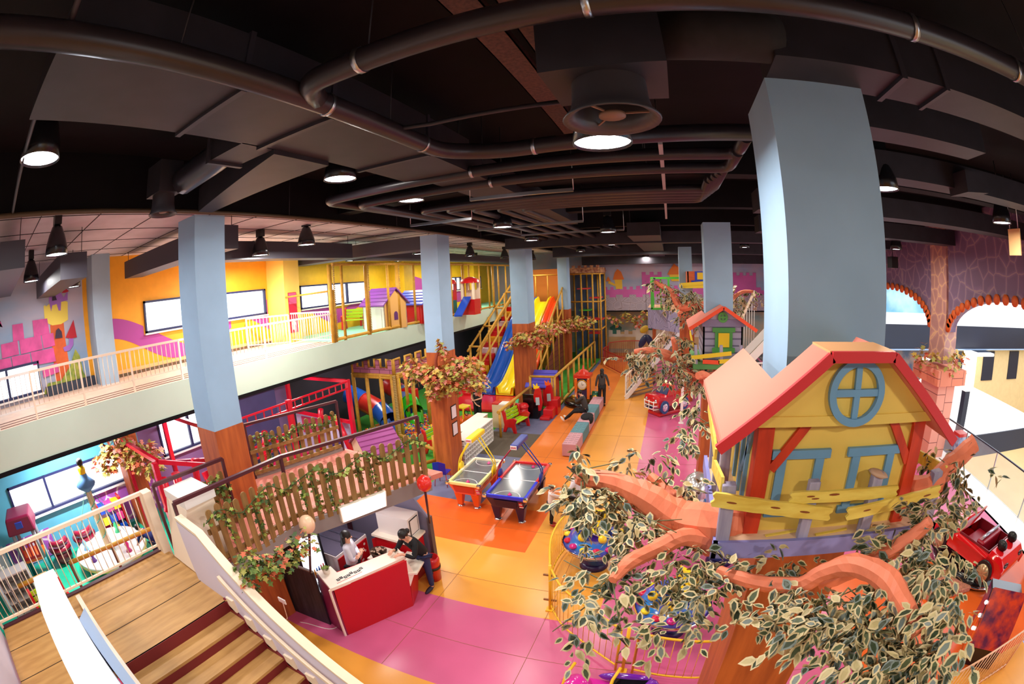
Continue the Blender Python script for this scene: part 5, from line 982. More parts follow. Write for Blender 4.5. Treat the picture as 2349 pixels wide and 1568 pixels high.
# ================================================================== AIR HOCKEY, CHAIR, LOCKERS, BENCHES, WALKWAY THINGS
def hockey(label, x0, x1, y0, y1, body, rail_n, rail_f, lampc, side, legc, loc):
    t = thing('air_hockey_table', label, 'air hockey table', loc); H = .82
    def W(m, n, mat, **k): return m.build(n, mat, t, world=True, **k)
    m = MB(); a = .12; m.hexa([(x0+a, y0+a, .42), (x1-a, y0+a, .42), (x1-a, y1-a, .42), (x0+a, y1-a, .42), (x0, y0, .74), (x1, y0, .74), (x1, y1, .74), (x0, y1, .74)]); W(m, 'cabinet', body, bevel=.02)
    m = MB(); m.bx(x0+.05, y0+.05, .74, x1-.05, y1-.05, .76); W(m, 'playfield', M('playfield_silver', '#8c9098', .14, .55))
    m = MB(); yc = (y0+y1)/2; m.bx(x0+.05, yc-.015, .761, x1-.05, yc+.015, .763); n = 24
    for k in range(n):
        a0, a1 = PI*k/n, PI*(k+1)/n; r = .33; xc = (x0+x1)/2
        for rr in ((r, y1-.06, -1), (r, y0+.06, 1)): m.add([(xc+q*math.cos(b), rr[1]+rr[2]*q*math.sin(b), .762) for q, b in ((r, a0), (r+.015, a0), (r+.015, a1), (r, a1))], [(0, 1, 2, 3)])
    W(m, 'field_lines', M('line_white', '#f0f0f4', .4))
    ym = (y0+y1)/2-.1
    for (xa, xb, ya, yb, mt) in ((x0-.01, x0+.06, y0, ym, rail_n), (x1-.06, x1+.01, y0, ym, rail_n), (x0, x1, y0-.01, y0+.06, rail_n), (x0-.01, x0+.06, ym, y1, rail_f), (x1-.06, x1+.01, ym, y1, rail_f), (x0, x1, y1-.06, y1+.01, rail_f)):
        m = MB(); m.bx(xa, ya, .73, xb, yb, .82); W(m, 'rail', mt, bevel=.015)
    for x in (x0, x1):
        for y in (y0, y1): m = MB(); m.box((x, y, .78), (.11, .11, .1)); W(m, 'corner_cap', CHROME, bevel=.03)
    for x in (x0+.2, x1-.2):
        for y in (y0+.25, y1-.25):
            m = MB(); m.hexa([(x-.06, y-.06, .05), (x+.06, y-.06, .05), (x+.06, y+.06, .05), (x-.06, y+.06, .05), (x-.12, y-.12, .45), (x+.12, y-.12, .45), (x+.12, y+.12, .45), (x-.12, y+.12, .45)]); lg = W(m, 'leg', legc, bevel=.01)
            m = MB(); m.lathe([(0, 0), (.1, 0), (.1, .03), (.03, .05), (0, .05)], (x, y, 0), 14); W(m, 'foot_disc', CHROME)
    # overhead score lamp carried by bent tubes
    yc = (y0+y1)/2+.1; xc = (x0+x1)/2; m = MB(); m.box((xc, yc, 1.78), (.2, .85, .13)); W(m, 'score_lamp', lampc, bevel=.03)
    m = MB(); m.bx(xc-.08, yc-.44, 1.73, xc+.08, yc-.42, 1.83); W(m, 'score_panel', M('score_white', '#f0e4e4', .4)); m = MB()
    for i in range(5): m.bx(xc-.06+i*.026, yc-.445, 1.755+.01*(i % 2), xc-.045+i*.026, yc-.44, 1.8)
    W(m, 'score_marks', M('score_red', '#c01828', .4))
    for s, x in ((-1, x0-.04), (1, x1+.04)):
        for dy in (-.09, .09):
            m = MB(); m.tube(bend([(xc+s*.08, yc+dy, 1.76), (x+s*.04, yc+dy*.6, 1.08), (x+s*.02, yc+dy-.12, .72)], .15), .016, 8); W(m, 'lamp_tube', lampc if s > 0 or lampc is YEL else M('dark_red_tube', '#a01a38', .3))
        m = MB(); m.ball((x, yc-.02, .86), (.05, .14, .13), 12, 8); W(m, 'tube_cover', lampc)
    for x, y in ((xc+.05, y0+.2), (xc+.1, y1-.22)): m = MB(); m.lathe([(0, 0), (.05, 0), (.05, .02), (.02, .025), (.018, .06), (0, .065)], (x, y, .762), 16); W(m, 'striker', PINK)
    # end panel and stickers
    m = MB(); m.hexa([(xc-.26, y0+.06, .5), (xc+.26, y0+.06, .5), (xc+.26, y0+.08, .5), (xc-.26, y0+.08, .5), (xc-.3, y0-.012, .7), (xc+.3, y0-.012, .7), (xc+.3, y0, .7), (xc-.3, y0, .7)]); W(m, 'end_panel', side[0])
    m = MB(); rg_ = random.Random(3)
    for i in range(9):
        y = y0+.2+i*(y1-y0-.4)/9; 
        for j in range(2): z = .5+.1*j+rg_.uniform(0, .05); xx = x1-.12+(z-.42)/.32*.12+.004; m.add([(xx, y, z), (xx, y+.16, z+.02), (xx+.03, y+.13, z+.09), (xx+.03, y-.02, z+.07)], [(0, 1, 2, 3)], (i+j) % 3)
    W(m, 'side_graphics', side[1])
    m = MB()
    for i in range(4): z = .5+.045*i; yy = y0+.12-(z-.42)/.32*.12-.004; m.add([(xc+.32, yy, z), (xc+.42-.01*i, yy, z), (xc+.44-.01*i, yy-.012, z+.035), (xc+.33, yy-.012, z+.035)], [(0, 1, 2, 3)], i % 2)
    W(m, 'front_graphics', side[1]); return t
NAVY = M('navy_cabinet', '#191640', .3, coat=.3); ORC = M('orange_cabinet', '#f0621c', .3, coat=.3)
gr1 = [M('graphic_white', '#f0f0f4', .4), M('graphic_red', '#d81c2c', .4), M('graphic_blue', '#2a3ac0', .4)]; gr2 = [M('graphic_pink', '#f06ac0', .4), M('graphic_white', '#f0f0f4', .4), M('graphic_orange', '#f0a018', .4)]
hockey('dark blue air hockey table with blue and red rails and a blue score lamp', -4.12, -3.1, 8.82, 10.95, NAVY, M('rail_blue', '#1428d0', .25, coat=.4), M('rail_red', '#e01c1c', .25, coat=.4), M('lamp_blue', '#20308a', .3), (M('navy_panel', '#120f30', .35), gr1), NAVY, (-3.6, 9.9, 0))
hockey('air hockey table with orange cabinet, cream and pink rails and a yellow overhead score lamp', -5.32, -4.45, 9.2, 10.9, ORC, M('rail_cream', '#f0ec9a', .3, coat=.3), M('rail_cream2', '#f4e8c8', .3, coat=.3), YEL, (M('panel_orange_red', '#c8320e', .35), gr2), ORC, (-4.9, 10.05, 0))
t = thing('childs_chair', "blue plastic chair with red tube legs at the foot of the maple column", 'chair', tuple(G(1018, 1110)), 0); shell_chair(t, M('deep_blue_plastic', '#1c1c9a', .35), RED, .95)
t.rotation_euler = (0, 0, R(185))
# cubby lockers
t = thing('cubby_locker', 'white cubby-hole locker unit behind the yellow score lamp', 'locker', (-6.2, 13.3, 0))
xa = -6.17; y0, y1 = 11.95, 14.35; H_ = .84; m = MB(); m.bx(xa-.42, y0, 0, xa-.38, y1, H_)
m.bx(xa-.4, y0, 0, xa, y0+.04, H_); m.bx(xa-.4, y1-.04, 0, xa, y1, H_); m.bx(xa-.42, y0, H_-.03, xa+.01, y1, H_+.01); m.bx(xa-.4, y0, 0, xa, y1, .04); m.build('carcass', WHITE, t, world=True)
for i in range(1, 14): m = MB(); y = y0+i*(y1-y0)/14; m.bx(xa-.38, y-.01, .04, xa-.005, y+.01, H_-.03); m.build('divider', WHITE, t, world=True)
for j in range(1, 5): m = MB(); z = .04+j*(H_-.08)/5; m.bx(xa-.38, y0, z-.01, xa-.004, y1, z+.01); m.build('shelf', WHITE, t, world=True)
t = thing('low_cabinet', 'plain cream cabinet standing back to back with the white cubby lockers', 'cabinet', (-6.9, 14, 0)); m = MB(); m.bx(-7.05, 12.9, 0, -6.65, 15.0, .78); m.build('cabinet_body', M('cream_wood', '#d8bc94', .6), t, world=True); m = MB(); m.bx(-7.07, 12.88, .78, -6.63, 15.02, .8); m.build('top', WHITE, t, world=True)
t = thing('reception_box', 'small cream desk box with red and white lids beside the green bench', 'box', (-6.5, 15.9, 0)); m = MB(); m.bx(-6.75, 15.7, 0, -6.15, 16.1, .95); m.build('box_body', M('cream_wood', '#d8bc94', .6), t, world=True); m = MB(); m.bx(-6.75, 15.7, .95, -6.5, 16.1, 1.0); m.build('red_lid', RED, t, world=True); m = MB(); m.bx(-6.45, 15.7, .95, -6.15, 16.1, 1.0); m.build('white_lid', WHITE, t, world=True)
# lime and red children's bench
def kids_bench(t):
    for x in (-.5, .5):
        m = MB(); o = [(-.28, 0), (-.16, 0), (-.08, .22), (.1, .22), (.2, 0), (.32, 0), (.24, .3), (.3, .62), (.36, .84), (.3, .9), (.2, .8), (.16, .5), (.0, .56), (-.2, .6), (-.3, .54), (-.22, .34)]
        m.slab([Vector((x-.04, y, z)) for y, z in o], (.08, 0, 0)); m.build('end_frame', RED, t, bevel=.012)
    for i in range(3): m = MB(); m.box((0, -.18+i*.14, .38), (.92, .12, .04)); m.build('seat_slat', LIME, t, bevel=.012)
    for i in range(3): m = MB(); m.box((0, .2+.035*i, .5+.13*i), (.92, .035, .115)); m.build('back_slat', LIME, t, bevel=.012)
t = thing('childrens_bench', 'lime green and red plastic bench beside the white cubby lockers', 'bench', (-5.75, 15.75, 0), R(78)); kids_bench(t); BENCH = t
dup(BENCH, (-12.3, 14.6, 4.115), R(20), 'lime and red plastic bench on the balcony behind the rope cage'); dup(BENCH, (-12.4, 16.0, 4.115), R(15), 'second lime and red bench on the balcony next to the white toy house')
dup(BENCH, (-7.6, 12.9, 0), R(80), 'lime and red bench behind the first orange maple trunk by the ball pit'); dup(BENCH, (-6.4, 22.0, 0), R(70), 'lime and red bench on the green turf beyond the toy house')
t = thing('waste_bin', 'red lidded bin at the end of the lime bench', 'bin', (-5.85, 16.75, 0)); m = MB(); m.lathe([(0, 0), (.2, 0), (.23, .6), (0, .6)], n=20); m.build('drum', RED, t); m = MB(); m.lathe([(.26, .6), (.26, .66), (.2, .74), (.06, .77), (0, .77)], n=20); m.build('lid', RED, t)
t = thing('toy_slide', 'little green and yellow toddler slide behind the bench', 'slide', (-6.35, 17.2, 0)); m = MB(); m.hexa([(-.1, -.3, .02), (.1, -.3, .02), (.1, .3, .65), (-.1, .3, .65), (-.1, -.3, .08), (.1, -.3, .08), (.1, .3, .72), (-.1, .3, .72)]); m.build('chute', M('mint_plastic', '#3ab878', .3), t); m = MB(); m.bx(-.14, -.2, 0, .14, .1, .3); m.build('base', YEL, t)
# water-race game
t = thing('arcade_cabinet', 'black arcade cabinet with red character boards and yellow flame tops', 'arcade machine', (-5.7, 17.5, 0)); m = MB(); m.bx(-5.95, 17.1, 0, -5.3, 17.9, 1.05); m.build('black_base', M('gloss_black', '#08080c', .2, coat=.3), t, world=True, bevel=.01)
for i, (x, y) in enumerate(((-5.3, 17.35), (-5.0, 18.0))):
    m = MB(); o = [(-.12, .3), (.12, .35), (.2, .7), (.16, 1.2), (.1, 1.35), (-.1, 1.3), (-.2, 1.0), (-.16, .6)]; m.slab([Vector((x+a*.9, y-.2+(z-.3)*-.12, z)) for a, z in o], (.0, .14, 0)); b = m.build('red_board', RED, t, world=True, bevel=.02)
    m = MB(); m.slab([Vector((x+a, y-.225-.12*(z-.3), z)) for a, z in ((-.08, .6), (.08, .62), (.08, .95), (-.08, .93))], (0, .02, 0)); m.build('screen', M('screen_pale', '#b8ccd0', .2), b, world=True)
    m = MB(); m.slab([Vector((x-.05+a, y-.3, 1.3+z)) for a, z in ((-.1, 0), (.1, 0), (.16, .12), (.08, .1), (.04, .24), (-.02, .1), (-.12, .2), (-.1, .08))], (0, .06, 0)); m.build('flame_top', [YEL, ORG][i], b, world=True)
t = thing('game_steps', 'red block steps of the racing game beside the yellow corner fence', 'steps', (-5, 17.9, 0)); 
for i, (x0, y0, z1) in enumerate(((-5.2, 16.95, .12), (-5.12, 17.2, .4), (-5.05, 17.75, .68))): m = MB(); m.bx(x0, y0, 0, x0+.42, y0+.55, z1); m.build('block', RED, t, world=True, bevel=.02)
# row of ottomans
OT = [M('ottoman_pink', '#d09aa4', .75, var=.05), M('ottoman_teal', '#5c8c98', .75, var=.05)]
def ottoman(i, y):
    t = thing('ottoman', '', 'ottoman', (-3.14, y+.6, 0), group=None)
    m = MB(); m.box((0, 0, .24), (.47, 1.15, .44)); m.build('cushion_block', OT[i % 2], t, bevel=.03)
    m = MB()
    for k in range(6):
        for s in (-1, 0, 1): m.bar((s*.15-.06, -.45+k*.18, .461), (s*.15+.06, -.45+k*.18, .461), .012, .006)
    m.build('stitching', M('stitch_dark', '#6a5058', .8), t); return t
lbs = ['nearest pink ottoman of the row on the walkway', 'first teal ottoman of the row, behind the nearest pink one', 'second pink ottoman, beside the seated man', 'teal ottoman at the far end of the row by the standing woman', 'last pink ottoman of the row behind the toy train']
for i in range(5): o = ottoman(i, 13.35+1.19*i); o['label'] = lbs[i]
# seated man, standing woman, staff, boy
def jacket(t, P, s): pass
person('man in dark top and white shoes sitting on the ottoman row, hand to face', (-3.3, 17.0, 0), R(92), dict(pelvis=(0, 0, .52), waist=(0, .0, .68), chest=(0, .08, .9), neck=(0, .16, 1.08), head=(0, .22, 1.19), hl=(-.09, .05, .5), hr=(.09, .05, .5), kl=(-.12, .45, .46), kr=(.12, .42, .48), al=(-.13, .84, .1), ar=(.12, .74, .1), tl=(-.13, .92, .2), tr=(.12, .84, .18), sl=(-.19, .12, 1.03), sr=(.19, .12, 1.03), el=(-.22, .34, .86), er=(.2, .32, .84), wl=(-.06, .36, 1.1), wr=(.0, .4, .92), fl=(-.01, .34, 1.2), fr=(-.1, .42, .98), face=(0, 1, -.2)), shirt='#3c3836', trousers='#121016', shoes='#e8e0d4', H=1.7, wide=1.25)
t = thing('jacket', 'black jacket lying on the ottomans beside the seated man', 'jacket', (-3.1, 16.3, .47)); m = MB(); m.ball((0, 0, .02), (.24, .42, .07), 16, 8); m.ball((.2, -.2, -.05), (.08, .3, .14), 12, 8); m.build('folded_cloth', M('black_cloth', '#121014', .9), t)
person('woman with long dark hair in grey, back turned, beside the toy train', (-2.98, 19.3, 0), R(10), dict(wl=(-.27, .02, .85), wr=(.3, .0, .86), el=(-.24, -.02, 1.1), er=(.26, -.02, 1.1)), shirt='#403c3c', trousers='#1c1a1e', hair='long', H=1.72, wide=1.05)
f = G(1098, 970); person('staff woman in black T-shirt with a white name badge standing by the yellow toy car', (f.x, f.y, 0), R(188), dict(wl=(.02, .2, 1.03), wr=(-.02, .16, .82), el=(-.22, .06, 1.08), er=(.22, .04, 1.06), fl=(.12, .2, 1.02), fr=(-.12, .2, .8)), shirt='#131016', trousers='#17161e', hair='long', sleeve='short', H=1.66,
       extra=lambda t, P, s: (lambda m: (m.box((.05, .125, 1.28), (.07, .01, .035)), m.build('name_badge', WHITE, t)))(MB()))
person('man with short dark hair in navy standing behind the staff woman', (f.x-.3, f.y+.75, 0), R(150), None, shirt='#1a2444', trousers='#15151c', H=1.78, wide=1.1)
f = G(1265, 1205); person('small boy in pale shirt and black trousers by the blue air hockey table', (f.x, f.y, 0), R(-70), dict(wr=(.1, .5, 1.25), er=(.2, .25, 1.28), fr=(.1, .7, 1.27), wl=(-.2, .3, 1.0), el=(-.22, .1, 1.05)), shirt='#e6dcd8', trousers='#14140f', shoes='#b02820', H=1.12, haircol=M('brown_hair', '#4a2c1a', .5), wide=1.05)
person('adult in pale shirt half hidden by the big branch, reaching for the small boy', (-1.95, 9.0, 0), R(95), dict(wl=(-.1, .4, 1.05), el=(-.2, .15, 1.1)), shirt='#d8d0d4', trousers='#16141a', hair='short', H=1.68)
# toddler car
t = thing('toddler_car', 'yellow and orange toddler ride-on car beside the staff woman', 'toy car', tuple(G(1068, 975)), R(75))
m = MB(); m.slab([Vector((x, -.22, z)) for x, z in ((-.4, .12), (.42, .12), (.45, .3), (.3, .4), (-.1, .38), (-.35, .42), (-.42, .3))], (0, .44, 0)); m.build('car_body', ORG, t, bevel=.03)
m = MB()
for y in (-.2, .2):
    m.tube([(-.33, y, .4), (-.3, y, .8), (.1, y, .83), (.22, y, .4)], .03, 8)
m.box((-.08, 0, .83), (.5, .44, .05)); m.build('canopy', YEL, t, bevel=.01)
for x in (-.25, .28):
    for y in (-.24, .24): m = MB(); m.lathe([(0, -.03), (.1, -.03), (.1, .03), (0, .03)], (x, y, .1), 16, axis='y'); m.build('wheel', LIME, t)
m = MB(); m.tube(arc((.1, 0, .5), .1, 0, 2*PI, 14, plane='yz'), .014, 6, closed=True); m.build('steering_wheel', BLK, t)
# ================================================================== PLAYGROUND ON THE GREEN TURF AND BALCONY
rng = random.Random(17)
def padrail(t, a, b, r=.055, name='padded_rail', mat=None):
    m = MB(); m.tube([a, b], r, 10); return m.build(name, mat or FOAM, t, world=True)
# rope cage on the balcony
t = thing('rope_cage', 'mustard padded post-and-rope cage along the balcony edge from the white gate to the slide stairs', 'play frame', (-10.0, 18, 4.12))
tops = [(761, 700), (788, 690), (844, 690), (893, 690), (915, 690), (953, 690), (1038, 680), (1065, 680), (1079, 680), (1102, 670), (1123, 670), (1133, 670), (1145, 660), (1162, 660)]
for i, (px, py) in enumerate(tops):
    y = PX(px, py, -10.0).y; r = .075 if i in (0, 2, 4, 7, 11) else .05
    m = MB(); m.tube([(-10.03, y, 4.12), (-10.03, y, 6.62)], r, 10); m.build('padded_post', FOAM, t, world=True)
padrail(t, (-10.03, 10.9, 6.62), (-10.03, 27.3, 6.62)); padrail(t, (-10.03, 10.9, 4.2), (-10.03, 27.3, 4.2)); padrail(t, (-10.03, 10.9, 5.78), (-12.0, 10.5, 5.7), .03); padrail(t, (-10.03, 10.9, 4.12), (-10.03, 10.9, 5.8), .04)
m = MB()
for px in (765, 845, 916): 
    y = PX(px, 690, -10.0).y+.09
    for k in range(40): z = 4.2+k*.06; m.tube([(-10.03-.03, y, z), (-10.03+.03, y+.03, z+.03)], .022, 5)
m.build('rope_wrap', M('rope_tan', '#b89a5c', .8), t, world=True)
def playhouse(label, loc, rz, w, d, h, wall, roof, trim, side=None, name='playhouse'):
    t = thing(name, label, 'playhouse', loc, rz); rh = h*.36; wh = h-rh
    m = MB(); m.bx(-w/2, -d/2, 0, w/2, -d/2+.04, wh); m.bx(-w/2, d/2-.04, 0, w/2, d/2, wh); m.build('front_wall', wall, t)
    m = MB(); 
    for x in (-w/2, w/2-.04): m.bx(x, -d/2, 0, x+.04, d/2, wh); m.slab([(x, -d/2, wh), (x, d/2, wh), (x, 0, h-.03)], (.04, 0, 0))
    m.build('gable_wall', side or wall, t)
    m = MB()
    for s in (-1, 1): m.slab([(-w/2-.1, s*(d/2+.12), wh-.08), (w/2+.1, s*(d/2+.12), wh-.08), (w/2+.1, 0, h), (-w/2-.1, 0, h)], (0, 0, .05))
    for s in (-1, 1):
        for k in range(1, 5): f = k/5; m.bar((-w/2-.1, s*(d/2+.12)*(1-f), lerp(wh-.08, h, f)+.06), (w/2+.1, s*(d/2+.12)*(1-f), lerp(wh-.08, h, f)+.06), .03, .03)
    m.build('roof', roof, t)
    for y in (-d/2-.015,):
        for x in ((-w*.22), ):
            m = MB(); o = [(x+q*.11*math.cos(a), wh*.5+.14*math.sin(a)*1.2) for q, a in ((1, PI*k/10) for k in range(11))]; o = [(x+.11, wh*.32)]+o+[(x-.11, wh*.32)]
            m.slab([Vector((a, y, b)) for a, b in o], (0, .03, 0)); m.build('window_opening', M('window_magenta', '#8a2a5a', .5), t)
        m = MB(); m.bx(w*.12, y-.01, .03, w*.38, y+.03, wh*.82); m.build('door_panel', trim, t)
    m = MB(); x = -w/2-.01 if False else w/2; o = [(.1*math.cos(PI*k/8), wh*.55+.13*math.sin(PI*k/8)) for k in range(9)]; o = [(.1, wh*.35)]+o+[(-.1, wh*.35)]; m.slab([Vector((x, a, b)) for a, b in o], (.015, 0, 0)); m.build('side_window', M('window_purple', '#5a2a6a', .5), t)
    return t
p = G(874, 757, 4.115); playhouse('white toy house with a purple tiled roof standing on the balcony behind the rope cage', (p.x-.2, p.y+.6, 4.115), R(-12), 1.3, 1.2, 1.55, M('toy_white', '#f4f2ee', .4), M('toy_purple_roof', '#7a3f9a', .4), M('toy_white2', '#e8e6e4', .4), side=M('toy_beige', '#d8a860', .5))
p = G(955, 742, 4.115); playhouse('red toy house with a blue tiled roof on the balcony beside the white one', (p.x-.2, p.y+.6, 4.115), R(-10), 1.4, 1.1, 1.35, RED, M('toy_blue_roof', '#4a5ad0', .4), RED)
t = thing('play_tower', 'red and white toddler play tower with red domes on the balcony', 'play tower', (G(1055, 722, 4.115).x, G(1055, 722, 4.115).y, 4.115))
for x, y, c in ((-.5, -.3, RED), (.5, .3, M('tower_cream', '#e8d8c0', .5))):
    m = MB(); m.bx(x-.35, y-.35, 0, x+.35, y+.35, .75); m.build('tower_base', M('teal_plastic', '#1a7a7a', .4) if x < 0 else RED, t); m = MB()
    for a in (-.3, .3):
        for b in (-.3, .3): m.bx(x+a-.06, y+b-.06, .75, x+a+.06, y+b+.06, 1.6)
    m.bx(x-.3, y-.02+.3, .75, x+.3, y+.32, 1.2); m.build('tower_post', c, t); m = MB(); m.lathe([(.52, 1.55), (.45, 1.72), (.3, 1.78), (.1, 1.85), (0, 1.85)], (x, y, 0), 12); m.build('dome_top', RED, t)
m = MB(); m.hexa([(.3, -1.2, .02), (.7, -1.2, .02), (.7, -.1, .8), (.3, -.1, .8), (.3, -1.2, .1), (.7, -1.2, .1), (.7, -.1, .9), (.3, -.1, .9)]); m.build('mini_slide', BLU, t)
t = thing('fire_sign', 'tall red and pink fire equipment sign with a white symbol on the cream-yellow balcony column', 'sign', (-12.05, 10.9, 5)); m = MB(); m.bx(-12.095, 10.7, 4.45, -12.08, 11.1, 5.85); m.build('red_board', M('sign_red', '#d01c3c', .5), t, world=True); m = MB(); m.bx(-12.08, 10.72, 5.45, -12.07, 11.08, 5.83); m.build('pink_panel', M('sign_pink', '#d85a8c', .5), t, world=True); m = MB(); m.bx(-12.08, 10.82, 4.55, -12.07, 10.95, 4.85); m.slab([(-12.075, 10.78, 4.72), (-12.075, 11.0, 4.72), (-12.075, 10.89, 4.95)], (.004, 0, 0)); m.build('symbol', WHITE, t, world=True)
# slide stairs with mustard handrails
t = thing('slide_stairs', 'mustard padded stair frame climbing from the turf to the balcony beside the blue slide', 'stairs', (-9.7, 22, 0))
for x in (-10.0+.12, -9.35):
    for z0, z1 in ((2.25, 5.5), (1.35, 4.6)): padrail(t, (x, 20.3, z0), (x, 27.3, z1), .06)
    for k in range(6): y = 20.6+1.3*k; padrail(t, (x, y, 0), (x, y, 2.35+(y-20.3)*.464), .06, 'padded_post')
for k in range(4): y = 20.6+1.8*k; padrail(t, (-9.88, y, 2.3+(y-20.3)*.464), (-9.35, y, 2.3+(y-20.3)*.464), .05)
SM = [M('step_red', '#d0141c', .4), M('step_white', '#f0e0e0', .4), M('step_yellow', '#f0b020', .4)]
for k in range(16): y = 19.6+.44*k; m = MB(); m.bx(-10.3, y, max(0, .25*k-.4), -9.4, y+.5, .25*(k+1)); m.build('padded_step', SM[(0, 0, 1, 0, 2)[k % 5]], t, world=True)
# three long slides
def chute(label, x0, x1, mat, z0=.3, dy=0):
    t = thing('slide', label, 'slide', ((x0+x1)/2, 21, 0)); ys = [19.9, 20.3, 20.8, 21.4, 22.2, 23.2, 24.2, 25.2, 26.2, 27.0, 27.6]; ys = [y+dy for y in ys]; zs = [.22, .24, .34, .62, 1.1, 1.8, 2.5, 3.15, 3.7, 4.1, 4.2]
    m = MB(); n = len(ys); w = .1
    pr = [(x0, .34), (x0+.05, .36), (x0+w, .3), (x0+w+.06, .03), (x1-w-.06, .03), (x1-w, .3), (x1-.05, .36), (x1, .34), (x1, -.05), (x0, -.05)]
    P = [(x, y, max(0.02, z+h)) for y, z in zip(ys, zs) for x, h in pr]; k = len(pr)
    m.add(P, [(i*k+j, i*k+(j+1) % k, (i+1)*k+(j+1) % k, (i+1)*k+j) for i in range(n-1) for j in range(k)]+[tuple(range(k))], 0, True)
    m.build('chute', mat, t, world=True); m = MB(); m.bx(x0+.1, 27.3, 0, x1-.1, 27.5, 4.1); m.build('support', FOAM, t, world=True); return t
chute('wide blue slide, leftmost of the three long slides beside the orange trunk', -9.28, -8.34, M('slide_blue', '#1a55b8', .18, coat=.5))
chute('yellow slide in the middle of the three, disappearing behind the orange trunk', -8.3, -7.4, M('slide_yellow', '#f8de1c', .2, coat=.5))
chute('orange slide, rightmost of the three long slides', -7.36, -6.84, M('slide_orange', '#f0541c', .2, coat=.5), dy=.2)
t = thing('crash_mat', 'glossy red crash mat at the foot of the slides', 'mat', (-8.4, 18.9, 0)); m = MB(); m.hexa([(-10.3, 17.4, .01), (-6.98, 17.6, .01), (-6.98, 20.0, .01), (-10.4, 20.0, .01), (-10.3, 17.4, .14), (-6.98, 17.6, .14), (-6.98, 20.0, .14), (-10.4, 20.0, .14)]); m.build('padding', M('mat_red', '#e0202a', .2, coat=.4), t, world=True, bevel=.03)
t = thing('slide_guard', 'mustard padded guard frame beside the orange slide with a brick panel below', 'play frame', (-6.5, 24, 0))
for k in range(6): y = 20.6+1.25*k; padrail(t, (-6.52, y, 0), (-6.52, y, 1.3+(y-20)*.55), .05, 'padded_post')
padrail(t, (-6.52, 20.3, 1.4), (-6.52, 27, 5.1), .05); padrail(t, (-6.52, 20.6, .7), (-6.52, 27, 3.9), .045)
m = MB(); m.slab([(-6.56, 21.0, .05), (-6.56, 28.0, .05), (-6.56, 28.0, 3.6)], (.03, 0, 0)); m.build('brick_panel', brick_mat('dark_brick', '#7a3a24', '#6a2c1c', '#3a1a10', 1, .3, .12, .015, .7, (R(90), 0, R(90))), t, world=True)
t = thing('tower_room', 'orange wall room above the slides behind the blue columns', 'play tower', (-8, 29, 4.1)); m = MB(); m.bx(-10, 29.5, 4.1, -6.9, 29.6, 6.3); m.bx(-6.9, 27.4, 4.1, -6.8, 29.6, 6.3); m.build('orange_wall', M('orange_panel', '#f08a2c', .6), t, world=True); m = MB(); m.bx(-10, 27.6, 3.95, -6.8, 29.6, 4.1); m.build('deck', M('deck_mint', '#6ac0a0', .6), t, world=True)
for x in (-9.9, -9.2, -8.4, -7.6, -6.9): padrail(t, (x, 27.6, 4.1), (x, 27.6, 5.9), .04, 'padded_post')
padrail(t, (-10, 27.6, 5.9), (-6.8, 27.6, 5.9), .05)
# walkway fence (mustard)
t = thing('padded_fence', 'long mustard padded fence between the green turf and the orange walkway', 'fence', (-4.85, 24, 0))
zt = [PX(1277, 861, -4.88).z, PX(1374, 782, -4.88).z]
for k in range(9): y = 18.35+1.3*k; padrail(t, (-4.9, y, 0), (-4.9, y, 1.52), .055, 'padded_post')
padrail(t, (-4.9, 18.35, 1.52), (-4.9, 28.75, 1.52), .06); padrail(t, (-4.9, 18.35, .1), (-4.9, 28.75, .1), .06); padrail(t, (-6.0, 18.35, 1.52), (-4.9, 18.35, 1.52), .055); padrail(t, (-6.0, 18.35, 0), (-6.0, 18.35, 1.52), .055, 'padded_post'); padrail(t, (-5.02, 18.35, 0), (-5.02, 18.35, 1.5), .05, 'padded_post')
t = thing('padded_fence', 'mustard padded rail sloping beside the black arcade cabinet', 'fence', (-6, 16.5, 0)); padrail(t, (-6.05, 14.6, 1.0), (-6.0, 18.3, 1.05), .06)
for y in (14.7, 16.3, 17.5): padrail(t, (-6.03, y, 0), (-6.03, y, 1.0), .05, 'padded_post')
t = thing('padded_fence', 'mustard rail in front of the ball pit left of the maple trunk', 'fence', (-7.3, 12, 0)); padrail(t, (-7.0, 11.5, .62), (-8.9, 12.35, .62), .06); padrail(t, (-7.0, 11.5, 0), (-7.0, 11.5, 1.1), .06, 'padded_post'); padrail(t, (-7.6, 10.2, .35), (-6.9, 11.3, .35), .06)
t = thing('yellow_net_fence', 'mustard framed yellow net panel under the right end of the bridge', 'fence', (-6.7, 8.6, 0)); padrail(t, (-7.4, 7.6, .1), (-6.65, 9.2, .1), .07); padrail(t, (-7.4, 7.6, 0), (-7.4, 7.6, 1.0), .07, 'padded_post'); padrail(t, (-6.65, 9.2, 0), (-6.65, 9.2, 1.0), .07, 'padded_post'); padrail(t, (-7.4, 7.6, .95), (-6.65, 9.2, .95), .05); m = MB(); m.bar((-7.38, 7.65, .5), (-6.67, 9.15, .5), .01, .8); m.build('net', M('yellow_net', '#e8c81c', .7, var=.4, vs=40), t, world=True)
playhouse('red toy house with a blue scalloped roof inside the corner of the mustard fence', (-5.75, 19.6, 0), R(0), 1.15, 1.3, 1.5, M('toy_dark_red', '#a8141c', .4), M('toy_violet_roof', '#5a54c8', .4), RED, side=RED)
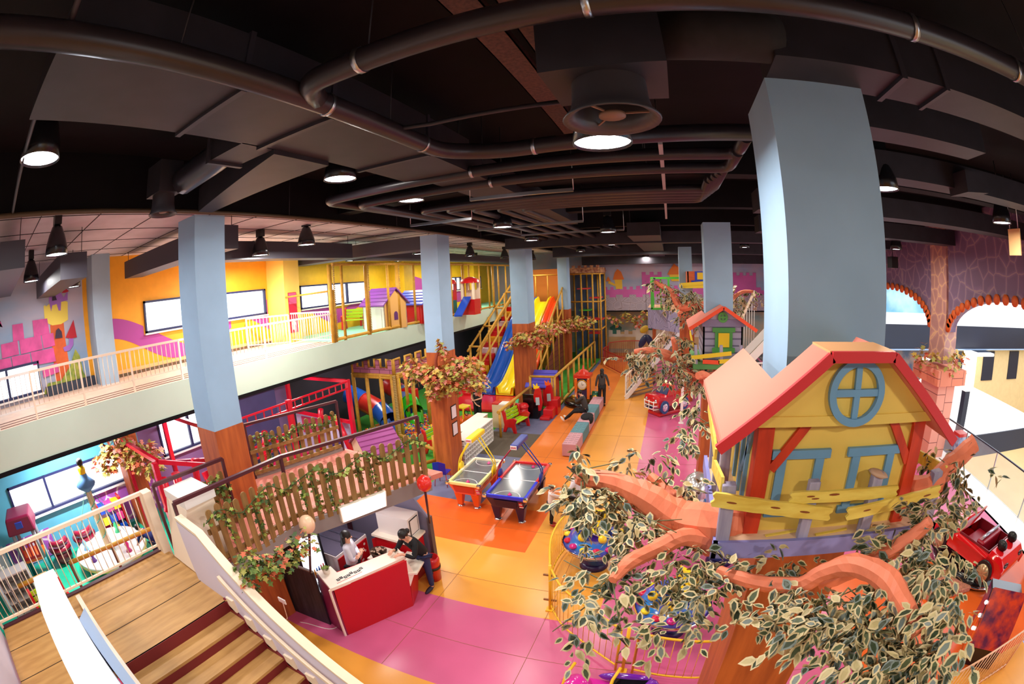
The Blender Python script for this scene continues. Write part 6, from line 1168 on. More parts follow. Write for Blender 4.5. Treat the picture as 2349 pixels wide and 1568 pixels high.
# far cage tower
t = thing('cage_tower', 'tall mustard netted climbing tower with red shelves at the end of the turf', 'play tower', (-5.5, 29, 0)); X = (-6.6, -5.7, -4.95, -4.45); 
for x in X:
    for y in (28.8, 30.9): padrail(t, (x, y, 0), (x, y, 6.25), .06, 'padded_post')
for z in (2.3, 4.1, 5.9): padrail(t, (-6.6, 28.8, z), (-4.45, 28.8, z), .05); padrail(t, (-4.45, 28.8, z), (-4.45, 30.9, z), .05)
for i, (x, z) in enumerate(((-5.9, .9), (-5.2, 2.0), (-5.0, 2.9), (-5.8, 3.5), (-5.1, 4.3), (-5.9, 4.9))): m = MB(); m.bx(x-.1, 28.9, z, x+.65, 29.9, z+.08); m.build('red_shelf', RED if i % 3 else GRN, t, world=True)
m = MB(); m.bx(-6.7, 28.7, 5.95, -4.4, 28.76, 6.3); m.bx(-4.42, 28.7, 5.95, -4.36, 31, 6.3); 
for k in range(6): m.bx(-6.65+.4*k, 28.68, 6.3, -6.45+.4*k, 28.76, 6.45)
m.build('castle_band', M('castle_band', '#7a3a2c', .6, col2='#b88a5c', vs=6), t, world=True)
m = MB(); m.bx(-6.55, 30.95, 0, -4.45, 31.0, 6.0); m.build('back_panel', M('blue_grey_panel', '#4a6080', .7, var=.3, vs=1), t, world=True)
# ball pit castle
t = thing('ball_pit_castle', 'mustard framed ball pit castle with pink brick battlements left of the maple trunk', 'play castle', (-9.9, 13.6, 0))
def batt(a, b, z0, z1, n, nm):
    a = Vector(a); b = Vector(b); m = MB(); f = MB(); d = (b-a).normalized(); L = (b-a).length; zc = z0+(z1-z0)*.5; off = Vector((-d.y, d.x, 0))*.05
    m.slab([a+Vector((0, 0, z0)), b+Vector((0, 0, z0)), b+Vector((0, 0, zc)), a+Vector((0, 0, zc))], off); path = []
    for i in range(2*n-1):
        p, q = a+d*(L*i/(2*n-1)), a+d*(L*(i+1)/(2*n-1)); h = z1 if i % 2 == 0 else zc
        if i % 2 == 0: m.slab([p+Vector((0, 0, zc)), q+Vector((0, 0, zc)), q+Vector((0, 0, z1)), p+Vector((0, 0, z1))], off)
        path += [p+Vector((0, 0, h)), q+Vector((0, 0, h))]
    m.build('brick_battlement', brick_mat('pink_brick', '#b8708a', '#a8607a', '#7a4058', 1, .45, .16, .015, .7, (R(90), 0, 0) if nm == 0 else (R(90), 0, R(90))), t, world=True)
    f.tube([a+Vector((0, 0, z0))]+path+[b+Vector((0, 0, z0))], .05, 8); f.tube([a+Vector((0, 0, z0)), b+Vector((0, 0, z0))], .06, 8); f.build('battlement_padding', FOAM, t, world=True)
batt((-10.95, 12.6, 0), (-9.06, 12.6, 0), 2.68, 3.25, 4, 0); batt((-9.02, 12.6, 0), (-9.02, 16.6, 0), 2.68, 3.25, 6, 1)
for x, y in ((-10.95, 12.6), (-10.3, 12.6), (-9.65, 12.6), (-9.16, 12.6), (-9.02, 12.72), (-9.02, 13.7), (-9.02, 14.7), (-9.02, 15.7), (-9.02, 16.7), (-10.95, 16.7), (-10.2, 15.0)):
    padrail(t, (x, y, 0), (x, y, 2.7), .07, 'padded_post')
for a, b in (((-10.95, 12.6), (-9.05, 12.6)), ((-9.02, 12.6), (-9.02, 16.7))): padrail(t, (*a, 2.6), (*b, 2.6), .06)
m = MB(); m.bx(-12.6, 16.2, 0, -9.1, 16.24, .35); m.bx(-8.7, 12.7, 0, -8.66, 16.2, .3); m.bx(-11, 12.66, 0, -8.7, 12.7, .3); m.build('pit_wall', M('pit_mint', '#4ac090', .5), t, world=True)
m = MB()
for k in range(44): z = .1+k*.06; m.tube([(-9.0-.05, 12.5, z), (-9.0+.05, 12.52, z+.02)], .03, 5)
m.build('rope_wrap', M('rope_tan', '#b89a5c', .8), t, world=True)
BALLC = [M('ball_red', '#d8281c', .3), M('ball_yellow', '#f0c81c', .3), M('ball_green', '#28a03c', .3), M('ball_blue', '#1c50b8', .3), M('ball_orange', '#f08028', .3)]
m = MB(); ico = [(1, 0, 0), (-1, 0, 0), (0, 1, 0), (0, -1, 0), (0, 0, 1), (0, 0, -1)]
sph = []; 
for i in range(3400):
    x = rng.uniform(-11.2, -8.75); y = rng.uniform(12.75, 15.9); z = .22+rng.uniform(-.03, .05); r = .045; b = len(m.v); m.ball((x, y, z), r, 6, 4, mi=rng.randrange(5))
o = m.build('pit_balls', BALLC); tag(o, 'multicoloured plastic balls filling the ball pit', 'balls', kind='stuff')
# tube slides
def tube_slide(label, pts, cols, r=.38, mouth=None):
    t = thing('tube_slide', label, 'slide', tuple(pts[-1])); P = smooth(pts, 6); n = len(P); k = len(cols); step = n//k+1
    for i in range(k):
        seg = P[i*step:(i+1)*step+1]
        if len(seg) > 1:
            m = MB(); m.tube(seg, r, 18, cap=False); m.tube([seg[0], seg[0]+(seg[1]-seg[0])*.2], r*1.06, 18, cap=False); m.tube(seg, r*.94, 18, cap=False); m.build('tube_section', cols[i], t, world=True)
    if mouth: e = P[-1]; d = (P[-1]-P[-2]).normalized(); m = MB(); m.tube([e, e+d*.03], [r*1.08, r*1.08], 18, cap=False); m.tube(smooth([e+d*.0, e+d*.35+Vector((0, 0, -.12)), e+d*.7+Vector((0, 0, -.2))], 3), [r*.95, r*.9, r*.85, r*.8, r*.75, r*.72, r*.7][:7], 18, cap=False); m.f = [f for f in m.f if min(m.v[i][2] for i in f) < e.z+.05]; m.m = m.m[:len(m.f)]; m.sm = m.sm[:len(m.f)]; m.build('slide_lip', mouth, t, world=True)
    return t
TB = M('tube_blue', '#1c4a98', .25, coat=.4); TR = M('tube_red', '#b82a1c', .3, coat=.3); TG = M('tube_green', '#2cb01c', .25, coat=.4)
tube_slide('blue and red tube slide ending in a blue mouth inside the castle front', [PY(800, 903, 13.9), PY(818, 911, 13.9), PY(838, 922, 13.8), PY(872, 942, 13.6), PY(893, 965, 13.3)], [TB, TB, TR, TB, TB], .4, TB)
tube_slide('red and blue tube slide ending in a bright green mouth over the ball pit', [PY(885, 878, 16.2), PY(902, 890, 16.2), PY(922, 902, 16.0), PY(940, 922, 15.6), PY(950, 945, 15.1)], [TR, TR, M('tube_grey_blue', '#5a6a9a', .3), TG, TG], .4, TG)
t = thing('ball_pit_ladder', 'yellow post with red and blue padding between the two tube slides', 'play frame', (-10.3, 14.4, 0)); m = MB(); m.tube([(-10.15, 14.5, 0), (-10.2, 14.5, 2.6)], .05, 10); m.build('yellow_post', YEL, t, world=True)
for i in range(4): m = MB(); m.bx(-10.9, 14.7+.3*i, .0, -10.2, 15.0+.3*i, .35+.35*i); m.build('padded_step', [RED, BLU, YEL, RED][i], t, world=True, bevel=.03)
playhouse('cream toy cottage with a pink plank roof and purple gable trim behind the bridge', (-8.75, 10.7, 0), R(62), 1.15, 1.3, 1.35, M('toy_cream', '#e8d8b0', .5), M('toy_mauve_roof', '#9a4a8a', .4), M('toy_cream', '#e8d8b0', .5))
# red climbing frame
RS = M('red_steel', '#c8102a', .25, coat=.3)
t = thing('climbing_frame', 'big red steel climbing frame with ladder rails under the balcony behind the bridge', 'play frame', (-10.5, 8, 0))
def beam(a, b, w=.1): m = MB(); m.bar(a, b, w, w); m.build('red_beam', RS, t, world=True)
def ladder(a, b, h=.18, n=14):
    m = MB(); a = Vector(a); b = Vector(b); m.bar(a, b, .045, .045); m.bar(a+Vector((0, 0, h)), b+Vector((0, 0, h)), .045, .045)
    for i in range(n+1): p = a.lerp(b, i/n); m.bar(p, p+Vector((0, 0, h)), .03, .03)
    m.build('ladder_rail', RS, t, world=True)
for x in (-9.4, -12.4):
    for y in (5.2, 7.9, 10.5): beam((x, y, 0), (x, y, 3.0), .13)
beam((-9.4, 10.5, 2.95), (-12.4, 10.5, 2.95)); beam((-9.4, 5.2, 2.95), (-12.4, 5.2, 2.95)); beam((-9.4, 5.2, 2.2), (-12.4, 5.2, 1.5)); beam((-9.4, 10.5, 1.6), (-12.4, 10.5, 1.7)); ladder((-9.4, 5.2, 2.72), (-9.4, 10.5, 2.72), .22, 18); ladder((-12.4, 5.2, 2.75), (-12.4, 10.5, 2.75), .22, 18); ladder((-9.4, 5.2, 1.75), (-9.4, 7.9, 1.85), .3, 8)
for y in (5.2, 7.9, 10.5):
    m = MB(); m.tube([(-9.4, y, .1), (-10.0, y-.15, 1.8)], .11, 12); m.build('red_tube', RS, t, world=True); m = MB(); m.tube([(-11.2, y, .1), (-10.8, y, 1.9)], .1, 12); m.build('red_tube', RS, t, world=True)
for y in (3.6, 4.0): m = MB(); m.tube([(-9.6, y, .2), (-9.6, y, 2.2)], .12, 12); m.build('red_tube', RS, t, world=True)
beam((-9.6, 3.6, 2.6), (-9.6, 5.2, 2.0)); beam((-12.2, 3.6, 2.6), (-9.6, 3.6, 2.6)); beam((-12.2, 3.6, 0), (-12.2, 3.6, 2.6)); beam((-9.6, 3.4, 1.5), (-9.6, 5.2, .7)); beam((-9.6, 3.5, 0), (-9.6, 3.5, 2.6), .14)
t = thing('trampoline_padding', 'bright pink-red padded floor squares of the climbing frame', 'mat', (-10.5, 8, 0)); m = MB()
for i in range(4):
    for j in range(6): m.bx(-12.6+.85*i, 4.9+.98*j, .02, -11.85+.85*i, 5.8+.98*j, .16)
m.build('padding', M('pad_magenta', '#e8245c', .35, coat=.2), t, world=True, bevel=.03)
t = thing('printed_panel', 'pale blue printed canvas panels behind the red climbing frame', 'panel', (-11, 10.7, 1)); m = MB(); m.bx(-12.3, 10.62, .1, -9.6, 10.65, 1.55, 0); m.bx(-12.0, 10.6, .9, -11.0, 10.62, 1.5, 1); m.bx(-10.6, 10.6, .2, -10.1, 10.62, .8, 2); m.build('canvas', [M('canvas_pale', '#c4ccec', .6, var=.08, vs=2), M('canvas_red', '#c8486a', .6), M('canvas_violet', '#3a3474', .6)], t, world=True)
t = thing('printed_panel', 'dark blue canvas panel with an orange blot behind the first trunk', 'panel', (-12.8, 7, 1.5)); m = MB(); m.bx(-12.9, 7.2, .0, -12.85, 10.2, 2.7, 0); m.build('canvas', [M('canvas_slate', '#4a4a78', .6, var=.2, vs=1)], t, world=True); m = MB(); m.lathe([(0, 0), (.3, 0)], (-12.84, 7.9, 1.6), 14, axis='x', sy=1.4); m.build('orange_blot', M('blot_orange', '#e0742c', .6), t, world=True)
# left: carousel table, maypole, tub chairs, toy tower
c = G(252, 1252, .42); TW = M('bright_table', '#fbf7f4', .35)
t = thing('carousel_table', 'large round white play table on the mint floor under the balcony', 'table', (c.x, c.y, 0)); r = (G(345, 1215, .42)-G(165, 1275, .42)).length*.42
m = MB(); m.lathe([(r*.55, 0), (r*.9, .3), (r, .36), (r, .42), (0, .42)], n=40); m.build('table_top', TW, t); m = MB(); m.lathe([(r*.99, .28), (r*1.02, .32), (r*.99, .36)], n=40); m.build('gold_edge', M('gold_edge', '#e8d87c', .4), t)
for a, cc in ((.5, PINK), (2.4, M('mint_plastic', '#3ab878', .3)), (4.2, M('sky_plastic', '#7ac0e8', .3)), (5.2, PUR)):
    m = MB(); m.lathe([(0, 0), (.1, 0), (.04, .1), (.07, .2), (0, .32)], (r*.7*math.cos(a), r*.7*math.sin(a), .42), 12); m.build('toy_figure', cc, t)
b = G(205, 1215, .42); 
t = thing('maypole', 'pastel ribbon-wrapped pole with a blue-skirted figure on top, on the white round table', 'decoration', (c.x-.3, c.y-.5, .42)); t.location = (c.x+.1, c.y-.05, .42)
m = MB(); m.cyl((0, 0, 0), .09, 1.6, 14); m.build('pole', M('pastel_pole', '#f0c8b8', .5, col2='#d8d46a', vs=3), t); m = MB()
for k in range(30): a = k*.8; m.tube([(.1*math.cos(a), .1*math.sin(a), k*.052), (.1*math.cos(a+.8), .1*math.sin(a+.8), (k+1)*.052)], .02, 5)
m.build('ribbon_spiral', M('ribbon_aqua', '#7cc8b0', .5), t); m = MB(); m.lathe([(.08, 1.55), (.26, 1.68), (.3, 1.74), (.14, 1.9), (.1, 2.0)], n=12); m.build('skirt', M('skirt_blue', '#4a7aa8', .6), t); m = MB(); m.lathe([(.1, 2.0), (.12, 2.12), (.05, 2.2), (0, 2.2)], n=12); m.build('bodice', YEL, t); m = MB(); m.ball((0, 0, 2.28), .1, 12, 8); m.build('head', HAIR, t)
for k in range(8): a = k*PI/4; m = MB(); m.tube([(.1*math.cos(a), .1*math.sin(a), 1.6), (r*.8*math.cos(a), r*.8*math.sin(a), .3)], .006, 5); m.build('ribbon', M('ribbon_aqua', '#7cc8b0', .5), t)
for i, (px, py) in enumerate(((142, 1262), (190, 1236))):
    q = G(px, py); t = thing('tub_chair', ['dark red plastic tub chair, left of the two under the window', 'dark red plastic tub chair, right of the two beside the maypole'][i], 'chair', (-12.62, (.45, 1.4)[i], 0), R(-90)); CR = M('crimson_plastic', '#8a1230', .3, coat=.3)
    m = MB(); m.lathe([(.2, 0), (.32, .1), (.34, .35), (0, .35)], n=20); m.build('seat', CR, t); m = MB(); A = arc((0, 0, .45), .34, -.2, PI+.2, 14); m.tube(A, .09, 10); m.tube([p+Vector((0, .02, .22)) for p in A[3:-3]], .08, 10); m.build('backrest', CR, t)
q = G(70, 1330)
t = thing('toy_tower', 'grey and red toddler tower with purple-red sunshade roof, slatted rail and teal posts', 'play tower', (-10.9, -.75, 0)); t.location = (-12.2, -.5, 0); t.rotation_euler = (0, 0, R(-10))
for x in (-.35, .35):
    for y in (-.35, .35): m = MB(); m.cyl((x, y, 0), .08, .7, 12, ); m.build('teal_post', M('teal_plastic', '#1a7a8a', .35), t); m = MB(); m.cyl((x, y, .7), .07, .85, 12); m.build('grey_post', M('toy_grey', '#8a8a94', .5), t)
m = MB(); m.hexa([(-.5, -.5, 1.45), (.5, -.5, 1.45), (.5, .5, 1.45), (-.5, .5, 1.45), (-.42, -.42, 1.85), (.42, -.42, 1.85), (.42, .42, 1.85), (-.42, .42, 1.85)]); m.build('roof', M('toy_plum', '#7a1238', .4), t, bevel=.05); m = MB(); m.bx(.46, -.12, 1.6, .5, .12, 1.75); m.build('roof_window', BLU, t)
m = MB(); m.bx(-.4, -.4, .68, .4, .4, .74); m.build('deck', ORG, t)
for x in (.38,): 
    m = MB(); m.bx(x, -.3, 1.15, x+.04, .3, 1.22); m.bx(x, -.3, .76, x+.04, .3, .82)
    for k in range(5): m.bx(x, -.28+k*.13, .8, x+.04, -.22+k*.13, 1.16)
    m.build('slatted_rail', RED, t)
t = thing('toy_kitchen', 'grey toddler house front with slatted window at the far left below the window', 'playhouse', (-11.7, -1.75, 0)); m = MB(); m.bx(-.5, -.4, 0, .4, -.3, 1.2); m.bx(-.5, -.4, 0, -.42, .3, 1.2)
m.build('grey_wall', M('toy_grey_light', '#b4b4bc', .5), t); m = MB(); m.lathe([(0, 0), (.2, 0), (.2, .03), (0, .03)], (.41, -.0, .35), 14, axis='x'); m.build('round_door', BLK, t); m = MB()
for k in range(5): m.bx(.4, -.28+k*.1, .75, .44, -.23+k*.1, 1.1)
m.build('slats', WHITE, t)
t = thing('shoe_rack', 'grey cubby rack at the bottom left behind the landing railing', 'shelf', (-9.6, -.75, 0)); t.location = (-10.5, -1.35, 0); m = MB()
for z in (0, .3, .6, .9, 1.2): m.bx(-.3, -.5, z, .1, .5, z+.03)
for y in (-.5, -.25, 0, .25, .48): m.bx(-.3, y, 0, .1, y+.03, 1.2)
m.bx(-.32, -.5, 0, -.29, .5, 1.23); m.build('cubby_frame', M('rack_grey', '#b8b0ac', .5), t)
dup(BENCH, (-10.0, -.55, 0), R(100), 'lime and red bench behind the white parapet at the bottom left')
t = thing('padded_fence', 'mustard padded barrier with net beside the white carousel table', 'fence', (-9.5, 1, 0))
A = G(160, 1290, .9); B = G(345, 1210, .9); A = Vector((-9.4, PX(160, 1290, -9.4).y, PX(160, 1290, -9.4).z)); B = Vector((-9.4, PX(350, 1210, -9.4).y, PX(350, 1210, -9.4).z))
padrail(t, A, B, .05); 
for f in (0, .5, 1): q = A.lerp(B, f); padrail(t, (q.x, q.y, 0), q, .04, 'padded_post', BROWN)
padrail(t, (-9.4, -1.2, A.z), (-9.4, -.3, A.z), .05)
t = thing('red_post_sign', 'red and grey post with a red lamp before the white carousel table', 'post', (-8.6, .3, 0)); m = MB(); m.cyl((0, 0, 0), .05, .9, 8); m.build('red_post', RED, t); m = MB(); m.box((0, 0, 1.0), (.16, .2, .22)); m.build('grey_head', M('toy_grey_light', '#b4b4bc', .5), t); m = MB(); m.ball((.09, 0, 1.02), .04, 8, 6); m.build('lamp_dot', RED, t)
t = thing('toy_shelf', 'red shelf stacked with colourful toy bins against the stone mural', 'shelf', (-12.7, 2.6, 0)); m = MB(); m.bx(-.2, -.45, 0, .2, -.4, 1.1); m.bx(-.2, .4, 0, .2, .45, 1.1); m.build('side_frame', RED, t)
for j in range(3):
    for i in range(3): m = MB(); m.bx(-.15, -.38+i*.26, .15+j*.33, .22, -.15+i*.26, .36+j*.33); m.build('toy_bin', [PINK, YEL, BLU][(i+j) % 3], t)
q = G(345, 1255); person('child in a dark blue jacket bending beside the white round table below the landing', (-9.9, 2.9, 0), R(120), dict(chest=(0, .25, 1.12), neck=(0, .4, 1.2), head=(0, .5, 1.26), sl=(-.16, .36, 1.16), sr=(.16, .36, 1.16), el=(-.2, .5, .95), er=(.2, .5, .95), wl=(-.1, .66, .8), wr=(.1, .66, .8)), shirt='#14286a', trousers='#1a2040', H=1.4)
# painted stones low on the left wall
m = MB(); m.bx(-13.095, 2.1, .1, -13.085, 4.6, 1.3); m.bx(-13.095, -1.4, .1, -13.085, .35, .85); o = m.build('wall_mural', stone_mat('violet_stone', '#b05cc0', '#e8d8e8', 2.6, .06)); tag(o, 'violet crazy-paving stones painted under the lower windows', 'mural')
# ================================================================== RIDES, RIGHT SIDE, MURALS AND MALL
rng = random.Random(23)
YF = M('yellow_fence_paint', '#f0b81c', .4)
def curved_fence(label, pts, name='ride_fence', mat=YF, h=1.0, bars=.11, br=.006, r=.022):
    P = smooth([(x, y, 0) for x, y in pts], 8); t = thing(name, label, 'fence', tuple(P[len(P)//2])); U = Vector((0, 0, 1))
    m = MB(); m.tube([P[0]]+[p+U*h for p in P]+[P[-1]], r, 8); m.build('top_rail', mat, t, world=True); m = MB(); m.tube([p+U*.12 for p in P], r*.8, 8); m.build('bottom_rail', mat, t, world=True)
    L = 0; cum = [0]
    for a, b in zip(P, P[1:]): L += (b-a).length; cum.append(L)
    n = min(98, int(L/bars))
    for i in range(1, n):
        s = L*i/n; j = max(k for k in range(len(cum)) if cum[k] <= s+1e-9); j = min(j, len(P)-2); q = P[j].lerp(P[j+1], (s-cum[j])/max(1e-6, cum[j+1]-cum[j])); m = MB(); m.cyl((q.x, q.y, .12), br, h-.12, 5); m.build('bar', mat, t, world=True)
    return t
def fpost(px, py, label):
    q = G(px, py); t = thing('fence_post', label, 'post', (q.x, q.y, 0)); m = MB(); m.cyl((0, 0, 0), .028, 1.08, 10); m.build('tube', YF, t); m = MB(); m.box((0, 0, .01), (.14, .14, .02)); m.build('base_plate', YF, t)
    m = MB(); m.bar((-.12, 0, .85), (.12, 0, .85), .03, .03); m.bar((-.12, 0, .25), (.12, 0, .25), .03, .03); m.build('clamp', M('clamp_brown', '#8a5a2c', .5), t)
curved_fence('yellow bar fence curving round the flying saucer rides, left part', [(-.32, 4.78), (-.9, 5.2), (-1.4, 5.6), (-1.74, 6.1)], bars=.13); curved_fence('yellow bar fence curving away beside the small boy', [(-1.78, 6.2), (-2.0, 7.1), (-1.95, 8.0), (-1.6, 8.9), (-.9, 9.6)], bars=.1)
curved_fence('yellow bar fence of the saucer rides, right of the gate post', [(-.05, 4.72), (.5, 4.62), (1.15, 4.62), (1.9, 4.9), (2.5, 5.4)], bars=.13)
fpost(1262, 1397, 'yellow fence post at the left bend of the saucer ride fence'); fpost(1427, 1540, 'yellow gate post between two fence parts near the pink ride')
for i, (px, py, cz, lb) in enumerate(((1365, 1240, .62, 'flying saucer ride with blue spotted rim and yellow seat beneath the big branch'), (1545, 1385, .62, 'flying saucer ride, blue and yellow, half hidden by leaves left of the orange trunk'), (1660, 1230, .62, 'flying saucer ride mostly hidden behind the treehouse platform'))):
    c = G(px, py, cz); t = thing('saucer_ride', lb, 'ride', (c.x, c.y, 0), R(-40*i)); r = .62
    m = MB(); m.lathe([(.1, .12), (.32, .2), (.42, .38), (.62, .55), (.66, .62), (.6, .68), (.48, .82), (.36, .84), (.36, .7), (.0, .6)], n=32); m.build('saucer_body', M('saucer_blue', '#1c78c0', .15, coat=.6, col2='#5a2aa0', vs=2.5), t); m = MB(); m.lathe([(.655, .6), (.68, .63), (.655, .66)], n=32); m.build('chrome_rim', CHROME, t)
    for k in range(14): a = k*2*PI/14; m = MB(); m.ball((.56*math.cos(a), .56*math.sin(a), .735), (.085, .085, .05), 10, 6); m.build('dome_light', [M('dome_magenta', '#c8187c', .15, coat=.5), M('dome_yellow', '#e8d41c', .15, coat=.5), M('dome_red', '#d01440', .15, coat=.5)][k % 3], t)
    m = MB(); m.box((0, .12, .84), (.5, .28, .1)); m.box((0, .28, 1.0), (.5, .1, .4)); m.build('seat', YEL, t, bevel=.04); m = MB(); m.tube([(-.25, -.25, .86), (0, -.32, 1.0), (.25, -.25, .86)], .02, 8); m.build('grab_bar', CHROME, t); m = MB(); m.ball((-.2, -.34, .9), .09, 10, 8); m.ball((.2, -.34, .9), .09, 10, 8); m.build('eye_lamp', M('eye_yellow', '#f0c81c', .15, coat=.5), t)
    m = MB(); m.lathe([(0, 0), (.3, 0), (.26, .12), (0, .12)], n=24); m.build('base_disc', M('saucer_base', '#2a1c50', .3), t)
# domed rocket ride
c = G(1592, 1175); t = thing('rocket_ride', 'silver-domed ride with blue and white stripes and red and white skirt behind the big branch', 'ride', (c.x, c.y, 0)); t.location = (.82, 9.75, 0)
m = MB(); m.lathe([(.36, .78), (.36, .9), (.34, 1.05), (.26, 1.2), (.12, 1.3), (0, 1.32)], n=28); m.build('dome', M('silver_dome', '#d8d4d4', .2, .7), t); m = MB()
for k in range(24): a = k*2*PI/24; b = a+2*PI/24; m.add([(.36*math.cos(a), .36*math.sin(a), .4), (.36*math.cos(b), .36*math.sin(b), .4), (.36*math.cos(b), .36*math.sin(b), .78), (.36*math.cos(a), .36*math.sin(a), .78)], [(0, 1, 2, 3)], k % 2); m.add([(.4*math.cos(a), .4*math.sin(a), .05), (.4*math.cos(b), .4*math.sin(b), .05), (.36*math.cos(b), .36*math.sin(b), .4), (.36*math.cos(a), .36*math.sin(a), .4)], [(0, 1, 2, 3)], 1 if k % 2 else 2)
m.build('striped_body', [M('stripe_blue', '#2a7ab8', .4), WHITE, M('stripe_maroon', '#8a1a34', .4)], t); m = MB(); m.ball((-.2, -.32, .88), .04, 8, 6); m.build('purple_light', PUR, t)
for s in (-1, 1): m = MB(); m.lathe([(.1, 0), (.14, .3), (.1, .5), (0, .5)], (s*.5, 0, 0), 14); m.lathe([(.0, 0), (.12, .0), (.12, .01)], (s*.5, 0, 0), 14); m.build('side_barrel', M('barrel_grey', '#5a5460', .3, .5), t)
# pink ride at the bottom edge
c = G(1395, 1568, .45); t = thing('pink_car_ride', 'glossy pink car-shaped ride with yellow bars at the bottom edge of the picture', 'ride', (-.35, 3.93, 0), R(0)); PKG = M('glossy_magenta', '#d830a0', .12, coat=.7)
m = MB(); m.ball((-.42, .05, .42), (.24, .24, .2), 18, 10); m.hexa([(-.5, -.3, .15), (.6, -.3, .15), (.6, .3, .15), (-.5, .3, .15), (-.45, -.25, .5), (.1, -.25, .45), (.1, .25, .45), (-.45, .25, .5)]); m.build('bonnet', PKG, t, bevel=.04); m = MB(); m.box((.35, 0, .5), (.55, .45, .2)); m.build('cockpit', M('cockpit_black', '#0c0812', .2, coat=.4), t, bevel=.04); m = MB(); m.ball((.25, .24, .55), (.4, .07, .1), 14, 8); m.ball((.62, .0, .6), (.12, .22, .08), 12, 8); m.build('purple_rim', M('glossy_purple', '#6a1ca0', .12, coat=.7), t)
for x, s in ((-.62, .1), (.02, .2)): m = MB(); m.tube([(x, -.2, .3), (x+.05, .1, .66), (x+.12, .3, .72)], .025, 8); m.build('yellow_bar', YF, t)
for x in (-.4, .5):
    for y in (-.3, .3): m = MB(); m.lathe([(0, -.05), (.15, -.05), (.15, .05), (0, .05)], (x, y, .15), 16, axis='y'); m.build('wheel', BLK, t)
# vehicles
def kiddie_car(t, body, L=1.5, Wd=.8, open_=True, sc=1.0, trim=None):
    m = MB(); prof = [(-.5, .3), (-.52, .45), (-.4, .56), (-.12, .62), (-.02, .62), (.35, .6), (.48, .62), (.52, .45), (.5, .28)]
    secs = []
    for s, w in ((-1, .86), (-.8, 1), (.8, 1), (1, .86)): secs.append([(x*L*(.97 if abs(s) == 1 else 1), s*Wd/2, z*(.92 if abs(s) == 1 else 1)) for x, z in prof])
    k = len(prof); P = [p for s in secs for p in s]; m.add(P, [(i*k+j, i*k+(j+1) % k, (i+1)*k+(j+1) % k, (i+1)*k+j) for i in range(3) for j in range(k)]+[tuple(range(k)), tuple(reversed(range(3*k, 4*k)))], 0, True); m.build('car_body', body, t, bevel=.02)
    for x in (-.32*L, .33*L):
        for y in (-Wd/2, Wd/2):
            m = MB(); m.tube([(x, y-.07, .24), (x, y+.07, .24)], .22, 22); m.build('wheel', trim or BLK, t); s = 1 if y > 0 else -1; m = MB(); m.lathe([(0, 0), (.14, 0), (.14, .02), (.12, .03), (0, .015)], (x, y+s*.06, .24), 10, axis='y')
            for k2 in range(5): a = k2*PI*2/5; m.bar((x, y+s*.085, .24), (x+.12*math.cos(a), y+s*.085, .24+.12*math.sin(a)), .03, .02)
            m.build('hub_cap', CHROME, t)
# jeep ride
t = thing('jeep_ride', 'red off-road car ride with white bull bar and blue tyres on a red base', 'ride', (-.05, 18.75, 0), R(222)); JR = M('jeep_red', '#c8141c', .15, coat=.7)
m = MB(); m.box((0, 0, .08), (1.5, .8, .14)); m.build('base_plate', RED, t, bevel=.03)
B = thing  # keep
sub = bpy.data.objects
kiddie_car(t, JR, 1.75, .95, trim=M('tyre_blue', '#1c4a80', .3))
for ch in t.children:
    if ch.name.split('.')[0] in ('car_body', 'wheel', 'hub_cap'): ch.scale = (1, 1, 1.25); ch.location = (0, 0, .12)
m = MB(); m.hexa([(-.15, -.42, .85), (.35, -.42, .85), (.35, .42, .85), (-.15, .42, .85), (-.1, -.36, 1.25), (.12, -.36, 1.25), (.12, .36, 1.25), (-.1, .36, 1.25)]); m.build('cabin', JR, t, bevel=.03); m = MB(); m.hexa([(.36, -.36, .88), (.37, -.36, .88), (.37, .36, .88), (.36, .36, .88), (.13, -.32, 1.2), (.14, -.32, 1.2), (.14, .32, 1.2), (.13, .32, 1.2)]); m.build('windscreen', M('screen_navy', '#20285a', .2), t)
m = MB()
for z in (.35, .5, .65): m.tube(bend([(.75, -.4, z), (1.02, -.35, z), (1.02, .35, z), (.75, .4, z)], .1), .018, 8)
for y in (-.3, 0, .3): m.tube([(1.02, y, .3), (1.02, y, .7)], .018, 8)
m.build('bull_bar', WHITE, t); m = MB(); m.ball((-.02, -.15, 1.31), .06, 8, 6); m.ball((-.02, .15, 1.31), .06, 8, 6); m.build('roof_lamp', M('roof_lamp_glow', '#ffe8a0', .3, emit=1.5), t); m = MB(); m.ball((.9, -.3, .7), .07, 10, 6); m.ball((.9, .3, .7), .07, 10, 6); m.build('headlamp', CHROME, t)
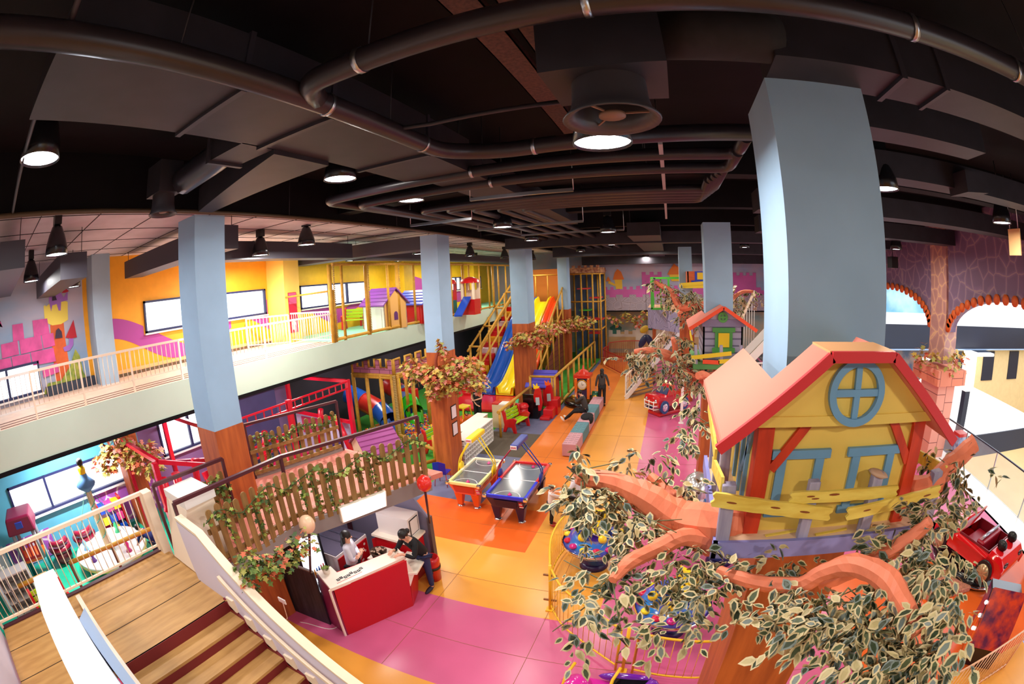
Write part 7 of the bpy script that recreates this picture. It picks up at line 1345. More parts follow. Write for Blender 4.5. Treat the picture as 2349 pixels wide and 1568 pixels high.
# train ride
t = thing('train_ride', 'toy train ride with clock tower cab on a round black base', 'ride', (-3.9, 19.6, 0)); 
m = MB(); m.lathe([(0, 0), (.85, 0), (.88, .08), (.85, .2), (.78, .24), (.7, .2), (0, .18)], n=36); m.build('round_base', M('gloss_black', '#08080c', .2, coat=.3), t); m = MB(); m.box((0, .1, .8), (.6, .6, .9)); m.build('cab', M('train_navy', '#20204a', .3, coat=.3), t, bevel=.02); m = MB(); m.box((0, .1, 1.32), (.75, .75, .14)); m.lathe([(.3, 1.38), (.2, 1.55), (.05, 1.62), (.03, 1.78), (0, 1.78)], (0, .1, 0), 10); m.build('roof', M('train_red', '#d0301c', .3, coat=.3), t)
m = MB(); m.lathe([(0, 0), (.2, 0), (.22, .03), (0, .03)], (0, -.24, .95), 24, axis='y'); m.build('clock_face', M('clock_cream', '#e8dcc8', .4), t); m = MB(); m.bar((0, -.27, .95), (0, -.27, 1.08), .02, .01); m.bar((0, -.27, .95), (.09, -.27, .98), .02, .01); m.build('clock_hands', BLK, t); m = MB(); m.tube(arc((0, -.24, .95), .22, 0, 2*PI, 24, plane='xz'), .025, 8, closed=True); m.build('clock_ring', M('brass', '#c89838', .3, .8), t)
for x in (-.28, .28):
    m = MB(); m.bx(x-.06, -.25, .3, x+.06, -.15, 1.2); m.build('tower_post', M('train_orange', '#e86a1c', .3), t); m = MB(); m.ball((x, -.2, 1.27), .06, 8, 6); m.build('lamp', M('train_lamp', '#ffe0a0', .3, emit=1), t)
m = MB(); m.tube([(.45, -.1, .45), (.75, -.1, .45)], .2, 16); m.build('boiler', M('boiler_green', '#1a5a3a', .3, coat=.3), t); m = MB(); m.lathe([(0, 0), (.14, 0), (.14, .04), (0, .04)], (.6, -.34, .38), 14, axis='y'); m.lathe([(0, 0), (.12, 0), (.12, .04), (0, .04)], (-.4, -.3, .38), 14, axis='y'); m.build('wheel', M('brass', '#c89838', .3, .8), t)
# red sports car simulator and arcade at the right edge
a = G(2190, 1175, .9); b = G(2300, 1275, .7); hd = Vector((a.x-b.x, a.y-b.y, 0)); ang = math.atan2(hd.y, hd.x)
t = thing('sports_car_ride', 'shiny red open sports car simulator at the right edge', 'ride', ((a.x+b.x)/2, (a.y+b.y)/2, .3), ang); CRD = M('sports_red', '#d8141c', .12, coat=.8)
m = MB(); Lh = 1.35; prof = [(-1.35, .2), (-1.38, .45), (-1.2, .62), (-.8, .66), (-.75, .55), (.35, .55), (.45, .62), (1.0, .52), (1.35, .36), (1.38, .2)]
k = len(prof); P = []
for s, zz in ((-.62, .82), (-.55, 1), (.55, 1), (.62, .82)): P += [(x, s, z*zz if z > .3 else z) for x, z in prof]
F = [(i*k+j, i*k+(j+1) % k, (i+1)*k+(j+1) % k, (i+1)*k+j) for i in range(3) for j in range(k) if not (i == 1 and j == 4)]+[tuple(range(k)), tuple(reversed(range(3*k, 4*k)))]
m.add(P, F, 0, True); m.build('car_body', CRD, t, bevel=.02); m = MB(); m.bx(-.73, -.5, .2, .33, .5, .24); m.bx(-.73, -.52, .2, -.7, .52, .58); m.bx(-.73, -.54, .2, .33, -.52, .6); m.bx(-.73, .52, .2, .33, .54, .6); m.build('cockpit', M('cockpit_red', '#7a0c1c', .4), t)
m = MB(); m.box((-.35, 0, .45), (.25, .96, .4)); m.box((.05, 0, .32), (.4, .96, .15)); m.build('bench_seat', M('seat_crimson', '#a01028', .35), t, bevel=.04); m = MB(); m.tube([(-.35, -.45, .7), (-.35, .45, .7)], .04, 10); m.build('headrest_bar', M('seat_silver', '#b8b8c8', .25, .6), t); m = MB()
for y in (-.28, .28): m.ball((-.95, y, .74), (.16, .09, .12), 12, 8)
m.build('headrest', BLK, t); m = MB(); m.slab([(.42, -.52, .6), (.42, .52, .6), (.25, .46, .92), (.25, -.46, .92)], (.015, 0, 0)); m.build('windscreen', M('pale_glass', '#cfe0f8', .08, alpha=.6), t); m = MB(); m.tube([(.42, -.52, .6), (.25, -.46, .92), (.25, .46, .92), (.42, .52, .6)], .025, 8); m.build('screen_frame', CRD, t)
for x in (-.85, .85):
    for y in (-.6, .6): s = 1 if y > 0 else -1; m = MB(); m.tube([(x, y-.08, .2), (x, y+.08, .2)], .27, 24); m.build('tyre', BLK, t); m = MB(); m.lathe([(0, .02), (.2, .02), (.2, -.02), (0, -.02)], (x, y+s*.08, .2), 20, axis='y'); [m.bar((x, y+s*.1, .2), (x+.18*math.cos(q*PI/5), y+s*.1, .2+.18*math.sin(q*PI/5)), .025, .02) for q in range(10)]; m.build('alloy_wheel', M('gold_alloy', '#c8b08a', .3, .6), t)
m = MB()
for s in (-1, 1): m.ball((-1.33, s*.4, .48), (.05, .14, .06), 10, 6)
m.build('tail_lamp', M('dark_lamp', '#3a0c10', .2), t); m = MB(); m.slab([(-1.0, -.625, .5), (-.2, -.63, .42), (-.9, -.625, .56)], (0, -.004, 0)); m.slab([(-.6, -.63, .4), (.5, -.63, .35), (-.4, -.63, .46)], (0, -.004, 0)); m.build('flame_decal', M('flame_orange', '#f08a1c', .3), t)
q = t.location; t2 = thing('ride_plinth', 'glossy black curved plinth under the red sports car simulator', 'plinth', (q.x, q.y, 0), ang); m = MB(); m.lathe([(0, 0), (1.15, 0), (1.2, .06), (1.1, .22), (1.0, .27), (0, .27)], n=40, sy=.75); m.build('plinth_body', M('gloss_black', '#08080c', .2, coat=.3), t2); m = MB(); m.lathe([(1.19, .05), (1.22, .08), (1.17, .11)], n=40, sy=.75); m.build('silver_trim', CHROME, t2)
c = G(2245, 1470, .5); t = thing('arcade_machine', 'arcade racing machine with fiery red and purple side art below the red car', 'arcade machine', (c.x+.35, c.y, 0), R(-38))
t.location = (6.6, 4.1, 0)
m = MB(); m.slab([Vector((-.4, y, z)) for y, z in ((-.5, 0), (.6, 0), (.6, 1.1), (.2, 1.15), (-.1, .75), (-.5, .6))], (.8, 0, 0)); m.build('cabinet', M('arcade_dark', '#1a1020', .2, coat=.4), t, bevel=.01)
FM = M('flame_art', '#c81c1c', .25, col2='#e8801c', vs=4, vscale=(1, 3, 1), coat=.4); FP = M('purple_art', '#3a1460', .25, col2='#a01c50', vs=3, coat=.4)
for s, x in ((-1, -.402), (1, .402)): m = MB(); m.slab([Vector((x, y, z)) for y, z in ((-.46, .05), (.3, .05), (.3, .6), (-.1, .66), (-.46, .5))], (s*.006, 0, 0), 0); m.slab([Vector((x, y, z)) for y, z in ((.3, .05), (.56, .05), (.56, 1.05), (.2, 1.08), (-.06, .7), (.3, .6))], (s*.006, 0, 0), 1); m.build('side_art', [FM, FP], t)
m = MB(); m.slab([Vector((-.42, y, z)) for y, z in ((-.62, .5), (-.5, .42), (.1, 1.2), (.0, 1.3))], (.84, 0, 0)); m.build('marquee_panel', M('flame_face', '#d8401c', .25, col2='#5a1040', vs=5, coat=.4), t)
m = MB(); [m.ball((-.43, y, z), .04, 8, 6) for y, z in ((0.05, .95), (.0, .7), (-.05, .45))]; m.build('bulb', M('bulb_glow', '#ffffff', .3, emit=3), t)
t = thing('vending_stand', 'small red-topped display stand at the foot of the brick pillar', 'stand', tuple(G(2190, 1055))); m = MB(); m.box((0, 0, .45), (.4, .4, .9)); m.build('stand_body', M('stand_blue', '#a8b8d8', .4, col2='#5a6a9a', vs=8), t); m = MB(); m.box((0, 0, .95), (.46, .46, .12)); m.build('red_top', RED, t, bevel=.02)
t = thing('floor_platform', 'pebbled pink ride platform beside the red car', 'platform', tuple(G(2160, 1340))); m = MB(); m.box((0, 0, .06), (1.3, 1.0, .12)); m.build('platform_top', M('pebble_pink', '#c8826a', .7, var=.4, vs=30), t, bevel=.02)
def line_fence(label, a, b, mat, name='ride_fence', h=1.0, bars=.12, r=.02, cat='fence'):
    a = Vector(a); b = Vector(b); U = Vector((0, 0, 1)); t = thing(name, label, cat, tuple((a+b)/2)); m = MB(); m.tube([a+U*h, b+U*h], r, 8); m.build('top_rail', mat, t, world=True); m = MB(); m.tube([a+U*.12, b+U*.12], r*.8, 8); m.build('bottom_rail', mat, t, world=True); n = min(98, max(2, int((b-a).length/bars)))
    for i in range(n+1): q = a.lerp(b, i/n); m = MB(); m.cyl(q+U*.02, r*.45 if 0 < i < n else r, h-.02, 6); m.build('bar' if 0 < i < n else 'post', mat, t, world=True)
    return t
line_fence('peach bar railing at the bottom right corner', (4.2, 3.0, 0), (7.0, 3.3, 0), M('peach_rail', '#f0b890', .4))
# white staircase in the hall
t = thing('white_staircase', 'white railed staircase rising from the walkway behind the red jeep ride', 'stairs', (-1.5, 21.5, 0)); A = Vector((-2.05, 20.6, 0)); D = Vector((.64, .77, 0)).normalized(); Nn = Vector((-.05, 1, 0)).normalized(); Wd = .9; n = 19
for i in range(n): p = A+D*(.27*i)+Vector((0, 0, .185*(i+1))); m = MB(); m.slab([p, p+Nn*Wd, p+Nn*Wd+D*.28, p+D*.28], (0, 0, -.04)); m.build('tread', M('grey_tread', '#4a4448', .6), t, world=True)
for o in (0, Wd):
    a = A+Nn*o; b = a+D*(.27*n)+Vector((0, 0, .185*n)); m = MB(); m.bar(a+Vector((0, 0, .05)), b, .05, .25); m.build('stringer', WHITE, t, world=True); m = MB(); m.bar(a+Vector((0, 0, 1.1)), b+Vector((0, 0, 1.0)), .06, .06); m.build('handrail', CREAMR, t, world=True)
    m = MB(); m.box(a+Vector((0, 0, .55)), (.06, .06, 1.1)); m.build('newel', WHITE, t, world=True)
    for i in range(1, 34): q = a.lerp(b, i/34); m = MB(); m.cyl((q.x, q.y, q.z+.1), .012, .9, 5); m.build('baluster', CREAMR, t, world=True)
t0_ = bpy.data.objects['white_staircase']
for i in range(1, 20): q = A+D*(.27*i)-Nn*.02; z = .185*i-.12; m = MB(); e_ = A+D*(.27*19)-Nn*.02; m.bar((q.x, q.y, max(.04, z)), (e_.x, e_.y, max(.04, z)), .03, .06); m.build('louvre_slat', M('louvre_dark', '#7a6a5c', .6), t0_, world=True)
t = thing('platform_stairs', 'white railed steps rising to the right between the lilac treehouse and the big blue column', 'stairs', (3, 16, 2.5)); 
for i in range(9): x = 2.75+.2*i; z = 2.4+.2*i; m = MB(); m.bx(x+.3, 16.0, z-.04, x+.58, 17.2, z); m.build('tread', M('grey_tread', '#4a4448', .6), t, world=True)
for y in (15.95, 17.2):
    for (a, b) in (((2.65, y, 2.45), (4.6, y, 4.4)),):
        m = MB(); m.bar(a, b, .05, .28); m.build('stringer', WHITE, t, world=True)
        if y < 16: pass
m = MB(); m.bar((2.5, 17.2, 3.45), (3.35, 17.2, 5.15), .07, .09); m.build('handrail', CREAMR, t, world=True)
for i in range(9): x = 2.55+.1*i; m = MB(); m.cyl((x, 17.2, 2.5+1.9*(x-2.5)*.5), .014, 3.5+2.0*(x-2.5)-(2.5+.95*(x-2.5)), 5); m.build('baluster', WHITE, t, world=True)
m = MB(); m.bx(2.4, 15.2, 2.1, 5.2, 17.2, 2.2); m.build('platform', M('platform_salmon', '#c86a4a', .6), t, world=True)
for i in range(9): m = MB(); m.cyl((2.45+.12*i, 15.2, 2.2), .014, .6, 5); m.build('baluster', WHITE, t, world=True)
m = MB(); m.bar((2.4, 15.2, 2.8), (3.6, 15.2, 2.85), .05, .05); m.build('handrail', WHITE, t, world=True)
for x, y in ((2.45, 15.3), (5.1, 15.3), (2.45, 17.1), (5.1, 17.1)): m = MB(); m.box((x, y, 1.05), (.1, .1, 2.1)); m.build('platform_leg', WHITE, t, world=True)
for px, py0, lb in ((1562, 970, 'white steel post in front of the red jeep ride'), (1603, 940, 'white steel post between jeep ride and lilac treehouse'), (1600, 1080, 'slim white post rising behind the silver domed ride')):
    q = G(px, py0); t = thing('steel_post', lb, 'post', (q.x, q.y, 0)); m = MB(); m.box((0, 0, 1.35), (.11, .11, 2.7)); m.build('post_tube', WHITE, t); m = MB(); m.box((0, 0, .01), (.2, .2, .02)); m.build('base_plate', WHITE, t)
# far platform with stone-painted board, green frame and orange treehouse
a = G(1486, 705, 4.0); b = G(1590, 722, 4.0); t = thing('stone_platform', 'raised platform with lilac stone-painted board and green play frame at the far end', 'platform', tuple((a+b)/2))
a0 = PY(1486, 752, a.y).z; b0 = PY(1588, 768, b.y).z; m = MB(); m.slab([(a.x, a.y, 4.0), (b.x, b.y, 4.0), (b.x, b.y, b0), (a.x, a.y, a0)], (.0, .06, 0)); m.build('stone_board', stone_mat('lilac_stone', '#a8a0c8', '#6a6488', 2.2, .03), t, world=True)
m = MB(); m.slab([(a.x, a.y+.1, 3.9), (b.x, b.y+.1, 3.9), (b.x+.5, 27, 3.9), (a.x, 27, 3.9)], (0, 0, .1)); m.build('deck', M('peach_deck', '#e0a070', .6), t, world=True)
for x, y in ((a.x+.3, a.y+.5), (b.x, b.y+.4), (a.x+.3, 26.5)): m = MB(); m.box((x, y, 1.95), (.15, .15, 3.9)); m.build('platform_leg', BARK, t, world=True)
GF = M('green_frame', '#3fa02c', .4); z0, z1 = 4.05, 5.5
m = MB()
for x in (-.88, -.42, -.02): m.box((x, 22.4, (z0+z1)/2+.05), (.1, .1, z1-z0)) if x != -.42 else m.box((x, 22.4, (z0+z1)/2+.05), (.06, .06, z1-z0))
for x in (-.88, 1.2): m.box((x, 24.5, (z0+z1)/2+.05), (.1, .1, z1-z0))
for z in (z0+.05, z1+.1): m.bar((-.93, 22.4, z), (1.3 if z > 5 else 0, 22.4, z), .1, .1); m.bar((-.88, 22.4, z), (-.88, 24.5, z), .1, .1)
m.build('green_frame', GF, t, world=True)
cD = tree_column(.48, 20.4, 1.08, 21.1, 7.0, 4.5, 'distant pale blue column with orange trunk hidden mostly behind the lilac treehouse column')
t2 = thing('treehouse', 'distant small orange treehouse with blue-framed yellow window high in the leaves', 'treehouse', (1.1, 18.5, 5.2)); l, r_ = PY(1577, 640, 18.5).x, 1.6; zt, zb = PY(1577, 622, 18.5).z, PY(1580, 652, 18.5).z
m = MB(); m.bx(l, 18.5, zb, r_, 18.55, zt); m.bx(l, 18.5, zb, l+.05, 20.4, zt); m.build('board_wall', M('orange_boards', '#d8622c', .6, var=.15, vs=3, vscale=(1, 1, 9)), t2, world=True); m = MB(); wl, wr = PY(1594, 640, 18.5).x, PY(1618, 640, 18.5).x; m.bx(wl, 18.47, zb+.1, wr, 18.5, zt); m.bx(wl-.15, 18.46, zb+.05, wr+.1, 18.5, zb+.16); f = m.build('window_frame', M('royal_blue_trim', '#2440c0', .5), t2, world=True); m = MB(); m.bx(wl+.1, 18.45, zb+.2, wr-.1, 18.48, zt-.05); m.build('pane', M('yellow_pane', '#f2c81c', .5), f, world=True)
m = MB(); m.bx(l-.3, 18.2, zb-.14, r_, 20.4, zb-.02); m.bar((l-.3, 18.2, zb), (r_, 18.2, zb+.08), .04, .12); m.build('platform', M('yellow_plank_far', '#ecc828', .6), t2, world=True)
def P18(px, py, y=18.0): return PY(px, py, y)
limb(cD, [(.6, 20.5, 4.0), P18(1590, 700), P18(1560, 702), P18(1540, 670), P18(1500, 645)], [.25, .2, .18, .14, .06], seed=31); limb(cD, [(.9, 20.5, 4.2), P18(1610, 700, 18.3), P18(1620, 690, 18.2)], [.2, .16, .12], seed=33)
rg = random.Random(77); m = MB(); leaf_cloud(m, [(P18(1530, 655), (.35, .3, .35), 120), (P18(1550, 690), (.5, .4, .4), 220), (P18(1590, 680), (.5, .4, .35), 240), (P18(1580, 715), (.5, .4, .35), 200), (P18(1510, 640), (.2, .2, .2), 40), (P18(1610, 725), (.4, .4, .4), 120)], .22, rg); m.build('foliage', FIC, cD, world=True)
t = cB; m = MB(); p = smooth([(1.5, 11.7, 4.9), PY(1668, 695, 13), PY(1700, 670, 14), PY(1728, 668, 14)], 4); m.tube(p, vary([.1, .04], len(p)), 7); m.build('branch_limb', LIMB, t, world=True); m = MB(); leaf_cloud(m, [(PY(1690, 675, 14), (.25, .3, .45), 120), (PY(1700, 690, 14), (.4, .3, .2), 70), (PY(1735, 665, 14), (.22, .2, .15), 36)], .18, rg); m.build('foliage', FIC, t, world=True)
# red fence round the far ride
RF = M('red_fence', '#a8281c', .5)
curved_fence('red bar fence with rails sweeping round the far end of the walkway', [(-4.2, 29.9), (-4.3, 28.6), (-3.4, 26.8), (-2.4, 25.0), (-1.4, 23.9)], 'ride_fence', RF, 1.05, .14, .012, .03)
curved_fence('red bar fence curving across the far garden mural', [(-4.2, 30.3), (-3.2, 31.2), (-1.2, 31.3), (1.2, 31.0)], 'ride_fence', RF, 1.2, .16, .012, .03)
t = thing('butterfly_ornament', 'dark blue petal-shaped hanging ornament before the far garden mural', 'ornament', tuple(PY(1483, 775, 27))); q = t.location.copy(); m = MB()
for s in (-1, 1): m.ball(PY(1483+s*8, 782, 27)-q, (.2, .06, .45), 12, 8, rot=Matrix.Rotation(-s*.5, 3, 'Y'))
m.build('petal', M('petal_navy', '#1c2c5a', .3, coat=.3), t); m = MB(); m.ball(PY(1478, 755, 27)-q, (.3, .06, .2), 12, 8, rot=Matrix.Rotation(-.6, 3, 'Y')); m.build('yellow_petal', M('petal_gold', '#c8a82c', .4), t)
m = MB(); m.cyl((0, 0, .2), .01, 3.2, 6); m.build('hanging_wire', BLK, t)
# far mural: pink castle wall and stone parapet
PKM = M('castle_pink', '#c860a8', .7, var=.1, vs=1); y = 31.58
def mural(label, polys, y=y):
    m = MB(); ms = []
    for k, (mat, pts) in enumerate(polys):
        if mat not in ms: ms.append(mat)
        m.slab([(p[0], y-.004*k, p[1]) for p in pts], (0, -.003, 0), ms.index(mat))
    o = m.build('wall_mural', ms); tag(o, label, 'mural'); return o
def cren(x0, x1, z0, z1, n, h=.3):
    pts = [(x0, z0)]; w = (x1-x0)/(2*n-1)
    for i in range(n): pts += [(x0+2*i*w, z1), (x0+(2*i+1)*w, z1)]+([(x0+(2*i+1)*w, z1-h), (x0+(2*i+2)*w, z1-h)] if i < n-1 else [])
    return pts+[(x1, z0)]
CO = M('cone_orange', '#e0782c', .7); CYL = M('tower_yellow', '#e8c03c', .7); CRM = M('flag_red', '#b83048', .7); STW = stone_mat('stone_parapet', '#b0a4b0', '#8f8084', 2.6, .04)
mural('pink castle wall with orange-roofed yellow turrets painted on the far wall', [(PKM, cren(-4.6, -2.1, 4.1, 4.95, 6, .2)), (PKM, cren(-1.9, -.5, 4.1, 5.95, 3, .2)), (PKM, cren(-2.3, 2.2, 4.1, 5.0, 9, .2)), (CYL, [(-3.75, 4.8), (-3.3, 4.8), (-3.3, 5.5), (-3.85, 5.5)]), (CO, [(-3.95, 5.45), (-3.15, 5.45), (-3.35, 6.0), (-3.6, 6.2), (-3.8, 5.95)]), (CYL, [(-4.3, 5.2), (-3.8, 5.0), (-3.8, 5.15), (-4.25, 5.4)]), (CO, [(-4.45, 5.35), (-4.1, 5.35), (-4.28, 5.7)]), (CRM, [(-4.75, 6.0), (-4.35, 6.15), (-4.7, 5.8)]), (CYL, [(.2, 5.3), (.9, 5.3), (1.1, 5.8), (0, 5.8)]), (CO, [(-.1, 5.75), (1.1, 5.75), (.8, 6.2), (.4, 6.5), (.1, 6.1)])])
mural('stone parapet painted below the pink castle on the far wall', [(STW, cren(-4.7, 9.9, 3.3, 4.4, 16, .18))], 31.55)
mural('pink castle tower and yellow turret painted on the far wall, right of the lilac treehouse', [(PKM, cren(2.2, 9.9, 4.1, 4.9, 10, .2)), (PKM, cren(4.6, 6.3, 4.2, 5.9, 4, .2)), (CYL, [(8.3, 4.9), (9.1, 4.9), (9.2, 5.6), (8.2, 5.6)]), (CO, [(8.0, 5.55), (9.4, 5.55), (9.1, 6.1), (8.7, 6.3), (8.3, 6.1)])], 31.57)
mural('painted garden with a pale column, cypress bushes and stone balustrade under the far platform', [(M('sand_paint', '#d8b47c', .7, var=.1, vs=2), [(-4.6, .3), (3.5, .3), (3.5, 1.5), (-.5, 1.8), (-4.6, 1.5)]), (M('column_cream', '#e8dcc8', .7), [(-2.6, .3), (-2.0, .3), (-2.1, 2.5), (-1.9, 2.7), (-2.7, 2.7), (-2.5, 2.5)]), (M('cypress', '#3a7a6a', .7), [(-4.4, 1.4), (-3.7, 1.4), (-3.6, 1.9), (-4.0, 2.2), (-4.5, 1.9)]), (M('cypress', '#3a7a6a', .7), [(-1.6, 1.3), (-1.1, 1.3), (-1.2, 2.0), (-1.6, 1.9)]), (M('column_cream', '#e8dcc8', .7), cren(-4.6, 3.5, 1.2, 1.7, 14, .3))], 33.38)
t = thing('leaf_valance', 'brown maple leaf garland hanging under the far wall parapet', 'garland', (-3, 31.5, 3.2)); m = MB(); [maple_cloud(m, (-4.5+.45*i, 31.45, 3.0-.25*(i % 3)), (.35, .2, .35), 26, .25) for i in range(9)]; m.build('leaves', MAPLE, t, world=True)
# mural on the left wall: pink blocks and a cartoon tower
def muralx(label, polys, x=-13.09):
    m = MB(); ms = []
    for k, (mat, pts) in enumerate(polys):
        if mat not in ms: ms.append(mat)
        m.slab([(x+.004*k, p[0], p[1]) for p in pts], (.003, 0, 0), ms.index(mat))
    o = m.build('wall_mural', ms); tag(o, label, 'mural'); return o
BR = M('pink_block', '#d8559c', .7, var=.2, vs=3)
def LW(px, py): q = PX(px, py, -13.1); return (q.y, q.z)
blocks = [[(2, 738), (-20, 745), (-20, 700), (6, 750)], [(28, 745), (52, 741), (56, 778), (30, 783)], [(74, 735), (108, 730), (114, 765), (78, 772)], [(2, 790), (40, 781), (44, 812), (5, 822)], [(44, 779), (93, 769), (98, 800), (48, 812)], [(95, 769), (122, 763), (126, 792), (100, 799)], [(-20, 828), (24, 820), (28, 842), (-20, 855)], [(26, 818), (68, 810), (72, 836), (30, 842)], [(70, 808), (122, 797), (128, 828), (76, 838)], [(96, 843), (130, 832), (136, 852), (100, 866)]]
TO = M('mural_orange', '#d8602c', .7, var=.15, vs=3); TP = M('mural_violet', '#a06ac0', .7); TR_ = M('mural_red', '#b82030', .7); TYl = M('mural_yellow', '#eed45a', .7); MG = M('mural_green', '#6a8a3a', .7, col2='#b8b44a', vs=6); MD = M('mural_dark', '#3a2a40', .7)
muralx('pink stone blocks painted on the sky mural at the far left of the balcony wall', [(BR, [LW(*p) for p in b]) for b in blocks])
muralx('cartoon tower with yellow battlement, violet turret and red roofs painted on the balcony mural', [(TO, [LW(*p) for p in ((115, 745), (146, 740), (150, 780), (158, 830), (168, 885), (130, 890), (122, 820))]), (TYl, [LW(*p) for p in ((100, 702), (104, 699), (105, 703), (112, 697), (150, 690), (155, 692), (156, 733), (140, 743), (120, 746), (103, 738))]), (TP, [LW(*p) for p in ((112, 690), (112, 675), (122, 670), (138, 670), (146, 682), (150, 675), (155, 668), (155, 688), (140, 692), (139, 712), (134, 712), (130, 697), (120, 700), (117, 714), (114, 700))]), (TR_, [LW(*p) for p in ((102, 683), (104, 664), (108, 650), (120, 643), (134, 655), (142, 668), (126, 668), (110, 682))]), (TR_, [LW(*p) for p in ((141, 672), (150, 660), (158, 668), (150, 671))]), (TP, [LW(*p) for p in ((144, 797), (158, 790), (158, 775), (168, 772), (168, 790), (160, 803), (148, 806))]), (TR_, [LW(*p) for p in ((150, 774), (168, 733), (176, 773), (163, 776))]), (MD, [LW(*p) for p in ((119, 690), (120, 676), (125, 673), (130, 688))]), (MD, [LW(*p) for p in ((126, 776), (128, 758), (134, 752), (141, 760), (143, 774))]), (MG, [LW(*p) for p in ((98, 905), (110, 878), (140, 872), (160, 840), (172, 800), (182, 815), (190, 850), (205, 880))])])
# mall seen through the arches
GLS = M('mall_glass', '#dfeaf4', .05, alpha=.16)
t = thing('glass_balustrade', 'clear glass balustrade with dark handrail along the mall floor edge', 'balustrade', (11.1, 11, 0)); m = MB(); m.bx(11.0, 2, 0, 11.03, 14.4, 1.15); m.build('glass', GLS, t, world=True); m = MB(); m.bar((11.02, 2, 1.18), (11.02, 14.4, 1.18), .05, .04); m.build('handrail', M('dark_rail', '#2a3444', .3), t, world=True)
for y_ in (4, 6, 8, 10, 12, 14): m = MB(); m.bx(11.0, y_-.02, 0, 11.04, y_+.02, 1.15); m.build('post', STEEL, t, world=True)
def mall_ring(label, x0, x1, y0, y1, z0, z1, mat, name='mall_balcony'): m = MB(); m.bx(x0, y0, z0, x1, y1, z1); o = m.build(name, mat); tag(o, label, 'mall structure'); return o
DK = M('mall_dark_band', '#141c34', .4, var=.2, vs=.3); WH = M('mall_white_band', '#f4f6fa', .4)
DB = 24.0
mall_ring('dark mall balcony band seen through both arches', 10.4, 34, DB, DB+.5, 1.9, 3.3, DK); mall_ring('white mall band above the dark balcony band', 10.4, 34, DB+.02, DB+.6, 3.3, 3.95, WH); mall_ring('cyan glazed storey seen at the top of the left arch', 10.4, 19, DB+.3, DB+.6, 3.95, 9, M('mall_cyan_glass', '#4a9cc8', .15, col2='#bfe6f6', vs=.5)); mall_ring('bright white storey filling the right arch', 19, 34, DB+.05, DB+.6, 3.95, 9, WH)
mall_ring('light rail line along the foot of the dark mall band', 10.4, 34, DB-.1, DB-.02, 1.84, 1.92, M('rail_blue_grey', '#9ab0cc', .4)); mall_ring('dim shop fronts under the dark band left of the pillar', 10.4, 18, DB+.4, DB+.6, 0, 1.9, M('shop_dim', '#3a4258', .3, col2='#8a6a5a', vs=2)); mall_ring('beige shop wall under the dark band right of the pillar', 18, 34, DB+.4, DB+.6, -5, 1.9, M('mall_beige', '#d8bc8a', .6, var=.05))
mall_ring('far side wall of the mall void', 33.5, 34, -6, 24, -5, 3.2, M('mall_beige', '#d8bc8a', .6, var=.05)); mall_ring('dark edge of the white bridge floor over the mall void', 11.06, 20.05, 14.42, 14.5, -.9, .02, DK)
for i, (x, y_, z) in enumerate(((20.5, 24.38, -.2), (23.5, 24.38, -.2), (26.8, 24.38, -.2), (30, 24.38, -.2))): t = thing('shop_doorway', 'dark doorway in the beige mall wall', 'doorway', (x, y_, z), group='mall shop doorways'); m = MB(); m.box((0, 0, .95), (1.3, .1, 1.9)); m.build('opening', DK, t)
t = thing('mall_light_panel', 'bright white ceiling light strip under the dark mall band', 'lamp', (21.5, 23.2, 1.7)); m = MB(); m.box((0, 0, 0), (2.4, .5, .15)); m.build('panel', GLOW, t); m = MB(); m.box((0, .5, .1), (2.4, .8, .05)); m.build('bracket', DK, t)
t = thing('mall_bench', 'long dark grey planter block on the beige mall floor', 'bench', (18, 12, -5)); m = MB(); m.box((0, 0, .4), (1.2, 5, .8)); m.build('block', M('slate_block', '#3a4048', .4), t)
for i, (px, py, h) in enumerate(((2127, 862, 1.5), (2222, 850, 1.5))): q = PX(px, py, 13 if i else 12); t = thing('lantern', ['tall white glowing mall lantern left of the brick pillar', 'large white glowing mall lantern right of the brick pillar'][i], 'lamp', (q.x, q.y, 0)); m = MB(); m.box((0, 0, q.z), (.5, .5, h)); m.build('light_panel', M('lantern_glow', '#fff4e8', .4, emit=1.3), t); m = MB(); m.box((0, 0, (q.z-h/2)/2), (.3, .3, q.z-h/2)); m.build('dark_stem', DK, t)
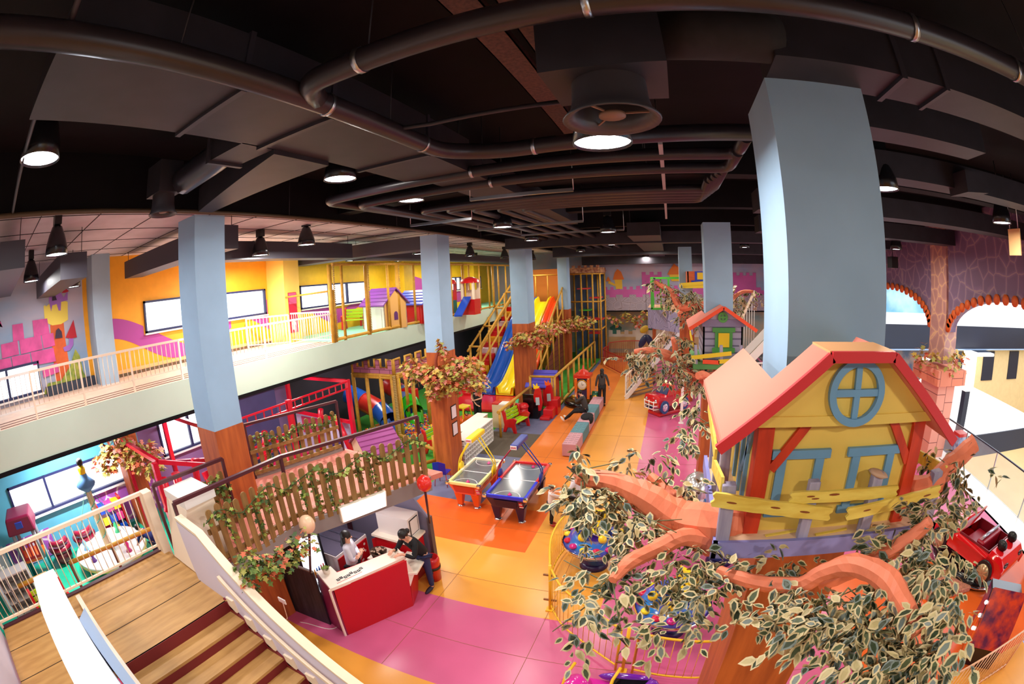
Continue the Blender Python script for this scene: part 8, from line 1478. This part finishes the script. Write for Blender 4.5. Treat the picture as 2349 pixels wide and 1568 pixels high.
t = thing('hanging_sign', 'blank cream sign hanging from two rods before the purple arches at the right edge', 'sign', tuple(PX(2328, 555, 7.5))); m = MB(); m.box((0, 0, 0), (.03, .42, .5)); m.build('sign_board', M('sign_cream', '#f4c890', .5), t); m = MB(); [m.cyl((0, s, .25), .012, 8-t.location.z-.25, 6) for s in (-.15, .15)]; m.build('hanger_rod', STEEL, t)
t = thing('loudspeaker', 'black ceiling speaker hanging before the purple wall above the arch', 'speaker', (8.8, 15.4, 6.4)); m = MB(); m.box((0, 0, 0), (.3, .4, .4)); m.cyl((0, 0, .2), .015, 1.4, 6); m.build('speaker_box', BLK, t)
# ================================================================== FINISH: pieces of one kind become parts of their own
def split_loose(o):
    me = o.data; n = len(me.vertices); p = list(range(n))
    def f(a):
        while p[a] != a: p[a] = p[p[a]]; a = p[a]
        return a
    for e in me.edges:
        a, b = f(e.vertices[0]), f(e.vertices[1])
        if a != b: p[a] = b
    g = {}
    for q in me.polygons: g.setdefault(f(q.vertices[0]), []).append(q)
    if len(g) < 2 or len(g) > 100: return
    for k, polys in enumerate(g.values()):
        ids = sorted({v for q in polys for v in q.vertices}); ix = {v: i for i, v in enumerate(ids)}; m2 = bpy.data.meshes.new(me.name)
        m2.from_pydata([me.vertices[v].co.copy() for v in ids], [], [[ix[v] for v in q.vertices] for q in polys])
        for mt in me.materials: m2.materials.append(mt)
        for a, q in zip(m2.polygons, polys): a.material_index = q.material_index; a.use_smooth = q.use_smooth
        if k == 0: keep = m2; continue
        c = o.copy(); c.data = m2; COL.objects.link(c)
    o.data = keep
SPLIT = set('front_wall gable_wall saw_tooth_trim edge_beam clamp flange green_frame seat_slat yellow_bar teal_post grey_post tower_post side_barrel eye_lamp headlamp roof_lamp padded_mat platform_fascia bulb headrest slats window_opening fence_rail side_frame notice_frame tail_lamp petal'.split())
for o in [o for o in bpy.data.objects if o.type == 'MESH' and o.parent and o.name.split('.')[0] in SPLIT]: split_loose(o)
for o in bpy.data.objects:          # keep every label within sixteen words
    if o.parent is None and 'label' in o.keys() and len(o['label'].split()) > 16: print('LONG LABEL', o.name, o['label'])
